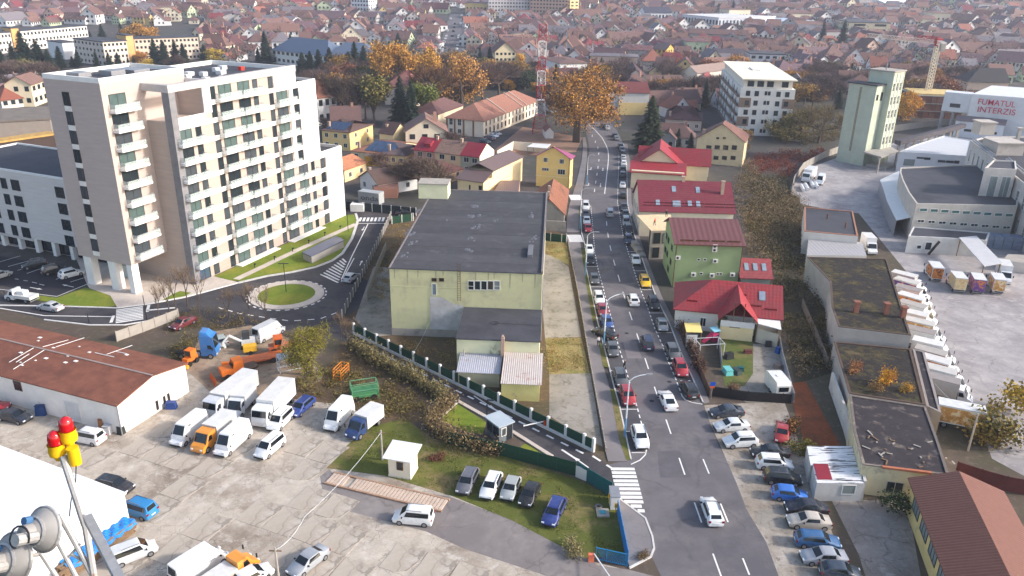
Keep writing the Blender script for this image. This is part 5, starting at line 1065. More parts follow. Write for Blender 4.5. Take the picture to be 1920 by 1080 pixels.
# ------------------------------------------------------------------ old warehouses beside the truck row
k = N('mossy_roof'); MATS['mossy_roof'] = k.m
col = k.mix(k.ramp(k.noise(1.2, 8, .75), .3, .7), S(42, 39, 39), S(58, 52, 49)); col = k.mix(k.ramp(k.noise(.3, 8, .8), .5, .62), col, S(84, 76, 44)); col = k.mix(k.ramp(k.noise(.5, 7, .8), .55, .68), col, S(104, 92, 52)); col = k.mix(k.ramp(k.noise(.3, 6, .7), .62, .72), col, S(112, 92, 76))
k.fin(col, .95, 0, .2, k.bump(k.noise(3, 6, .7), .8, .12)); MOSS = k.m
BITU = P('dark_bitumen', S(54, 48, 52), .9, .2, .7, c2=S(122, 110, 100), thr=(.54, .68), s2=.5, bump=.6, bs=3)
t, q = flatb('warehouse', 'low warehouse with dark flat roof and white front strip', 'warehouse', [(1508, 434), (1609, 443), (1599, 397), (1508, 389)], 5, S(214, 208, 200), par=.15, parc=S(170, 120, 96))
for x, y in ((1551, 410), (1585, 427)): p = g(x, y, 5) - t.location; m = MB(); m.tube((p.x, p.y, 4.9), (p.x, p.y, 6.2), .18, 6); m.build('vent_pipe', P('rust_pipe', S(110, 78, 66)), t)
flatb('tin_shed', 'grey corrugated roofed shed joined to the dark warehouse', 'shed', [(1513, 478), (1625, 479), (1617, 454), (1516, 447)], 3.4, S(200, 196, 190), roof=ROOF('grey_corrugated', S(168, 164, 164), 0, .8, .8, .1, .6), par=0)
t, q = flatb('mossy_warehouse', 'long warehouse with mossy flat roof and brick vents', 'warehouse', [(1513, 482), (1556, 528), (1559, 575), (1572, 613), (1708, 629), (1663, 486)], 5.2, S(180, 172, 164), roof=MOSS, wm=PLAS_OLD, par=.1, parc=S(92, 76, 66))
for x, y in ((1604, 585), (1660, 588), (1720 - 28, 595)): p = g(x, y, 5.2) - t.location; m = MB(); m.box(p.x - .35, p.y - .35, 5.1, p.x + .35, p.y + .35, 6.9); m.box(p.x - .5, p.y - .5, 6.9, p.x + .5, p.y + .5, 7.1); m.build('brick_vent', P('old_brick', S(140, 92, 76), .9, .2, 4), t)
flatb('mossy_shed', 'lower mossy roofed store with saplings growing on it', 'warehouse', [(1563, 641), (1592, 738), (1735, 760), (1708, 655)], 3.6, S(176, 168, 160), roof=MOSS, wm=PLAS_OLD, par=.1, parc=S(92, 74, 64))
flatb('side_shed', 'narrow dark roofed store beside the white trucks', 'shed', [(1737, 762), (1765, 775), (1733, 660), (1711, 655)], 3.2, S(150, 140, 134), roof=BITU, wm=PLAS_OLD, par=.1)
t, q = flatb('derelict_building', 'derelict building with peeling dark roof and yellow wall', 'building', [(1592, 741), (1600, 808), (1617, 872), (1780, 892), (1760, 830), (1736, 763)], 3.9, S(216, 202, 164), roof=BITU, wm=P('peeling_plaster', None, .95, .1, .6, c2=S(164, 150, 134), thr=(.52, .66), s2=.35, bump=.4, bs=3), par=.1, parc=S(112, 102, 96))
F = fr2((1617, 872), (1780, 892), 3.9); winpx(t, F, [(1663, 901, 1691, 927)], fr=P('raw_opening', S(190, 180, 166)), mull=1, name='window')
m = MB(); m.box(F.ray(1655, 870, v=0).x, -.25, 3.9, F.ray(1745, 890, v=0).x, .1, 4.15); m.build('tile_coping', P('rust_tiles', S(178, 108, 78), .8, .2, 2), t, F.o - t.location, F.deg)
for i in range(26):
    p = F.wor(rnd.uniform(.5, 11), rnd.uniform(.5, 7), 3.95) - t.location; m = MB(); a = rnd.random() * 3; L = rnd.uniform(.2, 1.1); m.bar((p.x, p.y, 3.95), (p.x + math.cos(a) * L, p.y + math.sin(a) * L, 4.0), .16, .07); m.build('debris', WOOD if i % 2 else CONC, t)
m = MB(); ribwall(m, [g(*p, 2.4) for p in [(1561, 700), (1590, 780), (1612, 860), (1622, 905)]], .3, 0, 2.6); tag(m.build('boundary_wall', PLAS_OLD, col=S(204, 198, 190)), 'stained white boundary wall beside the red leaves', 'wall')
def garage(lb, pts, z, wc, rm):
    t, q = flatb('tin_garage', lb, 'garage', pts, z, wc, roof=rm, wm=P('rusty_tin', None, .7, .12, .8, c2=S(140, 110, 92), thr=(.6, .72), s2=.5), par=0, group='tin garages'); return t
STRP = N('peeling_white_tin'); MATS['pw'] = STRP.m; mp = STRP.n('ShaderNodeMapping'); mp.inputs['Scale'].default_value = (.3, 2.5, 1); mp.inputs['Rotation'].default_value = (0, 0, .1); STRP.l(STRP.co(), mp.inputs[0])
STRP.fin(STRP.mix(STRP.ramp(STRP.noise(1.2, 5, .6, mp.outputs[0]), .53, .6), S(222, 220, 220), S(70, 68, 70)), .6)
garage('rusty tin garage with peeling white roof, farther of two', [(1520, 872), (1607, 871), (1598, 836), (1513, 836)], 2.5, S(190, 186, 182), STRP.m)
t = garage('tin garage with half red, half white peeling roof', [(1532, 905), (1620, 906), (1608, 873), (1524, 873)], 2.5, S(196, 192, 188), STRP.m)
q = [g(*p, 2.52) - t.location for p in [(1533, 899), (1561, 899), (1552, 870), (1525, 869)]]; m = MB(); m.slab([(p.x, p.y, 2.53) for p in ccw(q)], .03); m.build('red_roof_sheet', OBJM, t, col=S(140, 36, 50))
F = fr2((1532, 905), (1620, 906), 2.5); winpx(t, F, [(1580, 909, 1602, 927)], fr=FRW, gl=G_CURT, mull=0, name='door_panel')
# brown roofed building at the lower right
hb = 4.2; a, b = g(1706, 895, hb), g(1777, 1080, hb); F = Fr(a, math.degrees(math.atan2((b - a).y, (b - a).x))); L = 40.; v1 = F.gnd(1797, 890, hb + 1.6).y; 
Fb = Fr(b + (b - a).normalized() * 22, math.degrees(math.atan2((a - b).y, (a - b).x))); L = (Fb.o - Vector((a.x, a.y, 0))).length; D = -Fb.gnd(1882, 921, hb).y
Fb = Fr(Vector((a.x, a.y, 0)), F.deg); D = Fb.gnd(1882, 921, hb).y
t = fthing('brown_roof_hall', 'hall with brown ribbed roof and yellow side wall', 'hall', Fb); mr, mw_ = MB(), MB(); mw_.box(.3, .3, 0, L, D - .3, hb); rb = Fb.ray(1797, 890, v=D / 2).z - hb
gable(mr, mw_, .3, .3, L, D - .3, hb, max(1.6, rb), .45, 'x'); mw_.build('wall', PLAS_OLD, t, col=S(222, 194, 128)); mr.build('roof', ROOF('brown_ribbed_sheet', None, .5, .4, .9, .1, .6), t, col=S(122, 78, 65))
for i in range(9): win(t, Fb, 2 + i * 3.6, 1.7, 4.6 + i * 3.6, 3.4, FRD, G_CURT, 2, v=.3)
# ------------------------------------------------------------------ works yard, lower left
def left_hall():
    h = 4.5; F = fr2((0, 703), (218, 760), h); W = F.gnd(218, 760, h).x; D = F.gnd(357, 685, h).y + .4; r = 1.15
    F = Fr(F.wor(-18, 0), F.deg); W += 18
    t = fthing('brown_hall', 'white hall under long low brown felt roof', 'hall', F); mr, mw_ = MB(), MB(); mw_.box(.25, .25, 0, W - .25, D - .2, h); gable(mr, mw_, .25, .25, W - .25, D - .2, h, r, .3, 'x')
    mw_.build('wall', P('whitewash', S(232, 226, 218), .9, .08, .5, c2=S(176, 158, 140), thr=(.62, .78), s2=.35), t); rr = mr.build('roof', P('brown_felt_roof', S(130, 82, 65), .9, .18, .7, c2=S(108, 68, 56), thr=(.48, .62), s2=.2, bump=.3, bs=4), t)
    m = MB(); m.box(0, D / 2 - .15, h + r - .02, W, D / 2 + .15, h + r + .05); m.build('ridge_strip', P('ridge_grey', S(150, 132, 124)), rr)
    kk = r / (D / 2)
    def onroof(x, y):
        q = Vector(ray(x, y)); c = F.loc((0, 0, CAMH)); l = Vector((q.dot(F.x), q.dot(F.y), q[2])); tt = (h - c.z + kk * c.y) / (l.z - kk * l.y); p = c + l * tt
        if p.y > D / 2: tt = (h + 2 * r - c.z - kk * c.y) / (l.z + kk * l.y); p = c + l * tt
        return p
    for a, b in (((17, 680), (63, 653)), ((30, 680), (55, 664)), ((25, 693), (83, 657)), ((80, 651), (128, 638)), ((105, 651), (158, 634)), ((178, 662), (214, 670)), ((200, 665), (248, 648)), ((215, 659), (238, 664))):
        p, q = onroof(*a), onroof(*b); m = MB(); m.bar((p.x, p.y, p.z + .06), (q.x, q.y, q.z + .06), .1, .05); m.build('white_batten', WHITEM, rr)
    for i in range(16):
        x, y = rnd.uniform(30, 260), rnd.uniform(625, 690); p = onroof(x, y)
        if 1 < p.x < W - 1 and .5 < p.y < D - .5: m = MB(); s_ = rnd.uniform(.08, .22); m.box(p.x - s_ * 1.6, p.y - s_, p.z, p.x + s_, p.y + s_, p.z + .05); m.build('roof_patch', WHITEM, rr)
    winpx(t, F, [(24, 713, 43, 734)], v=.25, fr=FRB, mull=2, tr=.5); winpx(t, F, [(118, 749, 155, 792)], v=.25, fr=FRW, gl=P('grey_shutter', S(206, 204, 202), .7), mull=0, name='roller_door')
    Rr = Fr(F.wor(W - .25, 0), F.deg + 90)
    winpx(t, Rr, [(291, 753, 298, 767), (305, 744, 311, 755), (313, 739, 319, 751)], fr=FRB, mull=0)
    m = MB(); m.tube((W - .15, .15, 0), (W - .15, .15, h), .08, 6); m.build('downpipe', GREYM, t)
left_hall()
C0 = g(245, 985); C1 = g(0, 838, 4.13); d = Vector((C1.x - C0.x, C1.y - C0.y, 0)); F = Fr(C0 + d.normalized() * 40, math.degrees(math.atan2(-d.y, -d.x)))
F = Fr(C0, math.degrees(math.atan2(-d.y, -d.x)) + 0); t = fthing('white_roof_hall', 'big hall with blown-out white roof in near corner', 'hall', F)
m = MB(); m.box(-45, -17, 0, 0, 0, 4.0); m.build('wall', PLAS, t, col=S(238, 236, 234)); m = MB(); m.slab([(-45.3, -17.3, 4.2), (.15, -17.3, 4.2), (.15, -8.5, 4.5), (-45.3, -8.5, 4.5)], .2); m.slab([(-45.3, -8.5, 4.5), (.15, -8.5, 4.5), (.15, .15, 4.2), (-45.3, .15, 4.2)], .2); m.build('roof', P('white_membrane', S(248, 247, 246), .6, .03, .2, bump=.05), t)
# timber stack under a blue tarpaulin against its end wall
t = fthing('timber_stack', 'stack of timber under a crumpled blue tarpaulin', 'timber stack', F)
for i in range(6):
    for j in range(3): m = MB(); m.box(.25 + j * .45, -9 + rnd.uniform(-.3, .3), .15 + i * .22, .62 + j * .45, -.6 + rnd.uniform(-.3, .3), .33 + i * .22); m.build('plank', WOOD, t)
m = MB(); nu, nv = 24, 6
for i in range(nu + 1):
    for j in range(nv + 1): m.v.append((.15 + 1.5 * j / nv, -8.2 + 7.8 * i / nu, 1.55 + .14 * math.sin(i * 1.7 + j) + rnd.uniform(-.08, .08) - (.5 if j == nv else 0)))
for i in range(nu):
    for j in range(nv): m.f.append((i * (nv + 1) + j, i * (nv + 1) + j + 1, (i + 1) * (nv + 1) + j + 1, (i + 1) * (nv + 1) + j)); m.m.append(0)
m.build('tarpaulin', P('blue_tarp', S(30, 122, 200), .5, .2, 2, bump=.4), t)
# kiosk
F = fr2((729, 893), (770, 900)); W = F.gnd(770, 900).x; D = F.gnd(793, 880).y
t = fthing('kiosk', 'small cream kiosk with white corrugated roof', 'kiosk', F); m = MB(); m.box(0, 0, .25, W, D, 2.9); m.build('wall', PLAS, t, col=S(236, 224, 200)); m = MB(); m.box(-.05, -.05, 0, W + .05, D + .05, .25); m.build('plinth', PLAS, t, col=S(226, 214, 196))
m = MB(); m.slab([(-.5, -.55, 2.85), (W + .5, -.55, 2.85), (W + .5, D + .4, 3.25), (-.5, D + .4, 3.25)], .08); m.build('roof', ROOF('white_corrugated', S(240, 240, 240), 0, .25, .7, .03, .5), t)
win(t, F, W * .38, 1.15, W * .68, 2.2, FRB, G_DARK, 0)
m = MB(); m.lathe([(.01, 0), (.16, 0), (.16, .05), (.01, .05)], n=12); o = m.build('wall_clock', WHITEM, t, (W * .82, -.01, 2.2)); o.rotation_euler = (R(90), 0, 0)
# guard booth
F = fr2((915, 821), (940, 830)); F = Fr(g(936, 833), math.degrees(math.atan2((g(961, 823) - g(936, 833)).y, (g(961, 823) - g(936, 833)).x))); W = F.gnd(961, 823).x; D = F.gnd(911, 814).y
t = fthing('guard_booth', 'grey metal guard booth beside the barrier', 'booth', F); m = MB(); m.box(0, 0, .1, W, D, 2.5); m.build('wall', OBJM, t, col=S(108, 118, 124)); m = MB(); m.slab([(-.2, -.2, 2.65), (W + .2, -.2, 2.65), (W + .2, D + .2, 2.65), (-.2, D + .2, 2.65)], .15); m.build('roof', P('booth_roof', S(176, 186, 192), .5, .05), t)
win(t, F, .3, 1, W * .5, 2.2, FRW, G_BLUE, 0); win(t, F, W * .55, .15, W * .95, 2.2, FRD, G_DARK, 0, name='door'); L_ = side(F, W, D, 'l'); win(t, L_, .3, .9, D * .45, 2.2, FRD, G_DARK, 0); win(t, L_, D * .55, .9, D - .3, 2.2, FRD, G_DARK, 0)
# barrier
b = g(1023, 801); e = g(981, 811); t = thing('barrier', 'orange barrier post with white boom across access road', 'barrier', b); m = MB(); m.box(-.3, -.3, 0, .3, .3, 1.15); m.build('post', OBJM, t, col=S(226, 84, 40)); m = MB(); dd = e - b; m.bar((0, 0, .95), (dd.x, dd.y, 1.0), .1, .12); m.build('boom', WHITEM, t)
# weighbridge
F = fr2((608, 908), (826, 961)); W = F.gnd(826, 961).x; D = F.gnd(618, 884).y; t = fthing('weighbridge', 'weighbridge deck of pale planks in rusty frame', 'weighbridge', F)
n = 34
for i in range(n):
    if i in (5, 6): continue
    m = MB(); m.box(W * i / n + .04, .25, .02, W * (i + 1) / n - .04, D - .25, .16); m.build('plank', P('weighbridge_plank', S(198, 176, 158), .85, .15, 1.2), t)
m = MB(); m.box(-.1, 0, 0, W + .1, .22, .2); m.box(-.1, D - .22, 0, W + .1, D, .2); m.build('rail', P('rust_rail', S(170, 136, 112), .85, .2, 2), t)
# yard slabs: real pieces with open joints over the dirt
YA = 22.5; Fy = Fr(g(300, 900), 67.46); rs = random.Random(3); sl = [MB() for _ in range(4)]; SL = []
for k_ in range(6):
    m = MB(); n = 8; pts = []
    for (x, y) in ((-.5, -.5), (0, -.5), (.5, -.5), (.5, 0), (.5, .5), (0, .5), (-.5, .5), (-.5, 0)): pts.append((x * .965 + rs.uniform(-.03, .03), y * .965 + rs.uniform(-.03, .03)))
    if k_ > 3: pts[0] = (-.3, -.36)
    m.prism(pts, -.05, 0); SL.append(m.mesh('concrete_slab', SLAB2 if 0 else MATS['yard_concrete']))
from mathutils.geometry import intersect_point_tri_2d
yardpoly = [g(*p).xy for p in [(-120, 830), (210, 830), (360, 760), (500, 790), (640, 850), (600, 900), (610, 935), (720, 980), (800, 1000), (870, 1035), (900, 1090), (-120, 1090)]]
def inside(p, poly):
    c = False; n = len(poly)
    for i in range(n):
        a, b = poly[i], poly[i - 1]
        if (a.y > p.y) != (b.y > p.y) and p.x < (b.x - a.x) * (p.y - a.y) / (b.y - a.y) + a.x: c = not c
    return c
yard = bpy.data.objects['yard']; cnt = 0
for i in range(-16, 16):
    for j in range(-18, 18):
        p = Fy.wor(i * 4.2, j * 3.6)
        if inside(p.xy, yardpoly) and rs.random() < .5 and cnt < 240:
            o = ob('concrete_slab', SL[rs.randrange(6)], yard, (p.x, p.y, .026 + rs.uniform(0, .03)), Fy.deg + rs.uniform(-1.2, 1.2), sc=(4.2, 3.6, 1)); o.rotation_euler[0] = rs.uniform(-.004, .004); cnt += 1
# ------------------------------------------------------------------ fences
GRN = P('green_mesh', S(34, 70, 52), .8, .15, 2, bump=.1); WPOST = P('white_concrete_post', S(224, 220, 214), .85, .08, 1)
t = panel_fence('plot_fence', 'fence of white concrete posts with green mesh panels', [g(*p) for p in [(664, 626), (1112, 847)]], 1.75, GRN, 2.95, postm=WPOST, pw=.17, ph=.25, foot=.35)
m = MB(); a, b = g(664, 626) - t.location, g(1112, 847) - t.location; ribwall(m, [a, b], .42, 0, .4); m.build('plinth', WPOST, t)
panel_fence('plot_fence', 'grey wire panel fence between hotel street and plot', [g(*p) for p in [(642, 598), (690, 500), (733, 410)]], 1.7, P('wire_panel', S(120, 116, 112), .8, .2, 6), 2.4, postm=WPOST, pw=.08, thick=.03)
panel_fence('concrete_fence', 'old concrete slat fence inside the plot', [g(*p) for p in [(688, 566), (704, 520), (724, 470)]], 1.9, CONC, 2.0, pw=.08)
panel_fence('green_fence', 'short green panel fence behind the flat roofed hall', [g(*p) for p in [(735, 420), (775, 414)]], 1.8, GRN, 2.5, postm=WPOST)
panel_fence('green_fence', 'green panel fence at the far corner of plot', [g(*p) for p in [(1012, 449), (1062, 455)]], 1.7, GRN, 2.5, postm=WPOST)
panel_fence('dark_fence', 'long dark mesh fence behind the hotel street', [g(*p) for p in [(645, 392), (710, 398), (780, 405)]], 2.0, P('dark_mesh', S(38, 50, 54), .8), 2.5, postm=WPOST)
panel_fence('plot_edge_wall', 'low concrete edge wall along the sidewalk', [g(*p) for p in [(1062, 442), (1083, 545), (1106, 680), (1136, 846)]], .5, CONC, 3, pw=.1)
panel_fence('green_fence', 'dark green screened fence behind the five cars', [g(*p) for p in [(840, 834), (935, 853), (1082, 893)]], 1.9, GRN, 2.4, postm=P('green_post', S(40, 80, 66)), pw=.05)
panel_fence('mesh_fence', 'teal mesh fence beside the zebra crossing', [g(*p) for p in [(1084, 893), (1146, 931)]], 1.9, P('teal_mesh', S(32, 92, 92), .7, .1, 4), 2.4, pw=.05)
F = fr2((1080, 893), (1104, 903)); m = MB(); m.box(0, -.15, 0, F.gnd(1104, 903).x, .1, 1.5); tag(m.build('concrete_barrier', PLAS, None, F.o, F.deg, col=S(214, 206, 196)), 'pale concrete barrier against the teal fence', 'barrier')
panel_fence('blue_fence', 'bright blue sheet fence along the corner sidewalk', [g(*p) for p in [(1157, 962), (1176, 1058)]], 1.7, P('blue_sheet', S(44, 124, 188), .6, .12, 1), 2.2, pw=.04)
a, b = g(1117, 1049), g(1176, 1062); F = Fr(a, math.degrees(math.atan2((b - a).y, (b - a).x))); W = (b - a).length; t = fthing('yard_gate', 'open blue mesh gate at the yard entrance', 'gate', F); BM = P('blue_gate_paint', S(40, 128, 176), .6, .1)
m = MB()
for z in (.1, 1.5): m.bar((0, 0, z), (W, 0, z), .08, .08)
for x in (0, W / 3, W): m.bar((x, 0, 0), (x, 0, 1.6), .08, .08)
m.build('gate_frame', BM, t); m = MB()
for i in range(16): m.tube((W * i / 16, 0, .1), (W * min(1, (i + 4) / 16), 0, 1.5), .018, 4); m.tube((W * min(1, (i + 4) / 16), 0, .1), (W * i / 16, 0, 1.5), .018, 4)
m.build('gate_mesh', BM, t)
t = thing('utility_cabinet', 'white utility cabinet at the end of teal fence', 'cabinet', g(1152, 952)); m = MB(); m.box(-.5, -.4, 0, .5, 1.6, 1.7); m.build('body', WHITEM, t); m = MB(); m.box(-.55, -.45, 1.7, .55, 1.65, 1.78); m.build('lid', GREYM, t)
for i, (x, y) in enumerate(((1142, 944), (1154, 962))): t = thing('gas_riser', ['yellow gas pipe riser beside the white cabinet', 'second yellow gas riser, nearer the blue fence'][i], 'gas pipe', g(x, y)); m = MB(); m.tube((0, 0, 0), (0, 0, 1.1), .07, 6); m.box(-.16, -.12, .8, .16, .12, 1.25); m.build('pipe', OBJM, t, col=S(232, 170, 40))
t = thing('yard_barrier', 'white yard barrier boom raised by the blue gate', 'barrier', g(1108, 1052)); m = MB(); m.box(-.3, -.2, 0, .3, .2, .9); m.build('post', OBJM, t, col=S(226, 120, 90)); m = MB(); m.bar((.3, 0, .9), (1.6, -4.5, 1.6), .1, .12); m.build('boom', WHITEM, t)
t = thing('manhole', 'concrete manhole with turquoise lid in rough grass', 'manhole', g(1130, 963)); m = MB(); m.box(-.7, -.7, 0, .7, .7, .18); m.build('slab', CONC, t); m = MB(); m.box(-.3, -.3, .18, .3, .3, .26); m.build('lid', OBJM, t, col=S(70, 160, 170))
m = MB()
for i in range(12):
    a, b = i * .524, (i + 1) * .524; m.tube((.35 * math.cos(a), .35 * math.sin(a), .14), (.35 * math.cos(b), .35 * math.sin(b), .14), .14, 6)
tag(m.build('tyre', P('old_tyre', S(120, 116, 110)), None, g(1122, 952)), 'old pale tyre lying beside the manhole', 'tyre')
panel_fence('sheet_fence', 'black sheet fence in front of caravan garden', [g(*p) for p in [(1335, 742), (1400, 752), (1482, 757)]], 1.5, P('black_sheet', S(40, 38, 40), .6, .2, 1), 2.4, pw=.05)
panel_fence('sheet_fence', 'grey sheet fence along the caravan driveway', [g(*p) for p in [(1459, 640), (1466, 680), (1487, 755)]], 1.5, P('grey_sheet', S(150, 152, 158), .6, .15, 1), 2.4, pw=.05)
panel_fence('sheet_fence', 'grey sheet fence splitting the garden', [g(*p) for p in [(1346, 626), (1352, 690)]], 1.3, MATS['grey_sheet'], 2.4, pw=.05)
panel_fence('picket_fence', 'weathered brown picket fence beside the sidewalk', [g(*p) for p in [(1268, 600), (1290, 645), (1312, 700), (1330, 745)]], 1.3, P('brown_pickets', S(104, 78, 64), .9, .25, 4), 2.0, pw=.06)
panel_fence('picket_fence', 'grey paling fence through the overgrown strip', [g(*p) for p in [(1503, 575), (1520, 615), (1535, 650), (1550, 690)]], 1.6, P('grey_palings', S(128, 116, 106), .9, .25, 4), 2.0, pw=.06)
panel_fence('plank_fence', 'dark red sheet fence behind the brown ribbed roof', [g(*p) for p in [(1790, 892), (1830, 905), (1870, 918), (1935, 930)]], 2.0, P('oxide_sheet', S(96, 50, 50), .8, .2, .8), 2.6, pw=.06)
panel_fence('concrete_fence', 'weathered concrete fence beside the hotel street', [g(*p) for p in [(220, 640), (270, 622), (315, 605), (335, 597)]], 1.7, CONC, 2.2, pw=.1)
# ------------------------------------------------------------------ vehicles
TYRE = P('tyre_rubber', S(34, 33, 34), .85, .1, 3, bump=0); RIM = P('alloy', S(150, 150, 154), .35, .1, 3, bump=0, metal=.5); CGL = GLASS('car_glass', (.012, .016, .02), .05)
HEADL = P('headlamp', S(226, 228, 232), .15, .05, 3, bump=0, spec=.6); TAILL = P('tail_lamp', S(140, 14, 18), .25, .1, 3, bump=0, spec=.6); PLASTIC = P('black_plastic', S(44, 43, 44), .7, .1, 3, bump=0)
PNT = PAINT()
KIND = {  # L, W, H, cowl, roof front, roof rear, rear glass base (from each end), belt, tail top, wheel radius
    'hatch': (4.05, 1.76, 1.47, .95, 1.7, .72, .2, .93, 1.0, .31), 'sedan': (4.6, 1.8, 1.45, 1.15, 1.95, 1.35, .72, .92, 1.0, .32), 'wagon': (4.65, 1.8, 1.48, 1.1, 1.9, .6, .18, .93, 1.0, .32),
    'suv': (4.4, 1.86, 1.68, 1.05, 1.75, .6, .18, 1.05, 1.1, .36), 'coupe': (4.95, 1.96, 1.38, 1.25, 2.2, 1.75, .5, .88, .95, .35), 'mpv': (4.4, 1.82, 1.82, .8, 1.6, .28, .1, 1.05, 1.1, .32),
    'van': (5.7, 2.0, 2.55, .7, 1.5, .12, .03, 1.25, 1.3, .35)}
def loft(kind, mb, glass):
    L, W, H, c, rf, rr, rg, belt, tail, wr = KIND[kind]; h = W / 2; f = L / 2
    rings = [(f, h * .74, .30, .52, .56, h * .66), (f - .13, h * .9, .24, .64, .72, h * .8), (f - .55, h * .98, .22, .74, .84, h * .86), (f - c, h, .22, belt, belt + .06, h * .84), (f - rf, h, .22, belt + .02, H - .02, h * .74), (f - rf - .35, h, .22, belt + .03, H, h * .75),
             (-f + rr + .3, h, .22, belt + .04, H - .02, h * .74), (-f + rr, h, .22, belt + .04, H - .06, h * .72), (-f + rg, h * .98, .22, belt + .02, tail + .04, h * .8)] + ([(-f + .08, h * .92, .24, tail - .1, tail, h * .78)] if rg > .4 else []) + [(-f, h * .86, .3, .58, .62 if rg > .4 else .7, h * .74)]
    def sec(r): x, w_, zl, zb, zt, wt = r; R_ = [(x, w_ * .93, zl), (x, w_, zl + .3 * (zb - zl)), (x, w_ * .98, zb), (x, wt, zt), (x, 0, zt + .008)]; return [(x, -y, z) for x, y, z in R_] + [R_[3], R_[2], R_[1], R_[0]]
    V = [sec(r) for r in rings]; n = len(V); vs = [p for s_ in V for p in s_]; fs = []
    for i in range(n - 1):
        for j in range(8): fs.append((i * 9 + j, i * 9 + j + 1, (i + 1) * 9 + j + 1, (i + 1) * 9 + j))
        fs.append(((i + 1) * 9, (i + 1) * 9 + 8, i * 9 + 8, i * 9))
    fs += [tuple(reversed(range(9))), tuple(range((n - 1) * 9, n * 9))]
    mb.add(vs, [tuple(reversed(q)) for q in fs])
    def pane(name, quad, e=(.08, .08), off=.026):
        a, b, c_, d = [Vector(p) for p in quad]; P_ = lambda s_, t_: (a * (1 - s_) + b * s_) * (1 - t_) + (d * (1 - s_) + c_ * s_) * t_
        q = [P_(e[0], e[1]), P_(1 - e[0], e[1]), P_(1 - e[0], 1 - e[1]), P_(e[0], 1 - e[1])]; nn = (q[1] - q[0]).cross(q[3] - q[0]).normalized(); cc = sum(q, Vector()) / 4
        if nn.dot(cc - Vector((0, 0, .6))) < 0: nn = -nn
        glass.append((name, [p + nn * off for p in q], nn))
    pane('windscreen', (V[3][3], V[3][5], V[4][5], V[4][3]), (.05, .1)); ti = n - (3 if rg > .4 else 2); pane('rear_window', (V[7][3], V[7][5], V[8][5], V[8][3]), (.1, .12))
    if kind == 'van':
        for s_ in (2, 5): pane('side_window', (V[4][s_], (V[4][s_][0] - .95, V[5][s_][1], V[5][s_][2]), (V[4][s_ + 1][0] - .9, V[5][s_ + 1][1], V[5][s_ + 1][2] - .75), (V[4][s_ + 1][0] - .15, V[4][s_ + 1][1], V[4][s_ + 1][2] - .75)), (.1, .12), .03)
    else:
        for s_ in (2, 5):
            lo, hi = (2, 3) if s_ == 2 else (6, 5)
            a, b = Vector(V[4][lo]), Vector(V[7][lo]); c2, d2 = Vector(V[7][hi]), Vector(V[4][hi]); a = a + (Vector(V[3][lo]) - a) * .45
            pane('side_window', (a, b, c2, d2), (.035, .16), .03)
    return L, W, H, wr
PROTO = {}
def wheelmesh(r, wd=.22):
    m = MB(); m.tube((0, -wd / 2, 0), (0, wd / 2, 0), r, 14); m.tube((0, -wd / 2 - .012, 0), (0, wd / 2 + .012, 0), r * .66, 10, mi=1); return m.mesh('wheel', [TYRE, RIM])
def proto(kind):
    if kind in PROTO: return PROTO[kind]
    mb, gl = MB(), []; L, W, H, wr = loft(kind, mb, gl); parts = []
    parts.append(('body', mb.mesh('body', PNT, 38), (0, 0, 0)))
    for nme, q, nn in gl:
        m = MB(); m.add([p for p in q] + [p - nn * .05 for p in q], [(0, 1, 2, 3), (0, 4, 5, 1), (1, 5, 6, 2), (2, 6, 7, 3), (3, 7, 4, 0)]); parts.append((nme, m.mesh(nme, CGL), (0, 0, 0)))
    wm = wheelmesh(wr)
    for x in (L / 2 - .85, -L / 2 + .82):
        for y in (W / 2 - .1, -W / 2 + .1): parts.append(('wheel', wm, (x, y, wr)))
    hm = MB().box(-.1, -.16, -.06, .06, .16, .07).mesh('headlight', HEADL); tm = MB().box(-.05, -.13, -.1, .1, .13, .1).mesh('taillight', TAILL)
    zt = KIND[kind][8] - .2
    for s_ in (1, -1): parts.append(('headlight', hm, (L / 2 - .06, s_ * W * .33, .62 if kind != 'van' else .8))); parts.append(('taillight', tm, (-L / 2 + .05, s_ * W * .4, zt if kind != 'van' else 1.1)))
    parts.append(('bumper', MB().box(L / 2 - .1, -W * .38, .26, L / 2 + .03, W * .38, .46).mesh('bumper', PLASTIC), (0, 0, 0))); parts.append(('number_plate', MB().box(-L / 2 - .03, -.26, .55, -L / 2 + .1, .26, .67).mesh('number_plate', WHITEM), (0, 0, 0)))
    mm = MB().box(-.06, -.09, -.07, .06, .09, .07).mesh('mirror', PLASTIC)
    for s_ in (1, -1): parts.append(('mirror', mm, (L / 2 - KIND[kind][3] - .35, s_ * (W / 2 + .06), KIND[kind][7] + .06)))
    if kind in ('suv', 'wagon', 'mpv'):
        rm = MB().box(-.85, -.02, -.02, .85, .02, .05).mesh('roof_rail', RIM)
        for s_ in (1, -1): parts.append(('roof_rail', rm, (-.25, s_ * W * .34, H + .01)))
    PROTO[kind] = parts; return parts
def place(a, b, z=.55):
    p, q = g(*a, z), g(*b, z); c = (p + q) / 2; c.z = .02; return c, math.degrees(math.atan2((q - p).y, (q - p).x))
CARS = 0
def car(kind, rear, front, col, label, cat='car', group=None, sc=1.):
    c, a = place(rear, front); t = thing({'van': 'van', 'mpv': 'minivan'}.get(kind, 'car'), label, cat, c, a, group); t.scale = (sc,) * 3
    for nme, me, loc in proto(kind): ob(nme, me, t, loc, col=col if nme == 'body' else None)
    return t
SIMPLE = {}
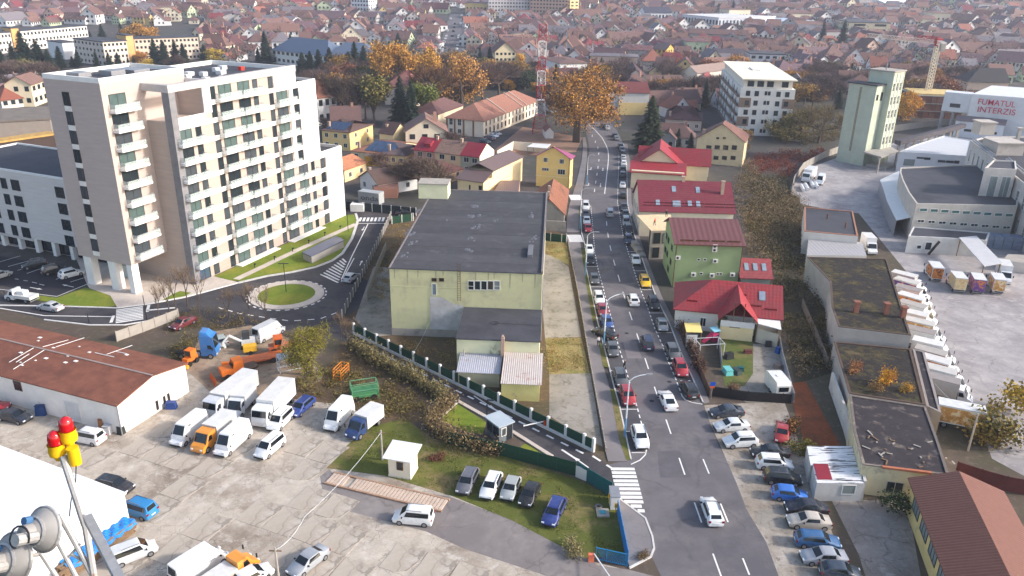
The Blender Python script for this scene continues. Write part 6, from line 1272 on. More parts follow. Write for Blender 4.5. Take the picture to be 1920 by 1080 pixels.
def simple_car(kind):
    if kind in SIMPLE: return SIMPLE[kind]
    mb, gl = MB(), []; L, W, H, wr = loft(kind, mb, gl)
    for nme, q, nn in gl: mb.poly(q, 1)
    for x in (L / 2 - .85, -L / 2 + .82):
        for y in (W / 2 - .1, -W / 2 + .1): mb.tube((x, y - .12, wr), (x, y + .12, wr), wr, 8, mi=2)
    SIMPLE[kind] = mb.mesh('car', [PNT, CGL, TYRE], 38); return SIMPLE[kind]
WH, SIL, GRY, BLK, DBL, BLU, RDC, ORG = (.82, .82, .81), (.46, .47, .48), (.09, .095, .10), (.015, .015, .017), (.02, .03, .07), (.02, .09, .32), (.36, .02, .03), (.80, .30, .03)
ROW = [
 # main road, moving
 ('wagon', (1342, 980), (1326, 937), WH, 'white estate car driving away near the bottom of road'), ('coupe', (1260, 768), (1244, 734), WH, 'white low sports car driving up the main road'), ('mpv', (1217, 655), (1210, 632), DBL, 'dark blue minivan driving up the main road'), ('suv', (1191, 574), (1183, 552), WH, 'white coupe SUV driving beside the yellow car'), ('mpv', (1144.5, 407), (1142.5, 393), SIL, 'silver car driving far up the main road'),
 # kerb, left side, front towards us
 ('suv', (1193, 800), (1207, 843), WH, 'white SUV parked last before the zebra crossing'), ('suv', (1170, 724), (1183, 763), RDC, 'red SUV parked under the near street lamp'), ('wagon', (1158, 693), (1168, 724), GRY, 'dark grey estate parked just ahead of red SUV'), ('hatch', (1144, 639), (1153, 672), GRY, 'charcoal hatchback parked beside the short grass patch'), ('sedan', (1152, 633), (1116, 618), BLK, 'black sedan slanted across the driveway mouth'), ('hatch', (1133, 593), (1142, 615), (.03, .08, .26), 'blue hatchback parked beyond the slanted black sedan'), ('hatch', (1126, 570), (1134, 593), (.28, .03, .05), 'maroon hatchback parked behind the white one'), ('wagon', (1120, 548), (1126, 570), WH, 'white estate parked in front of the maroon hatchback'), ('hatch', (1112, 513), (1117, 534), GRY, 'dark grey car parked alone between bay lines'), ('hatch', (1104, 477), (1108, 498), BLK, 'black car parked behind white near bay line'), ('sedan', (1103, 459), (1106, 477), WH, 'white car parked in front of black hatchback near wall'), ('sedan', (1102, 420), (1104, 436), RDC, 'red car parked at the end by second lamp'), ('hatch', (1099.5, 408), (1100.5, 421), WH, 'white car parked behind the red one'), ('hatch', (1098, 396), (1098.5, 408), GRY, 'grey car wedged between two white parked cars'), ('mpv', (1098.5, 381), (1098.5, 394), WH, 'white car parked first below the far zebra'),
 # kerb, right side
 ('suv', (1270, 675), (1282, 708), RDC, 'red SUV parked beside the picket fence'), ('wagon', (1303, 748), (1283, 713), BLK, 'black estate parked last on the house side'), ('suv', (1255, 649), (1268, 674), GRY, 'dark grey SUV parked behind the red SUV'), ('hatch', (1238, 599), (1245, 621), (.22, .24, .26), 'grey hatchback parked beside the red tiled house'), ('suv', (1221, 558), (1230, 581), BLK, 'black crossover parked beyond the yellow car'), ('suv', (1205, 516), (1214, 542), (.85, .50, .01), 'bright yellow sporty SUV parked by green building'), ('sedan', (1189, 477), (1195, 497), WH, 'white sedan parked below the unfinished house'), ('suv', (1175, 440), (1182, 460), (.03, .05, .10), 'navy SUV parked beside the rubble heaps'), ('suv', (1177, 424), (1180, 438), BLK, 'black SUV parked above the navy one'), ('mpv', (1172.5, 410), (1175, 424), SIL, 'silver minivan parked beyond the black SUV'), ('hatch', (1172, 396), (1174, 408), GRY, 'grey hatchback parked below dark red roof corner'), ('sedan', (1169, 382), (1171, 395), BLK, 'black sedan parked at the dark red roof corner'),
 # gravel strip
 ('sedan', (1393, 771), (1331, 774), (.03, .04, .06), 'dark blue sedan, first in the gravel row'), ('sedan', (1403, 797), (1340, 800), (.70, .71, .70), 'white sedan with boot, second in gravel row'), ('suv', (1421, 826), (1356, 829), WH, 'white boxy SUV in the gravel row'), ('sedan', (1476, 849), (1410, 848), BLK, 'black sedan with red tail lamps behind white SUV'), ('suv', (1418, 867), (1486, 872), WH, 'white crossover nose to the bushes'), ('suv', (1433, 893), (1501, 900), BLK, 'black SUV nose to the tin garages'), ('hatch', (1448, 923), (1513, 931), (.03, .16, .55), 'bright blue hatchback in the gravel row'), ('sedan', (1551, 954), (1472, 950), (.02, .02, .03), 'black sedan between blue hatchback and beige sedan'), ('sedan', (1558, 980), (1475, 975), (.55, .48, .40), 'beige sedan on the pale concrete pad'), ('wagon', (1490, 1010), (1575, 1018), (.03, .12, .28), 'steel blue estate below the beige sedan'), ('sedan', (1588, 1046), (1501, 1043), (.36, .37, .40), 'silver grey sedan near the bottom of gravel row'), ('hatch', (1534, 1069), (1617, 1077), (.03, .045, .07), 'dark blue hatchback cut by the bottom edge'), ('sedan', (1467, 796), (1465, 828), (.42, .03, .03), 'old red sedan parked alone on grass'),
 # grass row
 ('wagon', (889, 877), (864, 928), (.13, .13, .15), 'grey estate with dark roof on the rough grass'), ('wagon', (932, 886), (909, 936), WH, 'white estate second on the rough grass'), ('hatch', (966, 896), (949, 936), (.38, .40, .39), 'small silver hatchback on the rough grass'), ('hatch', (1004, 906), (982, 949), BLK, 'black hatchback on the rough grass'), ('wagon', (1051, 934), (1026, 986), (.02, .04, .20), 'deep blue estate, last on the rough grass'), ('mpv', (809, 973), (741, 967), WH, 'white minivan standing on the asphalt track'),
 # yard, lower left
 ('sedan', (-4, 774), (59, 788), (.02, .025, .04), 'dark sedan in front of the brown roofed hall'), ('sedan', (-40, 766), (4, 762), (.32, .02, .03), 'red car just cut by the picture edge'), ('mpv', (183, 824), (146, 817), WH, 'white delivery minivan with orange stickers'), ('wagon', (183, 903), (244, 917), (.02, .02, .025), 'black estate with roof rails behind the white roof'), ('mpv', (281, 962), (236, 948), (.02, .22, .50), 'bright blue minivan behind the white roof'), ('mpv', (217, 1050), (284, 1024), (.62, .63, .64), 'silver panel minivan beside the blue tarpaulin'), ('van', (330, 1092), (416, 1037), WH, 'white van at the bottom edge, roof uppermost'), ('hatch', (445, 1095), (500, 1067), WH, 'white hatchback cut by the bottom edge'), ('sedan', (609, 1028), (545, 1078), (.33, .35, .38), 'silver grey sedan near the bottom edge of yard'),
 ('van', (381, 790), (328, 833), WH, 'white panel van, leftmost of the parked vans'), ('van', (467, 802), (404, 858), (.78, .78, .78), 'white minibus beside the orange crew truck'), ('mpv', (532, 817), (478, 862), WH, 'white minivan at the end of the van row'), ('mpv', (544, 771), (506, 808), WH, 'small white van beside the big white lorry'), ('wagon', (582, 749), (549, 777), (.02, .05, .22), 'blue estate at the edge of the brown weeds'), ('van', (661, 755), (608, 815), WH, 'white high roof van facing the yard'),
 # hotel
 ('suv', (85, 494), (45, 500), BLK, 'black SUV parked in the hotel car park'), ('suv', (78, 512), (124, 502), (.015, .015, .018), 'black SUV parked nearest the white one'), ('suv', (112, 519), (155, 508), WH, 'white SUV parked beside the hotel columns'), ('hatch', (-12, 520), (12, 512), (.4, .42, .43), 'silver car at the car park edge'), ('sedan', (122, 580), (66, 571), (.52, .52, .53), 'silver coupe behind the flatbed truck'), ('hatch', (648, 528), (668, 513), (.45, .46, .47), 'silver car on the hotel street beside hatching'), ('sedan', (744, 400), (776, 399), BLK, 'black car half hidden behind the flat roof'),
 ('sedan', (356, 600), (330, 612), (.15, .02, .03), 'wrecked maroon car in the brown weeds'), ('hatch', (418, 645), (408, 632), (.35, .4, .38), 'grey-green car behind the blue tractor unit'), ('van', (488, 634), (520, 618), (.55, .56, .57), 'dusty silver van at the edge of machinery yard'),
 ('sedan', (898, 262), (921, 268), (.05, .07, .10), 'dark car at the end of the institution court'), ('sedan', (906, 256), (930, 262), (.1, .03, .05), 'dark red car second in the institution court'), ('sedan', (913, 252), (936, 257), WH, 'white car third in the institution court'), ('sedan', (920, 248), (941, 253), (.5, .5, .5), 'silver car farthest in the institution court')]
for k_, a, b, c_, lb in ROW: car(k_, a, b, c_, lb, {'van': 'van', 'mpv': 'minivan'}.get(k_, 'car'))
# parked cars small in the view: one mesh each
FARP = [(1168, 372, 1168, 360, BLK, 'black car below the white far parked car'), (1167.5, 353, 1167.5, 341, WH, 'white car parked alone beside bright red roof'), (1167.5, 332, 1167.5, 321.5, GRY, 'dark car parked in a row, fourth from white'), (1167.5, 322.5, 1168, 314, BLK, 'black car in the row beside red cross gable'), (1169.5, 311, 1169.5, 301, WH, 'white van-like car amid dark parked cars'), (1169, 300, 1169, 291, SIL, 'silver car beyond the white one in the row'), (1168.5, 290.5, 1168, 283, BLK, 'black car beyond the silver one in the row'), (1166.5, 284, 1165.5, 277.5, GRY, 'grey car near the bend of the road'), (1164.5, 278, 1163, 271, BLK, 'last black car before the side street'), (1157.5, 262.5, 1154, 256, (.2, .22, .24), 'grey car beyond the side street, nearer one'), (1154, 257, 1151, 250, BLK, 'black car beyond the side street, farther one'), (1141, 243, 1136, 237, SIL, 'silver car parked at the road bend'), (1134.5, 238.5, 1129.5, 233, BLK, 'black car farthest round the road bend')]
for x0, y0, x1, y1, c_, lb in FARP:
    c, a = place((x0, y0), (x1, y1)); tag(ob('car', simple_car(['hatch', 'sedan', 'suv', 'wagon'][int(x0 + y0) % 4]), None, c, a, c_), lb, 'car')
# ---- trucks
def truck(label, rear, front, cabc, boxc, Lb=4.6, Wb=2.15, Hb=2.5, prints=None, cat='truck', z=1.2, kind='cab', name='box_truck', box=True, group=None, cabL=2.0, cabH=2.3, roofc=S(214, 212, 208)):
    c, a = place(rear, front, z); t = thing(name, label, cat, c, a, group); L = Lb + cabL
    m = MB(); w_ = Wb * .45; x0 = L / 2 - cabL; H = cabH
    if cabH > 2.6:       # flat-fronted lorry cab
        pr = [(L / 2 - .05, .5), (L / 2, 1.1), (L / 2 - .1, 1.7), (L / 2 - .35, H - .15), (L / 2 - .7, H), (x0 + .1, H), (x0 + .1, .5)]
    else: pr = [(L / 2 - .05, .35), (L / 2, .75), (L / 2 - .25, 1.05), (L / 2 - .75, 1.25), (L / 2 - 1.35, H - .05), (L / 2 - 1.6, H), (x0 + .05, H), (x0 + .05, .35)]
    n = len(pr); m.add([(x, -w_, zz) for x, zz in pr] + [(x, w_, zz) for x, zz in pr], [tuple(reversed(range(n))), tuple(range(n, 2 * n))] + [(i, (i + 1) % n, (i + 1) % n + n, i + n) for i in range(n)])
    cb = m.build('cab', PNT, t, col=cabc)
    i0 = 2 if cabH > 2.6 else 3; a_, b_ = Vector((pr[i0][0], 0, pr[i0][1])), Vector((pr[i0 + 1][0], 0, pr[i0 + 1][1])); nn = Vector((-(b_ - a_).z, 0, (b_ - a_).x)).normalized()
    if nn.x < 0: nn = -nn
    m = MB(); A, B = a_ + (b_ - a_) * .06 + nn * .015, a_ + (b_ - a_) * .94 + nn * .015; m.add([(A.x, -w_ * .92, A.z), (A.x, w_ * .92, A.z), (B.x, w_ * .88, B.z), (B.x, -w_ * .88, B.z)], [(0, 1, 2, 3)]); m.build('windscreen', CGL, cb)
    for s_ in (1, -1):
        m = MB(); y = s_ * (w_ + .012); xs_ = L / 2 - (.45 if cabH > 2.6 else 1.15); zz = H - 1.0 if cabH <= 2.6 else 1.65; m.add([(xs_, y, zz), (xs_ - .75, y, zz), (xs_ - .75, y, zz + .65), (xs_ - .25, y, zz + .65)], [(0, 1, 2, 3)]); m.build('side_window', CGL, cb)
        m = MB(); m.box(L / 2 - .1, s_ * w_ * .7 - .15, .65, L / 2 + .03, s_ * w_ * .7 + .15, .85); m.build('headlight', HEADL, cb)
        m = MB(); m.box(L / 2 - .5, s_ * (w_ + .15) - .08, 1.5, L / 2 - .4, s_ * (w_ + .15) + .08, 2.0); m.build('mirror', PLASTIC, cb)
    m = MB(); m.box(-L / 2, -.45, .5, x0 + .3, .45, .75); m.build('chassis', PLASTIC, t)
    wm = wheelmesh(.42, .28)
    for x in (L / 2 - .9, -L / 2 + 1.1) + ((-L / 2 + 2.3,) if Lb > 6 else ()):
        for s_ in (1, -1): ob('wheel', wm, t, (x, s_ * (Wb / 2 - .18), .42))
    if box:
        m = MB(); m.box(-L / 2, -Wb / 2, .78, x0 - .05, Wb / 2, .78 + Hb); m.build('cargo_box', PNT, t, col=boxc); m = MB(); m.box(-L / 2 - .02, -Wb / 2 - .02, .78 + Hb, x0 - .03, Wb / 2 + .02, .84 + Hb); m.build('box_roof', OBJM, t, col=roofc)
        if prints:
            k = P('print_' + prints, S(*{'orange': (226, 140, 70), 'purple': (112, 76, 142), 'amber': (214, 156, 84), 'cream': (226, 200, 150)}[prints]), .6, .35, 1.1, c2=S(*{'orange': (120, 70, 40), 'purple': (220, 130, 60), 'amber': (240, 214, 170), 'cream': (206, 170, 120)}[prints]), thr=(.5, .56), s2=1.1, bump=0)
            for s_ in (1, -1): m = MB(); y = s_ * (Wb / 2 + .008); m.add([(-L / 2 + .1, y, .95), (x0 - .15, y, .95), (x0 - .15, y, .6 + Hb), (-L / 2 + .1, y, .6 + Hb)], [(0, 1, 2, 3)]); m.build('side_print', k, t)
            m = MB(); x = -L / 2 - .03; m.add([(x, -Wb / 2 + .1, .9), (x, Wb / 2 - .1, .9), (x, Wb / 2 - .1, .65 + Hb), (x, -Wb / 2 + .1, .65 + Hb)], [(0, 1, 2, 3)]); m.build('rear_print', k, t)
        m = MB(); m.box(-L / 2 - .06, -Wb / 2, .45, -L / 2 + .06, Wb / 2, .58); m.build('rear_bumper', GREYM, t)
    return t
# the row beside the mossy warehouse: cabs point right
rowt = [(1672, 525, 1735, 541, None), (1679, 538, 1738, 555, 'purple'), (1682, 553, 1741, 568, None), (1686, 567, 1748, 585, 'orange'), (1690, 583, 1750, 600, None), (1692, 600, 1752, 615, None), (1702, 617, 1765, 632, 'amber'), (1706, 634, 1765, 648, None), (1714, 655, 1786, 672, None), (1722, 672, 1788, 690, None), (1730, 688, 1793, 706, 'orange'), (1740, 708, 1805, 725, None), (1748, 727, 1808, 742, None)]
ORD = ['first', 'second', 'third', 'fourth', 'fifth', 'sixth', 'seventh', 'eighth', 'ninth', 'tenth', 'eleventh', 'twelfth', 'thirteenth']
for i, (x0, y0, x1, y1, pr) in enumerate(rowt): truck('white box truck beside the mossy warehouses, %s from the top of row' % ORD[i], (x0, y0), (x1, y1), (.8, .8, .8), (.74, .73, .70) if i % 3 else (.5, .47, .43), 4.4, 2.1, 2.3, pr, roofc=[S(210, 206, 200), S(196, 190, 182), S(150, 140, 134), S(214, 212, 210), S(172, 164, 156)][i % 5], group='box trucks parked along the old warehouses')
truck('long white box truck with amber prints, last in row', (1770, 780), (1858, 798), (.8, .8, .8), (.78, .78, .76), 5.6, 2.2, 2.5, 'amber')
for lb, a, b, pr, bc in [('box truck with orange food print, first of four backs', (1757, 520), (1742, 500), 'orange', (.75, .75, .74)), ('cream box truck with pale panels in the yard', (1801, 541), (1783, 518), 'cream', (.66, .58, .44)), ('purple printed box truck in the factory yard', (1836, 545), (1822, 520), 'purple', (.22, .13, .3)), ('box truck with orange and cream print near canopy', (1874, 545), (1858, 520), 'amber', (.74, .72, .68))]: truck(lb, a, b, (.8, .8, .8), bc, 4.0, 2.1, 2.3, pr)
truck('white box truck facing out from under the canopy', (1872, 495), (1893, 535), (.82, .82, .82), (.8, .8, .8), 4.4, 2.1, 2.5)
truck('white box truck beside the grey corrugated shed', (1617, 447), (1643, 475), (.82, .82, .82), (.8, .8, .8), 4.2, 2.1, 2.4)
truck('white lorry parked by the curved concrete fence', (1528, 322), (1505, 340), (.7, .72, .74), (.82, .78, .74), 6, 2.4, 2.7, cabH=2.9, cat='lorry', name='lorry')
car('van', (1544, 332), (1532, 349), WH, 'white van beside the lorry near the silo', 'van')
truck('grey-white lorry with rust streaked box roof', (478, 705), (383, 778), (.62, .64, .68), (.6, .58, .56), 7.4, 2.4, 2.2, cabH=2.8, cat='lorry', name='lorry', z=1.5)
truck('small white truck squeezed between the two lorries', (470, 735), (432, 778), (.72, .73, .75), (.7, .7, .7), 3.6, 2.1, 1.9, cabH=2.5)
truck('big white lorry with wide pale box', (545, 722), (478, 795), (.78, .78, .78), (.84, .84, .83), 6.4, 2.4, 2.4, cabH=2.8, cat='lorry', name='lorry', z=1.5)
truck('orange crew cab truck with grey tarp box', (437, 785), (362, 845), ORG, (.58, .57, .55), 4.0, 2.1, 1.8, cabL=2.7, cabH=2.4, z=1.)
truck('dark blue small truck with white tarp box', (712, 772), (652, 818), (.02, .05, .16), (.76, .74, .7), 3.6, 2.05, 1.7, cabL=2.3, cabH=2.3, z=1.)
truck('orange pickup truck with loaded pale bed', (392, 1098), (468, 1046), ORG, (.55, .45, .38), 3.2, 2., .8, cabL=2.6, cabH=2.2, z=1., name='pickup_truck')
t = truck('white flatbed truck on the hotel street', (74, 560), (6, 550), (.82, .82, .82), (.7, .68, .64), 3.6, 2., .5, cabL=2.1, cabH=2.2, z=.9, name='flatbed_truck'); m = MB(); m.box(-1.2, -.6, 1.3, .2, .6, 2.0); m.build('load', WHITEM, t)
# blue tractor unit
t = truck('blue tractor unit parked in the machinery yard', (330, 652), (408, 652), (.03, .18, .48), BLK, 4.0, 2.4, 2, box=False, cabL=2.4, cabH=3.7, z=1.4, cat='lorry', name='tractor_unit')
m = MB(); L = 6.4; m.add([(L / 2 - .7, -1, 3.7), (L / 2 - .7, 1, 3.7), (L / 2 - 2.2, 1, 3.72), (L / 2 - 2.2, -1, 3.72), (L / 2 - 1.3, -.8, 4.3), (L / 2 - 1.3, .8, 4.3), (L / 2 - 2.2, .9, 4.4), (L / 2 - 2.2, -.9, 4.4)], [(0, 1, 5, 4), (4, 5, 6, 7), (0, 4, 7, 3), (1, 2, 6, 5), (2, 3, 7, 6)]); m.build('wind_deflector', PNT, t, col=(.03, .18, .48))
m = MB(); m.box(-.6, -1.15, .5, .6, -.75, 1.0); m.build('fuel_tank', GREYM, t)
# ------------------------------------------------------------------ vegetation
BARK = P('bark', S(92, 78, 68), .95, .25, 3, bump=.3); LF = LEAF('leaves', .5); NEED = LEAF('needles', .45); TWIG = LEAF('twigs', .35, .9)
nr = np.random.RandomState(5)
def cardmesh(name, C, U, V, mat):      # many small quads: centres, half axes
    n = len(C); vs = np.empty((n * 4, 3)); vs[0::4] = C - U - V; vs[1::4] = C + U - V; vs[2::4] = C + U + V; vs[3::4] = C - U + V
    me = bpy.data.meshes.new(name); me.vertices.add(n * 4); me.vertices.foreach_set('co', vs.ravel()); me.loops.add(n * 4); me.polygons.add(n)
    me.loops.foreach_set('vertex_index', np.arange(n * 4)); me.polygons.foreach_set('loop_start', np.arange(n) * 4); me.polygons.foreach_set('loop_total', np.full(n, 4)); me.update(calc_edges=True); me.materials.append(mat); return me
def randuv(n, su, sv):
    a = nr.normal(size=(n, 3)); a /= np.linalg.norm(a, axis=1)[:, None]; b = np.cross(a, nr.normal(size=(n, 3))); b /= np.linalg.norm(b, axis=1)[:, None]; s = (.6 + .8 * nr.rand(n))[:, None]; return a * su * s, b * sv * s
def branches(seed, depth, spread, up, L0, r0, fork=3, taper=.68):
    rs = random.Random(seed); segs, tips = [], []
    def go(p, d, L, r, k):
        q = p + d * L; segs.append((p, q, r, r * .62)); 
        if k == 0: tips.append((q, d)); return
        if k <= 2: tips.append((q, d))
        n = fork + (rs.random() < .4)
        for i in range(n):
            v = Vector((rs.gauss(0, 1), rs.gauss(0, 1), rs.gauss(0, .6))).normalized(); e = (d * (1 - spread) + v * spread + Vector((0, 0, up))).normalized(); go(q if i else q - d * L * .1, e, L * taper * rs.uniform(.75, 1.15), r * .58, k - 1)
    go(Vector((0, 0, 0)), Vector((rs.gauss(0, .03), rs.gauss(0, .03), 1)).normalized(), L0, r0, depth); return segs, tips
def norm(segs, tips):
    zm = max(q.z for _, q, _, _ in segs); k = 1 / (zm * 1.05); return [(p * k, q * k, a * k, b * k) for p, q, a, b in segs], [(p * k, d) for p, d in tips]
def mk_bare(seed, depth=4, spread=.6, fork=4):
    segs, tips = norm(*branches(seed, depth, spread, .22, .5, .05 if depth > 3 else .03, fork, .76)); m = MB()
    for p, q, a, b in segs: m.tube(p, q, a, 4 if a > .01 else 3, b)
    C, U, V = [], [], []
    for q, d in tips:
        for _ in range(7):
            v = nr.normal(size=3); v /= np.linalg.norm(v); v = v * .7 + np.array(d) * .6 + np.array((0, 0, .25)); L = .045 * (.6 + nr.rand()); w_ = np.cross(v, nr.normal(size=3)); w_ /= np.linalg.norm(w_); C.append(np.array(q) + v * L); U.append(v * L); V.append(w_ * .0022)
    return m.mesh('trunk', BARK), cardmesh('crown', np.array(C), np.array(U), np.array(V), TWIG)
def mk_leafy(seed, dens=24, up=.2, size=.015, spread=.66, L0=.32):
    segs, tips = norm(*branches(seed, 4, spread, up, L0, .04, 4, .8)); m = MB()
    for p, q, a, b in segs: m.tube(p, q, a, 4 if a > .01 else 3, b)
    C = []
    for q, d in tips:
        if nr.rand() < .12: continue
        C.append(np.array(q) + nr.normal(size=(dens, 3)) * .05 * (.5 + nr.rand()))
    C = np.concatenate(C); U, V = randuv(len(C), size, size * .7); return m.mesh('trunk', BARK), cardmesh('crown', C, U, V, LF)
def mk_conifer(seed, rad=.19, loose=1.):
    rs = random.Random(seed); m = MB(); m.tube((0, 0, 0), (0, 0, .97), .014, 6, .002); C, U, V = [], [], []; z = .1
    while z < .99:
        r = rad * (1 - z) ** .72 * rs.uniform(.8, 1.12) + .016; n = max(5, int(12 * (1 - z) + 4)); a0 = rs.random() * 6
        for i in range(n):
            a = a0 + 6.283 * i / n + rs.uniform(-.25, .25); R_ = r * rs.uniform(.7, 1.1)
            for k in range(5):
                t = (k + .6) / 5; x = R_ * t; c = np.array((math.cos(a) * x, math.sin(a) * x, z - .32 * x + .12 * x * x / rad)); dr = np.array((math.cos(a), math.sin(a), -.3)); sd_ = np.array((-math.sin(a), math.cos(a), rs.uniform(-.5, .5))); C.append(c); U.append(dr * R_ * .18); V.append(sd_ * (R_ * .17 * (1.25 - t) + .012))
        z += .03 * loose * (1.15 - .6 * z)
    return m.mesh('trunk', BARK), cardmesh('crown', np.array(C), np.array(U), np.array(V), NEED)
def mk_bush(seed, n=900, twig=300):
    c0 = nr.normal(size=(9, 3)) * (.28, .28, .16) + (0, 0, .42); C = np.concatenate([c + nr.normal(size=(n // 9, 3)) * .15 for c in c0]); C[:, 2] = np.abs(C[:, 2]); U, V = randuv(len(C), .035, .024); return cardmesh('foliage', C, U, V, LF)
TV = {'bare': [mk_bare(i) for i in (1, 2, 3, 4)], 'leafy': [mk_leafy(i) for i in (11, 12, 13)], 'upright': [mk_leafy(21, 22, .55, .018, .45), mk_leafy(22, 22, .6, .018, .4)], 'conifer': [mk_conifer(i, .17 + .02 * (i % 3)) for i in (31, 32, 33)], 'oak': [mk_leafy(41, 46, .02, .008, .8, .2)], 'sapling': [mk_bare(51, 3, .42, 3), mk_bare(52, 3, .4, 3)], 'bigfir': [mk_conifer(35, .27, .9)]}
BUSH = [mk_bush(i) for i in range(4)]
OLV, AMB, RUSTC, DGRN, BRNT, YEL2 = S(116, 112, 58), S(182, 136, 66), S(146, 92, 56), S(50, 64, 52), S(98, 76, 62), S(196, 168, 66)
TN = {'bare': 'bare_tree', 'leafy': 'leafy_tree', 'upright': 'leafy_tree', 'conifer': 'conifer_tree', 'oak': 'oak_tree', 'bigfir': 'fir_tree', 'sapling': 'sapling'}
TCNT = [0]
def tree(kind, base, h, col, label, wd=1., group=None, rz=None):
    TCNT[0] += 1; i = TCNT[0]; tr, cr = TV[kind][i % len(TV[kind])]; t = thing(TN[kind], label, 'tree', base, (i * 77) % 360 if rz is None else rz, group); t.scale = (h * wd, h * wd, h); ob('trunk', tr, t); ob('crown', cr, t, col=col); return t
def treepx(kind, x, y, top, col, label, wd=1., group=None):
    b = gt(x, y); return tree(kind, b, max(3, hgt(x, y, top, b)), col, label, wd, group)
def bush(x, y, size, col, label, hs=1., z=0.):
    p = g(x, y) if not z else g(x, y, z); i = int(x + y) % 4; o = ob('bush', BUSH[i], None, (p.x, p.y, z), (x * 37) % 360, col, (size, size, size * hs)); return tag(o, label, 'bush')
treepx('oak', 1081, 266, 121, S(170, 124, 64), 'huge orange-leaved oak beside the lattice mast', 1.)
treepx('bare', 1043, 235, 170, BRNT, 'bare tree between the mast and the oak', 1.)
treepx('bigfir', 1216, 286, 178, S(56, 66, 46), 'broad dark fir beside the main road bend', 1.15)
for x, y, tp, k_, c_, lb, wd in [(752, 236, 141, 'conifer', DGRN, 'tall dark spruce, left of the spruce pair', 1.2), (772, 240, 150, 'conifer', DGRN, 'tall dark spruce, right of the spruce pair', 1.3), (800, 232, 160, 'upright', S(110, 118, 56), 'olive-green tree beside the spruce pair', 1.2), (702, 234, 148, 'upright', S(118, 110, 62), 'yellow-green leafy tree behind the solar villa', 1.3),
        (737, 178, 78, 'leafy', AMB, 'amber tree before the blue roofed mansion', .8), (798, 168, 86, 'leafy', S(196, 150, 70), 'brightest yellow-orange tree by the distant street', .8), (866, 196, 105, 'leafy', S(186, 140, 80), 'orange tree left of the institution roof', .9), (822, 205, 125, 'bare', S(112, 82, 62), 'broad bare brown tree among orange trees', 1.1), (640, 228, 135, 'bare', S(84, 72, 66), 'bare tree beside the white gabled house', 1.3), (668, 226, 138, 'bare', S(88, 76, 68), 'second bare tree behind the solar villa', 1.2), (686, 224, 140, 'bare', S(84, 72, 62), 'third bare tree behind the solar villa', 1.), (880, 182, 120, 'conifer', S(52, 60, 48), 'dark conifer behind the institution', 1.3), (905, 186, 128, 'bare', S(108, 84, 74), 'reddish bare tree behind the institution', 1.5), (936, 178, 118, 'bare', S(100, 80, 72), 'bare tree below the cream gabled flats', 1.3), (984, 168, 130, 'leafy', S(74, 84, 58), 'rounded dark green tree left of the mast', 1.4), (953, 170, 150, 'leafy', S(226, 168, 40), 'small golden tree behind the institution roof', 1.1), (977, 138, 102, 'upright', S(226, 176, 84), 'slim golden poplar beside the mast', .7), (900, 140, 90, 'conifer', S(50, 58, 52), 'dark conifer beside cream gabled flats', 1.2), (918, 132, 84, 'conifer', S(48, 56, 50), 'second conifer beside cream gabled flats', 1.),
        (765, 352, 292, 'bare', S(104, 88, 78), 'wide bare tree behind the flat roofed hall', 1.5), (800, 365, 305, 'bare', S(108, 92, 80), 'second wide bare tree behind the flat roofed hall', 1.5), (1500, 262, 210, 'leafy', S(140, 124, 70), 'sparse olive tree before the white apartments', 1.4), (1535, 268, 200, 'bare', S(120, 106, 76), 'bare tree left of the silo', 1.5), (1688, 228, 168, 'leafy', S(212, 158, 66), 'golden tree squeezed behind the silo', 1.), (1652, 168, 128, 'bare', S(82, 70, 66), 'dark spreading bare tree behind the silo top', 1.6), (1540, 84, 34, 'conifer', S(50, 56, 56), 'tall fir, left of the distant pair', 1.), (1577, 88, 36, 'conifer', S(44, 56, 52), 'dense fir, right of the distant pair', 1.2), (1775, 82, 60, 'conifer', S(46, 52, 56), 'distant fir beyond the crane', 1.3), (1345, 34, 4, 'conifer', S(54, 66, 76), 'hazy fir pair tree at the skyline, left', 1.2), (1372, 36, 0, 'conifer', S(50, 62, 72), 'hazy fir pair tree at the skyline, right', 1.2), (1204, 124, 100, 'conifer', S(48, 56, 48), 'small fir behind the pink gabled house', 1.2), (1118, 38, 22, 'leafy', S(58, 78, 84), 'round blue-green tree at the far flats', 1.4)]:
    treepx(k_, x, y, tp, c_, lb, wd)
con = [(49, 130, 57), (77, 137, 73), (31, 142, 80), (62, 140, 86), (95, 138, 92), (115, 130, 86), (137, 126, 105), (148, 126, 92), (183, 129, 94), (206, 128, 98), (223, 127, 98), (241, 123, 106), (252, 123, 105), (193, 76, 44), (229, 74, 42), (249, 72, 45), (124, 76, 55), (171, 77, 58), (292, 122, 72), (310, 122, 75), (331, 120, 73), (346, 122, 80), (384, 112, 82), (500, 118, 57), (485, 117, 88), (520, 118, 81), (548, 117, 63), (568, 138, 97), (583, 138, 95), (599, 142, 92), (620, 144, 88), (638, 142, 103), (655, 144, 96), (667, 142, 77), (684, 147, 85), (712, 150, 92), (728, 152, 98), (747, 92, 61), (699, 62, 42), (438, 102, 83), (12, 150, 92), (45, 150, 100)]
LAND = [('lattice mast', 1015, 150), ('blue roofed mansion', 610, 95), ('white apartment block', 1425, 160), ('silo', 1635, 200), ('tower crane', 1745, 120), ('long ribbon-window blocks', 200, 90), ('distant straight street', 850, 90), ('cream gabled flats', 950, 115), ('grey tower flats', 960, 15), ('white market halls', 1370, 45), ('hotel roof', 330, 130), ('white painted hall', 1860, 200), ('yellow school block', 1620, 50), ('huge oak', 1085, 180), ('black-roofed barn', 1850, 145)]
ORDS = 'first second third fourth fifth sixth seventh eighth ninth tenth eleventh twelfth thirteenth fourteenth fifteenth sixteenth seventeenth eighteenth nineteenth twentieth'.split()
TENS = 'twenty thirty forty fifty sixty seventy eighty ninety'.split()
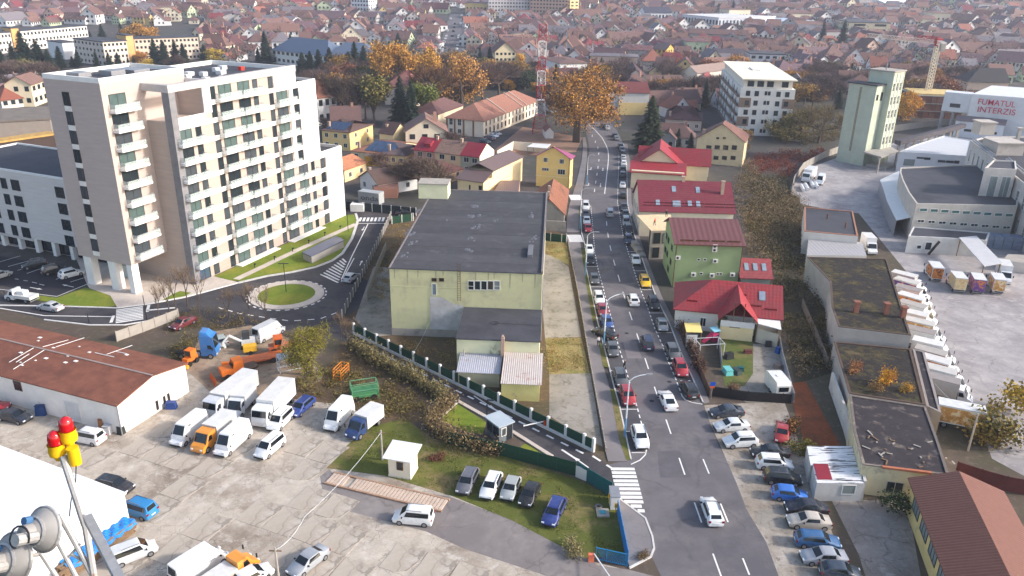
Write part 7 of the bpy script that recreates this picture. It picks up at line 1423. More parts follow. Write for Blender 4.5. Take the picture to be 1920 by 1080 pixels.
def ordn(i): n = i + 1; return ORDS[i] if n <= 20 else (TENS[n // 10 - 2][:-1] + 'ieth' if n % 10 == 0 else TENS[n // 10 - 2] + '-' + ORDS[n % 10 - 1])
PEND = {}
def defer(o, phrase, pxy, cat, group): # labels that count from a landmark
    lm = min(LAND, key=lambda l: (l[1] - pxy[0]) ** 2 + ((l[2] - pxy[1]) * 2) ** 2); PEND.setdefault((phrase, lm[0], cat, group), []).append(((lm[1] - pxy[0]) ** 2 + (lm[2] - pxy[1]) ** 2, o))
def flush():
    for (ph, lm, cat, gr), L in PEND.items():
        for i, (_, o) in enumerate(sorted(L, key=lambda a: a[0])): tag(o, (ph + ', %s such from the %s' % (ordn(i), lm)) if len(L) > 1 else ph + ' near the ' + lm, cat, gr)
for i, (x, y, tp) in enumerate(con): t = treepx('conifer', x, y, tp, sc3(DGRN, .8 + .4 * rnd.random()), None, rnd.uniform(1.3, 1.9)); defer(t, 'dark green spruce', (x, y), 'tree', 'spruces around the old blocks')
for x, y, tp, c_, lb in [(263, 80, 42, AMB, 'amber tree behind the ribbon-window blocks'), (400, 118, 92, YEL2, 'yellow tree above the hotel roof'), (425, 116, 96, OLV, 'olive tree above the hotel roof'), (265, 118, 95, S(206, 150, 80), 'orange tree before the ribbon-window block'), (280, 124, 110, YEL2, 'low yellow tree before the ribbon-window block')]: treepx('leafy', x, y, tp, c_, lb, 1.6)
# near shrubs that stand apart
treepx('oak', 585, 704, 606, S(128, 122, 52), 'yellow-green bushy tree beside the machinery yard', .75)
for i, (x, y, tp) in enumerate([(352, 575, 500), (318, 590, 520), (300, 600, 540), (375, 588, 510), (470, 605, 535), (500, 610, 540), (430, 600, 545), (640, 640, 585), (655, 655, 600), (330, 580, 510)]): treepx('sapling', x, y, tp, S(128, 108, 88), 'slender bare sapling by the hotel street, %s from the hotel side' % ordn(i), .8, 'bare saplings')
treepx('bare', 930, 690, 640, S(120, 98, 80), 'thin bare tree against the pale green wing', .7)
for x, y, s_, c_, lb, hs in [(1885, 835, 5.5, S(122, 108, 54), 'big yellowing bush beside the brown ribbed roof', .9), (1835, 830, 4.5, S(134, 112, 54), 'yellow bush behind the long box truck', .8), (1915, 780, 5, S(168, 140, 50), 'golden bush at the picture edge', 1.), (1690, 965, 3.2, S(58, 76, 44), 'dark green palm-like shrub before the derelict wall', .8), (1500, 850, 2.6, S(122, 112, 50), 'yellow-green bush beside the tin garages', .9), (1484, 812, 2.4, S(130, 92, 52), 'rusty shrub behind the old red sedan', .9), (1378, 738, 2., S(122, 96, 74), 'bare brown bush at the black fence', .8), (1075, 1035, 2.2, S(130, 120, 84), 'pale dry bush near the blue gate', .6), (1205, 1045, 1.2, S(110, 92, 66), 'dry weed clump at the sidewalk corner', .6), (735, 852, 1.8, S(110, 78, 62), 'reddish dry shrub behind the kiosk', .6), (820, 862, 1.6, S(112, 74, 60), 'second reddish shrub beside the kiosk', .6), (1658, 722, 2.2, S(206, 150, 50), 'golden sapling growing on the mossy roof', 1.2), (1600, 700, 2.0, S(160, 112, 74), 'rusty sapling growing on the mossy roof', 1.), (1702, 735, 1.6, S(196, 150, 60), 'yellow shrub on the mossy roof edge', .8), (1640, 735, 1.8, S(140, 110, 70), 'brown shrub on the mossy roof edge', .8)]: bush(x, y, s_, c_, lb, hs, 3.6 if 'mossy' in lb else 0)
tree('upright', g(1350, 630), 3.4, S(66, 88, 46), 'small palm-like tree by the yellow porch wall', .8)
# thickets nobody could count
def thicket(name, lb, polys, dens, hgt_, col, size=.12, seed=0, tall=.0, cat='undergrowth'):
    rs = np.random.RandomState(seed); C = []
    for poly in polys:
        q = [g(*p) for p in poly]; xs = [p.x for p in q]; ys = [p.y for p in q]; pl = [p.xy for p in q]; area = abs(sum(q[i].x * q[i - 1].y - q[i - 1].x * q[i].y for i in range(len(q)))) / 2
        nb = int(area * dens); k = 0
        while k < nb:
            p = Vector((rs.uniform(min(xs), max(xs)), rs.uniform(min(ys), max(ys))))
            k += 1
            if not inside(p, pl): continue
            h = hgt_ * rs.uniform(.3, 1.25); n = 70; c = rs.normal(size=(n, 3)) * (max(.55, h * .45), max(.55, h * .45), h * .3) + (p.x, p.y, h * .42); c[:, 2] = np.maximum(.03, c[:, 2]); C.append(c)
    C = np.concatenate(C); U, V = randuv(len(C), size, size * .45); o = ob(name, cardmesh(name, C, U, V, LF), col=col); return tag(o, lb, cat, kind='stuff')
strip_r = [(1395, 400), (1440, 350), (1500, 372), (1508, 480), (1560, 640), (1592, 760), (1560, 700), (1500, 700), (1470, 600), (1455, 500), (1400, 430)]
thicket('undergrowth', 'dark brown-green thicket between garden and old warehouses', [strip_r], 1.3, 2.1, S(98, 88, 58), .14, 1)
thicket('undergrowth', 'straw brown scrub behind the green building', [[(1400, 420), (1395, 400), (1440, 350), (1505, 375), (1505, 440), (1440, 450)], [(1480, 640), (1500, 700), (1525, 720), (1500, 640)], [(1378, 345), (1400, 305), (1445, 345), (1400, 420), (1380, 400)], [(1396, 428), (1455, 450), (1462, 520), (1456, 565), (1402, 475)]], .9, 2.2, S(134, 114, 84), .12, 2)
thicket('undergrowth', 'rusty red creeper slope below the beige house', [[(1400, 300), (1480, 285), (1560, 280), (1500, 310), (1480, 335), (1405, 330)]], .5, 2., S(128, 66, 50), .16, 3)
thicket('undergrowth', 'brown leafy scrub around the machinery yard', [[(320, 600), (370, 575), (470, 600), (560, 620), (640, 650), (640, 660), (560, 640), (470, 612), (385, 622), (340, 680), (300, 650)], [(530, 720), (600, 700), (660, 660), (790, 740), (800, 790), (740, 790), (650, 760), (600, 745)]], .8, 1.1, S(110, 96, 62), .1, 4)
thicket('undergrowth', 'ragged brambles overgrowing the old warehouse walls', [[(1500, 480), (1512, 480), (1560, 585), (1575, 645), (1596, 745), (1612, 850), (1600, 850), (1580, 745), (1555, 640), (1540, 590)]], 2.2, 1.8, S(112, 92, 62), .12, 14)
thicket('undergrowth', 'olive scrub on the weedy bank', [[(530, 730), (610, 690), (780, 745), (795, 785), (650, 765)], [(300, 690), (345, 640), (370, 650), (350, 690)]], .7, .9, S(112, 104, 54), .09, 5)
thicket('undergrowth', 'grey-green scrub beside the silo fence', [[(1400, 330), (1480, 335), (1485, 370), (1420, 385), (1390, 350)], [(1480, 240), (1560, 235), (1580, 262), (1500, 275)]], .55, 1.6, S(110, 100, 72), .14, 6)
thicket('weeds', 'low weeds scattered through the rough grass', [[(640, 870), (700, 805), (810, 825), (935, 856), (1085, 902), (1150, 935), (1170, 1040), (1060, 1020), (960, 970), (850, 925), (720, 888)]], .7, .16, S(100, 104, 46), .06, 7, cat='weeds')
thicket('weeds', 'dry tufts on the empty plot', [[(1024, 636), (1088, 635), (1103, 698), (1032, 700)], [(1014, 452), (1062, 457), (1064, 492), (1016, 472)], [(690, 560), (735, 420), (770, 418), (735, 500), (733, 560)], [(745, 635), (860, 640), (860, 700), (760, 665)]], .8, .32, S(160, 138, 88), .07, 8, cat='weeds')
def hedge(name, lb, line, h, wd, col, dens=260, seed=9):
    rs = np.random.RandomState(seed); C = []
    L = [g(*p) for p in line]
    for p, d in along(L, .25): k = .5 + .9 * rs.rand(); n = int(dens * .25 * (k + .3)); c = rs.normal(size=(n, 3)) * (wd * .4 * k, wd * .4 * k, h * .28 * k) + (p.x + rs.normal() * .35, p.y + rs.normal() * .35, h * .5 * k); c[:, 2] = np.abs(c[:, 2]); C.append(c)
    C = np.concatenate(C); U, V = randuv(len(C), .11, .05); m = MB(); ribwall(m, L, wd * .4, 0, h * .45); t = thing(name, lb, 'hedge', (0, 0, 0)); ob('foliage', cardmesh('foliage', C, U, V, LF), t, col=col); m.build('branches', P('hedge_wood', S(74, 58, 46), .95, .3, 2), t)
hedge('hedge', 'dead brown creeper hedge along the access road', [(655, 650), (694, 676), (752, 706), (826, 748), (838, 757)], 2.0, 1.15, S(122, 112, 76))
hedge('hedge', 'curved brown creeper hedge behind the guard booth', [(850, 757), (812, 792), (812, 808), (840, 826), (900, 845), (935, 853)], 2.1, 1.3, S(126, 108, 78), seed=10)
hedge('hedge', 'bare brown hedge along the picket fence', [(1272, 606), (1294, 650), (1318, 705)], 1.5, .8, S(98, 74, 62), 160, 11)
# ------------------------------------------------------------------ the suburbs beyond
def oriented(name, lb, cat, base_a, base_b, D, h, wc, roof='flat', rh=3, rc=None, rows=0, cols=0, rm=None, wincol=None, hip=(0, 0), axis='x', group=None, ribbon=False):
    a, b = gt(*base_a), gt(*base_b); F = Fr(a, math.degrees(math.atan2((b - a).y, (b - a).x))); W = (b - a).xy.length; t = thing(name, lb, cat, a, F.deg, group); mr, mw_ = MB(), MB(); mw_.box(0, 0, -2, W, D, h)
    if roof == 'flat': mr.box(-.3, -.3, h, W + .3, D + .3, h + .5)
    else: gable(mr, mw_, 0, 0, W, D, h, rh, .6, axis, hipl=hip[0], hipr=hip[1])
    mw_.build('wall', PLAS, t, col=wc); mr.build('roof', rm or (FELT if roof == 'flat' else TILE), t, col=rc)
    m = MB()
    for r_ in range(rows):
        z = h * (r_ + .35) / rows
        for c_ in range(cols):
            u = W * (c_ + .25) / cols; m.box(u, -.06, z, u + W / cols * .55, .05, z + h / rows * .42)
        for c_ in range(max(1, int(D / 4))): u = 1 + c_ * 4; m.box(W - .05, u, z, W + .06, u + 1.6, z + h / rows * .42); m.box(-.06, u, z, .05, u + 1.6, z + h / rows * .42)
    if rows: tag(m.build('windows', G_DARK, t), kind='stuff')
    return t
oriented('ribbon_block', 'cream four storey block with ribbon windows above the hotel', 'building', (258, 117), (376, 111), 13, 13, S(226, 206, 186), rows=4, cols=16); oriented('ribbon_block', 'cream block end before the spruces with orange stair', 'building', (200, 125), (244, 121), 32, 13, S(222, 206, 190), rows=4, cols=6); oriented('stair_shaft', 'orange stair shaft between two ribbon-window blocks', 'tower', (244, 120), (257, 119), 12, 15.5, S(226, 178, 118))
oriented('ribbon_block', 'long white block at the far left skyline', 'building', (42, 96), (168, 80), 12, 12, S(230, 222, 214), rows=3, cols=20); oriented('stair_shaft', 'orange stair shaft at the far left', 'tower', (29, 97), (43, 96), 12, 14, S(226, 176, 112)); oriented('ribbon_block', 'white block cut by the left picture edge', 'building', (-30, 104), (27, 98), 12, 12, S(226, 216, 208), rows=3, cols=9); oriented('store_hall', 'white store hall behind the left spruces', 'hall', (122, 112), (146, 110), 18, 9.5, S(228, 226, 226))
oriented('mansion', 'white mansion with blue-grey hipped metal roof and skylights', 'mansion', (512, 118), (616, 132), 18, 8, S(226, 222, 214), 'hip', 7, S(96, 108, 128), 2, 12, SEAM, hip=(1, 1)); oriented('mansion', 'right wing of the blue roofed mansion', 'mansion', (612, 131), (706, 134), 18, 8, S(226, 222, 214), 'hip', 6.5, S(92, 104, 124), 2, 10, SEAM, hip=(1, 1))
oriented('tower_flats', 'long grey tower flats on the skyline', 'apartment block', (916, 30), (993, 30), 13, 34, S(196, 190, 190), rows=10, cols=14); oriented('tower_flats', 'orange-brown tower flats on the skyline', 'apartment block', (993, 31), (1064, 34), 13, 33, S(196, 160, 140), rows=10, cols=12); oriented('tower_flats', 'pale yellow flats end beside the orange tower flats', 'apartment block', (1068, 34), (1084, 33), 13, 32, S(232, 206, 150), rows=10, cols=2); oriented('tower_flats', 'white slab flats at the top left of street', 'apartment block', (660, 28), (692, 30), 16, 22, S(222, 220, 222), rows=6, cols=6)
oriented('gabled_flats', 'cream gabled flats with brown balconies', 'apartment block', (928, 138), (966, 138), 16, 12, S(232, 214, 176), 'gable', 5, S(112, 76, 70), 4, 5, axis='y'); oriented('white_villa', 'white three storey villa behind the distant conifers', 'house', (648, 252 - 10), (650, 242), 8, 4, WHTC) if 0 else None
oriented('white_house', 'white rounded house with rust roof right of hotel', 'house', (598, 236), (634, 230), 14, 10.5, S(226, 222, 218), 'hip', 5, S(136, 88, 70), 2, 3, hip=(1, 1)); oriented('hall', 'faded pink hip roofed hall among the spruces', 'hall', (722, 196), (780, 200), 16, 8, S(220, 200, 180), 'hip', 6, S(164, 106, 94), 0, 0, hip=(1, 1))
oriented('market_hall', 'wide white market hall with flat roof', 'hall', (1278, 46), (1345, 58), 55, 9, S(206, 208, 216), rows=1, cols=12, rm=P('white_roof_sheet', S(214, 210, 208), .7, .05)); oriented('market_hall', 'second white market hall with bright roof', 'hall', (1340, 52), (1424, 58), 60, 9, S(204, 208, 216), rm=P('white_roof_sheet'), rows=1, cols=12); oriented('market_hall', 'pale blue hall right of market halls', 'hall', (1428, 56), (1525, 52), 40, 7, S(206, 214, 224), rm=P('blue_white_roof', S(176, 190, 206), .7, .05)); oriented('school', 'yellow and white school block with window rows', 'school', (1588, 70), (1665, 72), 40, 12, S(216, 200, 170), rows=3, cols=2); oriented('sports_dome', 'white barrel roofed sports hall', 'hall', (1660, 32), (1712, 30), 26, 6, S(230, 230, 232), 'gable', 5, S(236, 236, 238), rm=P('dome_white', S(236, 236, 238), .6, .03)); oriented('barn', 'long barn with black roof beside the crane', 'barn', (1812, 168), (1888, 170), 16, 4.5, S(206, 180, 160), 'hip', 6, S(60, 56, 58), hip=(1, 0)); oriented('long_shop', 'long cream building with purple-brown roof at right edge', 'building', (1862, 142), (1935, 148), 16, 9, S(228, 220, 208), 'gable', 5, S(108, 84, 88), 2, 10); oriented('grey_flats', 'grey flat roofed flats behind white apartments', 'apartment block', (1402, 138), (1468, 140), 16, 11, S(196, 196, 202), rows=3, cols=5); oriented('grey_house', 'dark roofed long white house behind the apartments', 'house', (1338, 127), (1395, 128), 13, 6, S(216, 212, 212), 'gable', 5, S(84, 76, 84), 1, 5); oriented('yellow_villa', 'mustard villa with dark roof beyond the oak', 'house', (1222, 122), (1246, 124), 14, 10, S(206, 168, 90), 'gable', 3, S(84, 74, 78), 3, 3); oriented('long_barn', 'long purple-roofed house left of pink gable', 'house', (1110, 127), (1166, 130), 15, 6, S(232, 208, 184), 'gable', 5.5, S(96, 72, 76), 1, 5); oriented('white_shop', 'white shop with black roof on the skyline', 'building', (1208, 42), (1258, 42), 20, 9, S(226, 226, 230), 'gable', 5, S(70, 70, 84), 1, 8)
oriented('low_hall', 'low concrete hall behind the left hotel wing', 'hall', (-60, 268), (100, 258), 26, 6, S(150, 138, 128), rm=P('stained_roof', S(122, 112, 102), .9, .2, .3)); oriented('steel_frame', 'open sided shed with yellow beams behind hotel wing', 'shed', (-20, 305), (112, 284), 5, 5.2, S(74, 60, 54), rm=P('yellow_beams', S(190, 150, 84), .8, .3, 1)); oriented('villa', 'rust roofed house left of the hotel tower', 'house', (5, 205), (62, 198), 12, 4, S(206, 196, 188), 'hip', 5, S(140, 84, 68), 1, 4, hip=(1, 1)); oriented('villa', 'narrow cream house touching the hotel silhouette', 'house', (66, 200), (92, 190), 10, 9, S(236, 218, 184), 'gable', 3, S(130, 100, 90), 2, 3)
# generic houses in a few plans, each an individual
HT = []
for (W, D, h, rh, hip, ax, ell) in [(9, 11, 4.6, 4.2, (0, 0), 'x', 0), (11, 10, 4.2, 4.0, (1, 1), 'x', 0), (17, 8.5, 3.6, 3.8, (0, 0), 'x', 0), (10, 10, 6.4, 3.8, (0, 0), 'y', 0), (13, 9, 4.4, 4.2, (0, 1), 'x', 1), (12, 11, 6.2, 4.4, (1, 1), 'x', 1), (22, 10, 4, 4.6, (0, 0), 'x', 0), (20, 13, 9, .8, (1, 1), 'x', 0), (30, 14, 6, 2.2, (0, 0), 'x', 0)]:
    mr, mw_, mc, mn = MB(), MB(), MB(), MB(); a, b = -W / 2, -D / 2; mw_.box(a, b, -3, -a, -b, h); gable(mr, mw_, a, b, -a, -b, h, rh, .5, ax, hipl=hip[0], hipr=hip[1])
    if ell: mw_.box(a + 1, b - 4.5, -3, a + 6.5, b - .02, h - .1); gable(mr, mw_, a + 1, b - 4.5, a + 6.5, 0, h - .1, rh * .62, .45, 'y')
    mc.box(W * .2, -.4, h + rh * .4, W * .2 + .8, .4, h + rh + .9)
    for z in ([1.1, 4.0] if h > 6 else [1.3]):
        for i in range(int(W / 3)):
            u = a + 1 + i * 3; mn.box(u, b - (4.56 if ell and a + 1 < u + .6 < a + 6.5 else .06), z, u + 1.3, b - (4.4 if ell and a + 1 < u + .6 < a + 6.5 else -.05), z + 1.5)
        for i in range(int(D / 3.4)): u = b + 1 + i * 3.2; mn.box(-a - .05, u, z, -a + .06, u + 1.2, z + 1.5); mn.box(a - .06, u, z, a + .05, u + 1.2, z + 1.5)
    if not hip[0]:
        if ax == 'x': mn.box(a - .06, -.5, h + .8, a + .05, .5, h + 1.9); mn.box(-a - .05, -.5, h + .8, -a + .06, .5, h + 1.9)
        else: mn.box(-.6, b - .06, h + .8, .6, b + .05, h + 2)
    HT.append((mw_, mr, mc, mn, mw_.mesh('wall', PLAS), mr.mesh('roof', TILE), mc.mesh('chimney', PLAS_OLD), mn.mesh('windows', G_DARK), 'flat' if rh < 1 else 'hipped' if hip[0] else 'long gabled' if W > 15 else 'gabled'))
WCOL = [('white', S(230, 227, 224), 6.), ('cream', S(218, 206, 182), 2.4), ('grey', S(178, 173, 171), 2.8), ('pink', S(218, 186, 168), 2), ('yellow', S(210, 182, 124), .6), ('pale green', S(186, 196, 164), .6)]
RCOL = [('brown', S(116, 88, 82), 6), ('rust', S(130, 98, 88), 5), ('orange', S(150, 96, 80), .9), ('dark red', S(108, 74, 74), 2.6), ('grey', S(124, 116, 120), 3), ('purple-brown', S(116, 92, 96), 3), ('bright red', S(132, 62, 66), .7)]
EXC = [[(-60, 48), (385, 48), (385, 128), (-60, 150)], [(480, 92), (740, 86), (740, 148), (590, 152), (480, 130)], [(760, 200), (910, 190), (1010, 160), (1010, 275), (760, 275)], [(1395, 215), (1570, 205), (1570, 310), (1395, 310)], [(1180, 222), (1262, 228), (1262, 300), (1180, 300)], [(590, 150), (720, 95), (900, 110), (940, 160), (830, 220), (690, 235), (590, 235)], [(900, 232), (1100, 225), (1100, 420), (640, 420), (600, 335), (900, 335)], [(1060, 205), (1192, 215), (1192, 420), (1060, 420)], [(1192, 300), (1480, 285), (2000, 182), (2000, 420), (1192, 420)], [(1690, 160), (2000, 150), (2000, 300), (1690, 300)], [(820, 15), (880, 15), (880, 125), (820, 125)], [(-60, 210), (100, 210), (100, 420), (-60, 420)], [(95, 136), (592, 128), (640, 420), (95, 420)], [(1490, 190), (1700, 180), (1700, 300), (1490, 300)]]
FOOT = []
bpy.context.view_layer.update()
for o in bpy.data.objects:
    if o.name.split('.')[0] in ('wall', 'wing_wall', 'tower_wall') and o.parent:
        bb = [Vector(c) for c in o.bound_box]; FOOT.append((o.matrix_world.inverted(), min(c.x for c in bb), max(c.x for c in bb), min(c.y for c in bb), max(c.y for c in bb)))
for o in bpy.data.objects:
    if o.get('category') == 'tree' and o.parent is None and o.location.y < 420: q = o.location; FOOT.append((Matrix.Translation(-q), -1, 1, -1, 1))
def hits(X, Y, mg=6.8):
    for M_, x0, x1, y0, y1 in FOOT:
        p = M_ @ Vector((X, Y, 0))
        if x0 - mg < p.x < x1 + mg and y0 - mg < p.y < y1 + mg: return True
    return False
EXC = [[Vector(p) for p in e] for e in EXC]
def free(px): v = Vector(px); return not any(inside(v, e) for e in EXC)
def pick(rs, T): s_ = rs.random() * sum(t[2] for t in T); 
rs = random.Random(12)
def pick(T):
    s_ = rs.random() * sum(t[2] for t in T)
    for t in T:
        s_ -= t[2]
        if s_ <= 0: return t
    return T[-1]
cells = []
for j in range(0, 72):
    for i in range(-52, 52):
        a = R(14 if (i // 6 + j // 7) % 2 else -9); X, Y = i * 17.5 + rs.uniform(-4, 4) + (j % 2) * 9, 205 + j * 16.5 + rs.uniform(-4, 4) + i * .6
        z = tz(X, Y); px = topix((X, Y, z))
        if -40 < px[0] < 1960 and -14 < px[1] < 335 and free(px) and rs.random() < .86 and not hits(X, Y): cells.append((Y, X, z, px, a + R(90) * (rs.random() < .35) + R(rs.uniform(-8, 8))))
cells.sort(key=lambda c: c[0]); far = {}
for n, (Y, X, z, px, a) in enumerate(cells):
    ty = rs.choices(range(9), (5, 5, 4, 4, 4, 3, 2, .8, .8))[0]; wc, rc = pick(WCOL), pick(RCOL); s_ = rs.uniform(.72, 1.3); H_ = HT[ty]
    if n < 296:
        t = thing('house', None, 'house', (X, Y, z), math.degrees(a)); t.scale = (s_ * rs.uniform(.85, 1.2), s_, s_ * rs.uniform(.8, 1.2)); defer(t, '%s house with %s %s roof' % (wc[0], rc[0], H_[8]), px, 'house', 'houses of the suburb')
        ob('wall', H_[4], t, col=sc3(wc[1], rs.uniform(.85, 1.08))); r = ob('roof', H_[5], t, col=sc3(rc[1], rs.uniform(.8, 1.2))); ob('chimney', H_[6], r, col=S(170, 130, 112)); tag(ob('windows', H_[7], t), kind='stuff')
    else:
        ca, sa = math.cos(a), math.sin(a)
        for key, mb, cc in ((('w', wc[0]), H_[0], wc), (('r', rc[0]), H_[1], rc), (('d', 'win'), H_[3], None)):
            M_ = far.setdefault(key, (MB(), cc)); M_[0].add([(X + (x * ca - y * sa) * s_, Y + (x * sa + y * ca) * s_, z + zz * s_) for x, y, zz in mb.v], mb.f)
ds = tag(ob('distant_houses', None), 'mass of tiny hazy houses filling the far suburbs', 'houses', kind='stuff')
for (k_, nme), (mb, cc) in far.items(): tag(mb.build({'w': 'walls', 'r': 'roofs', 'd': 'windows'}[k_], {'w': PLAS, 'r': TILE, 'd': G_DARK}[k_], ds, col=cc[1] if cc else None), kind='stuff')
# trees between the houses
nt_ = 0; fc = []
for Y in sorted(200 + 1010 * rs.random() ** 1.15 for _ in range(4300)):
    X = rs.uniform(-.72, .72) * Y; z = tz(X, Y); px = topix((X, Y, z))
    if not (-20 < px[0] < 1940 and 0 < px[1] < 340) or hits(X, Y, 1.5): continue
    if not free(px) and not (1380 < px[0] < 1800 and 178 < px[1] < 205) and not inside(Vector(px), EXC[5]): continue
    k_ = rs.choices(('bare', 'leafy', 'conifer'), (7, 1.6, 1.5))[0]; col = {'bare': sc3(S(96, 80, 76), rs.uniform(.8, 1.25)), 'leafy': [S(150, 118, 60), S(186, 138, 70), S(112, 108, 66), S(140, 92, 66)][rs.randrange(4)], 'conifer': DGRN}[k_]; h = rs.uniform(6.5, 12) * (1.15 if k_ == 'conifer' else 1)
    if Y < 345:
        if rs.random() < .72 or inside(Vector(px), EXC[5]): continue
        h *= .6
    if nt_ < 285: nt_ += 1; t = tree(k_, (X, Y, z), h, col, None, rs.uniform(1.1, 1.7) if k_ != 'conifer' else 1.3); defer(t, {'bare': 'leafless brown garden tree', 'leafy': 'autumn coloured garden tree', 'conifer': 'dark garden conifer'}[k_], px, 'tree', 'garden trees of the suburb')
    else: fc.append((X, Y, z, h))
C = np.concatenate([nr.normal(size=(80, 3)) * (h * .3, h * .3, h * .2) + (x, y, z + h * .55) for x, y, z, h in fc]); U, V = randuv(len(C), .5, .12); tag(ob('distant_trees', cardmesh('distant_trees', C, U, V, LF), col=S(92, 84, 80)), 'grey-brown haze of bare trees in the far suburbs', 'trees', kind='stuff')
# cars of the far street
for i in range(46):
    y = 30 + 84 * rs.random() ** .8; p = gt(846 + (118 - y) * .17, y); side_ = [-7.5, 7.5, -2.5, 2.5, -7.5, 7.5][i % 6]; nme = ['white', 'silver', 'dark'][i % 3]
    tag(ob('car', simple_car(['sedan', 'hatch', 'suv'][i % 3]), None, (p.x + side_, p.y, p.z + .3), 90, [WH, SIL, BLK][i % 3]), 'tiny %s car on the distant straight street' % nme, 'car', '%s cars on the distant street' % nme)
flush()
# ------------------------------------------------------------------ lamps, poles, people, machines, small things
LB, LWT = P('lamp_blue', S(96, 148, 190), .5, .1, 1, bump=0), P('lamp_white', S(206, 212, 216), .5, .08, 1, bump=0)
def lamp(lb, base, top, tip):
    b = g(*base); h = hgt(*base, top[1], b); e = g(*tip, h + .6) - b; e = Vector((e.x, e.y, 0)).normalized() * min(3.5, e.xy.length); t = thing('street_lamp', lb, 'street lamp', b, 0, 'blue and white street lamps'); m = MB(); m.tube((0, 0, 0), (0, 0, h * .35), .13, 8, .11); m.build('lower_pole', LB, t); m = MB(); m.tube((0, 0, h * .35), (0, 0, h), .11, 8, .07); m.build('upper_pole', LWT, t); m = MB(); p = [Vector((0, 0, h)), e * .25 + Vector((0, 0, h + .5)), e * .6 + Vector((0, 0, h + .75)), e + Vector((0, 0, h + .85))]
    for i in range(3): m.tube(p[i], p[i + 1], .06, 6)
    m.build('arm', LWT, t); m = MB(); d = e.normalized(); m.bar(p[3] - d * .1, p[3] + d * .7, .3, .14); m.build('lamp_head', GREYM, t)
lamp('street lamp beside the red parked SUV', (1171, 820), (1181, 715), (1213, 705)); lamp('street lamp beside the charcoal hatchback', (1131.7, 650), (1136.7, 565), (1163, 554)); lamp('street lamp at the far corner of plot', (1097.5, 517), (1101.7, 442), (1116.7, 437)); lamp('street lamp beside the yellow corner house', (1087, 430), (1091, 358), (1106, 355)); lamp('street lamp near the oak at the bend', (1100, 345), (1102, 295), (1110, 292))
def tlamp(lb, base, top, arms=1, name='lamp_post'):
    b = g(*base); h = hgt(*base, top, b); t = thing(name, lb, 'lamp post', b); m = MB(); m.tube((0, 0, 0), (0, 0, h), .08, 6, .06); m.build('pole', DARK, t)
    if arms:
        m = MB(); m.bar((-.9 * (arms > 1), 0, h), (.9, 0, h), .25, .1); m.build('lamp_head', DARK, t)
tlamp('black twin-headed lamp post on the traffic island', (537, 551), 494, 2); tlamp('black lamp post at the top of the hotel lawn', (653, 435), 397); tlamp('black lamp post beside the guard booth', (913, 790), 750); tlamp('black lamp post before the hotel columns', (276, 602), 554, 0); tlamp('thin pole beside the hotel street', (167, 605), 588, 0)
for i, (x, y) in enumerate([(478, 503), (515, 489), (549, 473), (579, 458), (609, 443), (638, 431)]):
    t = thing('path_light', 'black bollard light on hotel lawn, %s from the roundabout' % ordn(i), 'bollard light', g(x, y), 0, 'bollard lights'); m = MB(); m.tube((0, 0, 0), (0, 0, .95), .09, 6); m.box(-.12, -.12, .8, .3, .12, 1.0); m.build('post', DARK, t)
# wooden poles with wires
def wires(name, lb, pts, sag=.6):
    m = MB()
    for a, b in zip(pts, pts[1:]):
        for k in range(8):
            f = lambda t: Vector(a).lerp(Vector(b), t) - Vector((0, 0, sag * 4 * t * (1 - t))); m.tube(f(k / 8), f((k + 1) / 8), .02, 3)
    tag(m.build(name, LWT), lb, 'cable')
def pole(lb, x, y, h, cross=1): 
    t = thing('utility_pole', lb, 'pole', g(x, y)); m = MB(); m.tube((0, 0, 0), (0, 0, h), .14, 7, .1); m.build('pole', CONC, t)
    if cross: m = MB(); m.bar((-.6, 0, h - .4), (.6, 0, h - .4), .1, .1); m.build('crossarm', WOOD, t)
    return g(x, y) + Vector((0, 0, h - .3))
p1 = pole('concrete utility pole behind the kiosk', 717, 862, 4.2); p2 = pole('dark pole at the bottom edge of yard', 523, 1088, 4); p3 = pole('dark leaning pole beside the long box truck', 1815, 845, 5.5, 0); p4 = pole('slim pole inside the plot by the sheds', 870, 700, 4, 0)
wires('overhead_cable', 'pale cable sagging from the kiosk pole across yard', [p1, g(575, 1005) + Vector((0, 0, 2.5)), p2]); wires('overhead_cable', 'cable strung over the box truck row end', [p3, g(1740, 770) + Vector((0, 0, 4.3))]); wires('overhead_cable', 'loose cable from the hall to the plot fence', [g(805, 632) + Vector((0, 0, 2.5)), g(775, 668) + Vector((0, 0, .6))], .3)
t = thing('solar_bench_shelter', 'low ramp shelter with blue-grey panel roof on lawn', 'shelter', g(605, 475)); q = [g(*p, 1.6) - t.location for p in [(566, 474), (583, 482), (646, 451), (630, 443)]]; m = MB(); m.slab([(p.x, p.y, 1.75) for p in ccw(q)], .2); m.build('roof', P('panel_blue', S(96, 98, 116), .4, .1), t); m = MB(); m.prism([(p.x * .95, p.y * .95) for p in ccw(q)], 0, 1.56, cap=False); m.build('wall', PLAS, t, col=S(176, 168, 160))
t = thing('wrapped_pallet', 'white wrapped pallet load by the dark fence', 'pallet', g(671, 396)); m = MB(); m.box(-1.6, -1, .15, 1.6, 1, 1.9); m.build('load', WHITEM, t); m = MB(); m.box(-1.6, -1, 0, 1.6, 1, .14); m.build('pallet', WOOD, t)
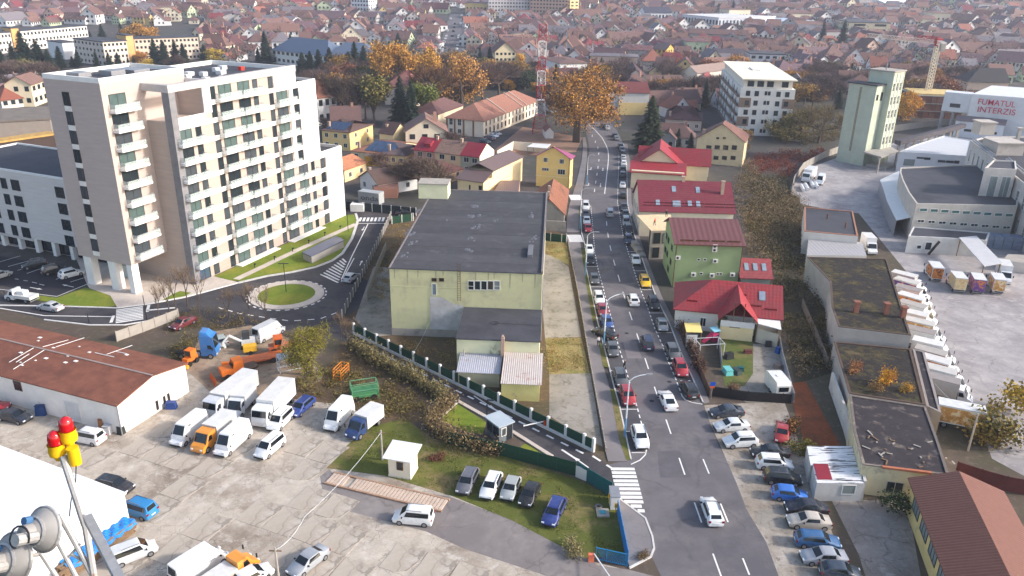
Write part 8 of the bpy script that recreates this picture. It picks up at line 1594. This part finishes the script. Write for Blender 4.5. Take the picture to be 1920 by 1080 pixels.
# people: one continuous skinned body each
def person(lb, base, rz, top, legs, walk=.16, z0=0.):
    J = [(0, 0, .95), (0, 0, 1.2), (0, 0, 1.42), (0, 0, 1.52), (0, .02, 1.66), (-.1, walk * .5, .88), (-.1, walk, .5), (-.1, walk * .6, .09), (-.1, walk * .6 + .14, .05), (.1, -walk * .3, .88), (.1, -walk * .2, .5), (.1, -walk * 1.3, .09), (.1, -walk * 1.3 + .13, .05), (-.2, 0, 1.4), (-.27, -.06, 1.14), (-.27, .06, .9), (.2, 0, 1.4), (.27, .06, 1.14), (.27, .12, .9)]
    E_ = [(0, 1), (1, 2), (2, 3), (3, 4), (0, 5), (5, 6), (6, 7), (7, 8), (0, 9), (9, 10), (10, 11), (11, 12), (2, 13), (13, 14), (14, 15), (2, 16), (16, 17), (17, 18)]; rad = [.16, .16, .15, .06, .105, .1, .075, .05, .045, .1, .075, .05, .045, .08, .055, .045, .08, .055, .045]
    me = bpy.data.meshes.new('person'); me.from_pydata(J, E_, []); o = bpy.data.objects.new('person', me); COL.objects.link(o); o.modifiers.new('s', 'SKIN'); o.modifiers.new('u', 'SUBSURF').levels = 1
    for v, r in zip(me.skin_vertices[0].data, rad): v.radius = (r, r)
    me.skin_vertices[0].data[0].use_root = True; dg = bpy.context.evaluated_depsgraph_get(); m2 = bpy.data.meshes.new_from_object(o.evaluated_get(dg)); bpy.data.objects.remove(o)
    for c_ in (top, legs, S(206, 160, 136), S(50, 38, 32)): m2.materials.append(P('cloth_%d_%d_%d' % tuple(int(v * 999) for v in c_), c_, .9, .12, 6, bump=0))
    for p in m2.polygons: z = p.center.z; p.material_index = 1 if z < .98 else 3 if z > 1.68 or (z > 1.58 and p.center.y < -.02) else 2 if z > 1.5 or (abs(p.center.x) > .2 and z < .95) else 0
    b = g(*base) if not z0 else g(*base, z0); tag(ob('person', m2, None, (b.x, b.y, z0 + .13), rz), lb, 'person')
person('person in dark trousers and pale top on the sidewalk', (1121.5, 650), 10, S(206, 204, 204), S(40, 38, 42)); person('person in dark clothes stepping between parked cars', (1170.5, 694), 80, S(40, 40, 46), S(32, 32, 38)); person('worker in orange jacket on the timber deck', (1227, 424), 60, S(226, 84, 40), S(60, 60, 70), z0=6.27); person('worker in dark clothes on the timber deck', (1249, 408), 200, S(52, 48, 60), S(42, 42, 52), z0=6.27)
# machinery yard
ORM = lambda: OBJM
def machine(name, lb, cat, px, rz, parts):
    t = thing(name, lb, cat, g(*px), rz)
    for nme, fn, col in parts: m = MB(); fn(m); m.build(nme, OBJM if col != 'g' else G_DARK, t, col=None if col == 'g' else col)
    return t
OC, DK, YL = S(226, 118, 44), S(44, 42, 42), S(232, 178, 50)
def whl(L, r=.55, w_=.95, wd=.3):
    def f(m):
        for x in L:
            for s_ in (1, -1): m.tube((x, s_ * w_ - wd / 2, r), (x, s_ * w_ + wd / 2, r), r, 12)
    return f
machine('utility_truck', 'orange snow plough truck with dozer blade', 'truck', (445, 705), 215, [('chassis', lambda m: m.box(-2.8, -.5, .7, 2.2, .5, 1.), DK), ('bonnet', lambda m: m.box(.7, -.9, .9, 2.3, .9, 1.75), OC), ('cab', lambda m: m.add([(.8, -.95, 1.), (.8, .95, 1.), (-.9, .95, 1.), (-.9, -.95, 1.), (.45, -.85, 2.7), (.45, .85, 2.7), (-.85, .85, 2.75), (-.85, -.85, 2.75)], [(0, 1, 5, 4), (4, 5, 6, 7), (0, 4, 7, 3), (1, 2, 6, 5), (2, 3, 7, 6)]), OC), ('windscreen', lambda m: m.add([(.77, -.78, 1.85), (.77, .78, 1.85), (.5, .74, 2.6), (.5, -.74, 2.6)], [(0, 1, 2, 3)]), 'g'), ('side_window', lambda m: m.box(-.6, -.96, 1.85, .35, -.9, 2.5), 'g'), ('plough_blade', lambda m: m.slab([(3.3, -1.5, 1.0), (3.3, 1.5, 1.0), (3.5, 1.5, .1), (3.5, -1.5, .1)], .2), S(226, 100, 36)), ('wheels', whl((1.5, -1.9)), DK), ('flatbed', lambda m: m.box(-2.9, -1, 1.05, -1, 1, 1.25), S(90, 70, 56))])
machine('compact_tractor', 'small orange tractor with yellow sweeper brush', 'tractor', (357, 682), 250, [('body', lambda m: m.box(-1.2, -.5, .6, 1, .5, 1.2), OC), ('cab', lambda m: m.box(-.9, -.6, 1.2, .3, .6, 2.3), OC), ('cab_window', lambda m: m.box(.28, -.5, 1.4, .33, .5, 2.2), 'g'), ('sweeper', lambda m: m.tube((1.6, -1, .4), (1.6, 1, .4), .32, 10), S(236, 160, 50)), ('wheels', whl((.7, -.8), .4, .6, .25), DK)])
machine('excavator', 'small white excavator with folded arm', 'excavator', (465, 650), 200, [('tracks', lambda m: (m.box(-1.1, -.9, 0, 1.1, -.5, .6), m.box(-1.1, .5, 0, 1.1, .9, .6)), DK), ('body', lambda m: m.box(-1.2, -.8, .65, .9, .8, 1.4), S(214, 212, 208)), ('cab', lambda m: m.box(-.4, -.7, 1.4, .7, .3, 2.6), S(60, 62, 66)), ('boom', lambda m: (m.bar((.9, .4, 1.3), (2.6, .4, 2.5), .25, .3), m.bar((2.6, .4, 2.5), (3.6, .4, 1.4), .2, .25), m.bar((3.6, .4, 1.4), (3.3, .4, .5), .4, .3)), S(226, 224, 220))])
machine('compressor', 'small yellow trailer compressor near the excavator', 'compressor', (470, 662), 200, [('body', lambda m: m.box(-1, -.6, .5, 1, .6, 1.4), YL), ('wheels', whl((0,), .32, .65, .2), DK)])
machine('trailer', 'orange low loader trailer with raised ramps', 'trailer', (495, 678), 30, [('deck', lambda m: m.box(-3.5, -1.1, .7, 3, 1.1, .95), S(196, 104, 60)), ('drawbar', lambda m: m.bar((-3.5, 0, .8), (-6, .4, .9), .5, .4), OC), ('ramps', lambda m: (m.bar((3, -.8, .9), (3.4, -.8, 2.6), .5, .12), m.bar((3, .8, .9), (3.4, .8, 2.6), .5, .12)), S(176, 120, 96)), ('wheels', whl((1.2, 2.2), .45, 1., .3), DK)])
machine('old_loader', 'rusty orange loader at the yard edge', 'loader', (535, 660), 20, [('body', lambda m: m.box(-2.4, -.8, .7, 2, .8, 1.4), S(176, 92, 60)), ('cab', lambda m: m.box(-1.6, -.8, 1.4, -.2, .8, 2.8), S(206, 98, 40)), ('cab_window', lambda m: m.box(-1.4, -.85, 1.8, -.4, -.78, 2.6), 'g'), ('wheels', whl((1.4, -1.6), .6, .9, .35), DK)])
def frame_(L, W, H, n): 
    def f(m):
        for x in (-L / 2, L / 2):
            for y in (-W / 2, W / 2): m.bar((x, y, 0), (x, y, H), .1, .1)
        for k in range(n + 1):
            z = H * (k + .2) / (n + .2)
            for s_ in (-1, 1): m.bar((-L / 2, s_ * W / 2, z), (L / 2, s_ * W / 2, z), .08, .08); m.bar((s_ * L / 2, -W / 2, z), (s_ * L / 2, W / 2, z), .08, .08)
    return f
machine('steel_frame', 'white steel frame leaning beside scrap', 'frame', (542, 692), 30, [('frame', frame_(3, 1.6, 2.2, 2), S(206, 208, 210)), ('top_sheet', lambda m: m.slab([(-1.5, -.8, 2.3), (1.5, -.8, 2.3), (1.5, .8, 2.5), (-1.5, .8, 2.5)], .06), S(190, 194, 198))])
machine('lift_cage', 'orange steel lift cage in brown weeds', 'cage', (640, 705), 75, [('frame', frame_(2.6, 1.2, 1.6, 3), S(226, 140, 50)), ('floor', lambda m: m.box(-1.25, -.55, .1, 1.25, .55, .2), S(120, 84, 60))])
machine('access_platform', 'green work platform machine with railings', 'platform', (684, 745), 20, [('body', lambda m: m.box(-1.8, -.9, .5, 1.8, .9, 1.3), S(70, 128, 84)), ('railing', lambda m: frame_(3.6, 1.8, 2.4, 3)(m), S(96, 150, 110)), ('wheels', whl((1.2, -1.2), .4, .9, .3), DK)])
# garden things
t = thing('caravan', 'white touring caravan on the concrete driveway', 'caravan', g(1455, 735), 95); m = MB(); pr = [(-2.2, .5), (2.1, .5), (2.3, 1.2), (2.0, 2.5), (1.4, 2.65), (-1.9, 2.65), (-2.25, 2.2)]; n = 7; m.add([(x, -1.05, z) for x, z in pr] + [(x, 1.05, z) for x, z in pr], [tuple(range(n)), tuple(reversed(range(n, 2 * n)))] + [(i, i + n, (i + 1) % n + n, (i + 1) % n) for i in range(n)]); m.build('body', PNT, t, col=(.78, .76, .7))
m = MB(); m.add([(-2.26, -.7, 1.3), (-2.26, .7, 1.3), (-2.27, .7, 2.0), (-2.27, -.7, 2.0)], [(0, 1, 2, 3)]); m.build('window', CGL, t); m = MB(); m.box(-.3, -.3, 2.65, .3, .3, 2.75); m.build('roof_hatch', WHITEM, t)
for s_ in (1, -1): ob('wheel', wheelmesh(.32), t, (0, s_ * .95, .32))
machine('swing_frame', 'pale metal swing frame in the garden', 'swing', (1328, 662), 10, [('frame', frame_(4, 2.4, 2.1, 0), S(196, 198, 200))]); machine('play_set', 'pink and blue plastic play set', 'toy', (1330, 640), 20, [('slide', lambda m: m.slab([(-1.2, -.4, .1), (-1.2, .4, .1), (.3, .4, 1.3), (.3, -.4, 1.3)], .12), S(206, 50, 100)), ('roof', lambda m: m.slab([(.2, -.7, 2.), (1.5, -.7, 2.), (1.5, .7, 2.2), (.2, .7, 2.2)], .1), S(140, 196, 214)), ('tower', lambda m: m.box(.3, -.5, 0, 1.3, .5, 1.4), S(196, 60, 110))])
for i, (x, y, w_, d_, h_, c_, lb) in enumerate([(1364, 700, 1.2, 1.8, .8, S(120, 206, 200), 'turquoise covered bench in the garden'), (1380, 700, 1., 1.6, .7, S(60, 76, 74), 'dark green covered heap in the garden'), (1388, 695, .8, 1., .6, S(40, 100, 96), 'teal barrel heap in the garden'), (1366, 672, 1.4, 1., .9, S(50, 52, 52), 'dark covered grill in the garden'), (1402, 662, 1.3, .8, .5, S(110, 62, 58), 'brown pile beside the driveway'), (1458, 662, .7, .7, 1., S(30, 84, 160), 'blue plastic barrel by the driveway fence'), (1458, 690, 1., 1.2, .6, S(140, 120, 110), 'heap of oddments by the driveway fence'), (1470, 720, .8, 1.2, .6, S(170, 70, 50), 'red and yellow clutter beside the caravan'), (1440, 650, 1., .6, .9, S(56, 54, 58), 'parked motorbike at the house corner'), (228, 813, .8, .8, 1., S(52, 56, 54), 'dark wheeled bin at the hall corner'), (205, 810, 1.5, 1., 1.1, S(206, 206, 208), 'white metal skip beside the brown hall'), (192, 805, .6, .6, 1.5, S(176, 120, 80), 'brown carton stack beside the skip'), (78, 778, 1.3, .7, 1.4, S(40, 70, 120), 'blue drum stack before the hall wall'), (322, 765, 1.4, .9, .9, S(50, 76, 140), 'blue container beside the hall end wall')]):
    t = thing('covered_heap' if i < 9 else 'bin', lb, 'bin' if i > 8 else 'garden clutter', g(x, y), (x * 7) % 90); m = MB(); m.add([(-w_ / 2, -d_ / 2, 0), (w_ / 2, -d_ / 2, 0), (w_ / 2, d_ / 2, 0), (-w_ / 2, d_ / 2, 0), (-w_ * .4, -d_ * .42, h_ * .9), (w_ * .42, -d_ * .4, h_), (w_ * .4, d_ * .42, h_ * .95), (-w_ * .42, d_ * .4, h_)], [(0, 1, 5, 4), (1, 2, 6, 5), (2, 3, 7, 6), (3, 0, 4, 7), (4, 5, 6, 7)]); m.build('body', OBJM, t, col=c_); m = MB(); m.box(-w_ * .46, -d_ * .46, h_, w_ * .46, d_ * .46, h_ + .06); m.build('lid', OBJM, t, col=sc3(c_, .8))
for i, (x, y) in enumerate(((1521, 350), (1529, 352), (1511, 356), (1503, 358))): m = MB(); m.tube((0, -1.5, .5), (1.2, 4.5, .5), .5, 8); tag(m.build('white_pipe', WHITEM, None, g(x, y)), 'thick white pipe lying near the lorry, %s from its wheels' % ordn(i), 'pipe', 'white pipes')
t = thing('parking_sign', 'blue and orange road signs at the garden corner', 'sign', g(1333, 748)); m = MB(); m.tube((0, 0, 0), (0, 0, 2.7), .04, 6); m.build('post', GREYM, t); m = MB(); m.box(-.35, -.05, 2.1, .35, -.01, 2.7); m.build('blue_plate', OBJM, t, col=S(20, 84, 190)); m = MB(); m.box(-.3, -.05, 1.75, .3, -.01, 2.08); m.build('orange_plate', OBJM, t, col=S(226, 96, 40))
# ------------------------------------------------------------------ siren mast close to the camera
def pd(x, y, d): r = ray(x, y); return Vector((0, 0, CAMH)) + Vector(r) * (d / FPX)
RG = N('red_beacon_glass'); RG.b.inputs['Base Color'].default_value = (.5, .01, .015, 1); RG.b.inputs['Roughness'].default_value = .08; RG.b.inputs['Coat Weight'].default_value = .6; RG = RG.m
YEN = P('yellow_enamel', S(236, 186, 20), .4, .08, 4, bump=0, spec=.5); GALV = P('galvanised', S(176, 174, 172), .5, .15, 6, c2=S(150, 110, 84), thr=(.62, .72), s2=5, bump=.1, metal=.3); ALU = P('horn_grey', S(150, 147, 144), .5, .1, 4, bump=0)
D0 = 11.5; base = pd(140, 940, D0); t = thing('siren_mast', 'galvanised mast with red beacons and grey siren horns', 'mast', (base.x, base.y, 0)); O = t.location
def loc(x, y, d=D0): return pd(x, y, d) - O
def tubes(nme, segs, mat, n=8):
    m = MB()
    for a, b, r in segs: m.tube(a, b, r, n)
    return m.build(nme, mat, t, smooth=40)
tubes('beacon_pole', [(loc(118, 855), loc(160, 985), .055), (loc(160, 985), loc(178, 1090), .05)], GALV)
top = loc(160, 985)
for nme, x, y in (('beacon', 106, 838), ('beacon', 127, 812)):
    p = loc(x, y); m = MB(); m.lathe([(.02, .02), (.115, .0), (.125, .07), (.11, .14), (.12, .16), (.12, .18)], n=16); m.lathe([(.05, -.1), (.08, 0)], n=12); o = m.build('beacon', YEN, t, p - Vector((0, 0, .12)), smooth=40); m = MB(); m.lathe([(.1, .18), (.1, .28), (.085, .34), (.05, .38), (.01, .395)], n=16); m.build('red_dome', RG, o, smooth=60)
p = loc(138, 850); tubes('junction_box', [(p - Vector((0, 0, .18)), p + Vector((0, 0, .1)), .085)], YEN, 12); tubes('box_bracket', [(loc(112, 848), loc(136, 840), .03)], YEN); tubes('cable', [(loc(143, 862), loc(142, 900), .008), (loc(142, 900), loc(133, 940), .008), (loc(133, 940), loc(130, 968), .008)], DARK, 4)
m = MB(); m.bar(loc(164, 968, 11.2), loc(228, 1092, 9.6), .12, .05); m.bar(loc(158, 972, 11.2), loc(222, 1096, 9.6), .03, .13); m.build('steel_channel', GALV, t)
tubes('rail', [(loc(112, 965), loc(180, 1090), .04), (loc(100, 1000), loc(150, 1095), .035), (loc(72, 1030), loc(115, 1095), .035), (loc(150, 1020), loc(115, 1060), .02), (loc(135, 1040), loc(170, 1060), .02), (loc(112, 965), loc(95, 1005), .025)], GALV)
for x, y, s_ in ((85, 992, 1.), (28, 1046, 1.12)):
    p = loc(x, y, 11.); m = MB(); m.lathe([(.30 * s_, 0), (.31 * s_, .02), (.29 * s_, .06), (.2 * s_, .16), (.12 * s_, .22), (.11 * s_, .34), (.02, .36)], n=20); m.lathe([(.02, .03), (.30 * s_, .03)], n=20); o = m.build('siren_horn', ALU, t, p, smooth=35); o.rotation_euler = (R(62), R(20), R(-35)); m = MB(); m.tube((.1, 0, .2), (.1, 0, .5), .085, 10); m.build('driver', GALV, o); m = MB(); m.lathe([(.31 * s_, -.015), (.325 * s_, .0), (.325 * s_, .03), (.31 * s_, .04)], n=20); m.lathe([(.2 * s_, .15), (.215 * s_, .17), (.19 * s_, .19)], n=16); m.build('horn_rim', GALV, o); m = MB(); [m.tube((.14 * math.cos(i * .5) + .05, .14 * math.sin(i * .5), .36 + .01 * i), (.14 * math.cos(i * .5 + .5) + .05, .14 * math.sin(i * .5 + .5), .37 + .01 * i), .014, 5) for i in range(11)]; m.build('cable_loop', DARK, o); m = MB(); m.tube((-.12, .1, .2), (-.12, .1, .3), .06, 10); m.build('blue_connector', OBJM, o, col=S(70, 110, 150))
m = MB(); zb = top.z - .6; lattice(m, (0, 0, 0), (0, 0, zb - 3.), 1.2, 20, Vector((0, 1, 0)), .05); m.build('tower', GALV, t); m = MB(); m.box(-1.3, -1.3, zb - 3.0, 1.0, 1.0, zb - 2.9); m.build('platform', GALV, t)
tubes('support', [((0, 0, zb - 2.9), loc(178, 1090), .05), ((.3, -.5, zb - 2.9), loc(228, 1092, 9.6), .05), ((-.4, -.3, zb - 2.9), loc(150, 1095), .035), ((-.8, -.4, zb - 2.9), loc(115, 1095), .035), (loc(85, 992, 11.), loc(105, 1010), .03), (loc(28, 1046, 11.), loc(72, 1040), .03), (loc(72, 1030), loc(112, 1000), .03)], GALV)
# ------------------------------------------------------------------ haze
hz = N('haze_air'); hz.t.nodes.remove(hz.b); pv = hz.n('ShaderNodeVolumePrincipled'); pv.inputs['Color'].default_value = (.8, .85, 1., 1); pv.inputs['Density'].default_value = .0002; pv.inputs['Anisotropy'].default_value = .2
hz.l(pv.outputs[0], hz.t.nodes['Material Output'].inputs['Volume'])
m = MB(); m.box(-1480, -75, -4.5, 1480, 1900, 110); o = tag(m.build('haze', hz.m), 'thin lilac haze over the far town', 'haze', kind='stuff'); o.display_type = 'WIRE'
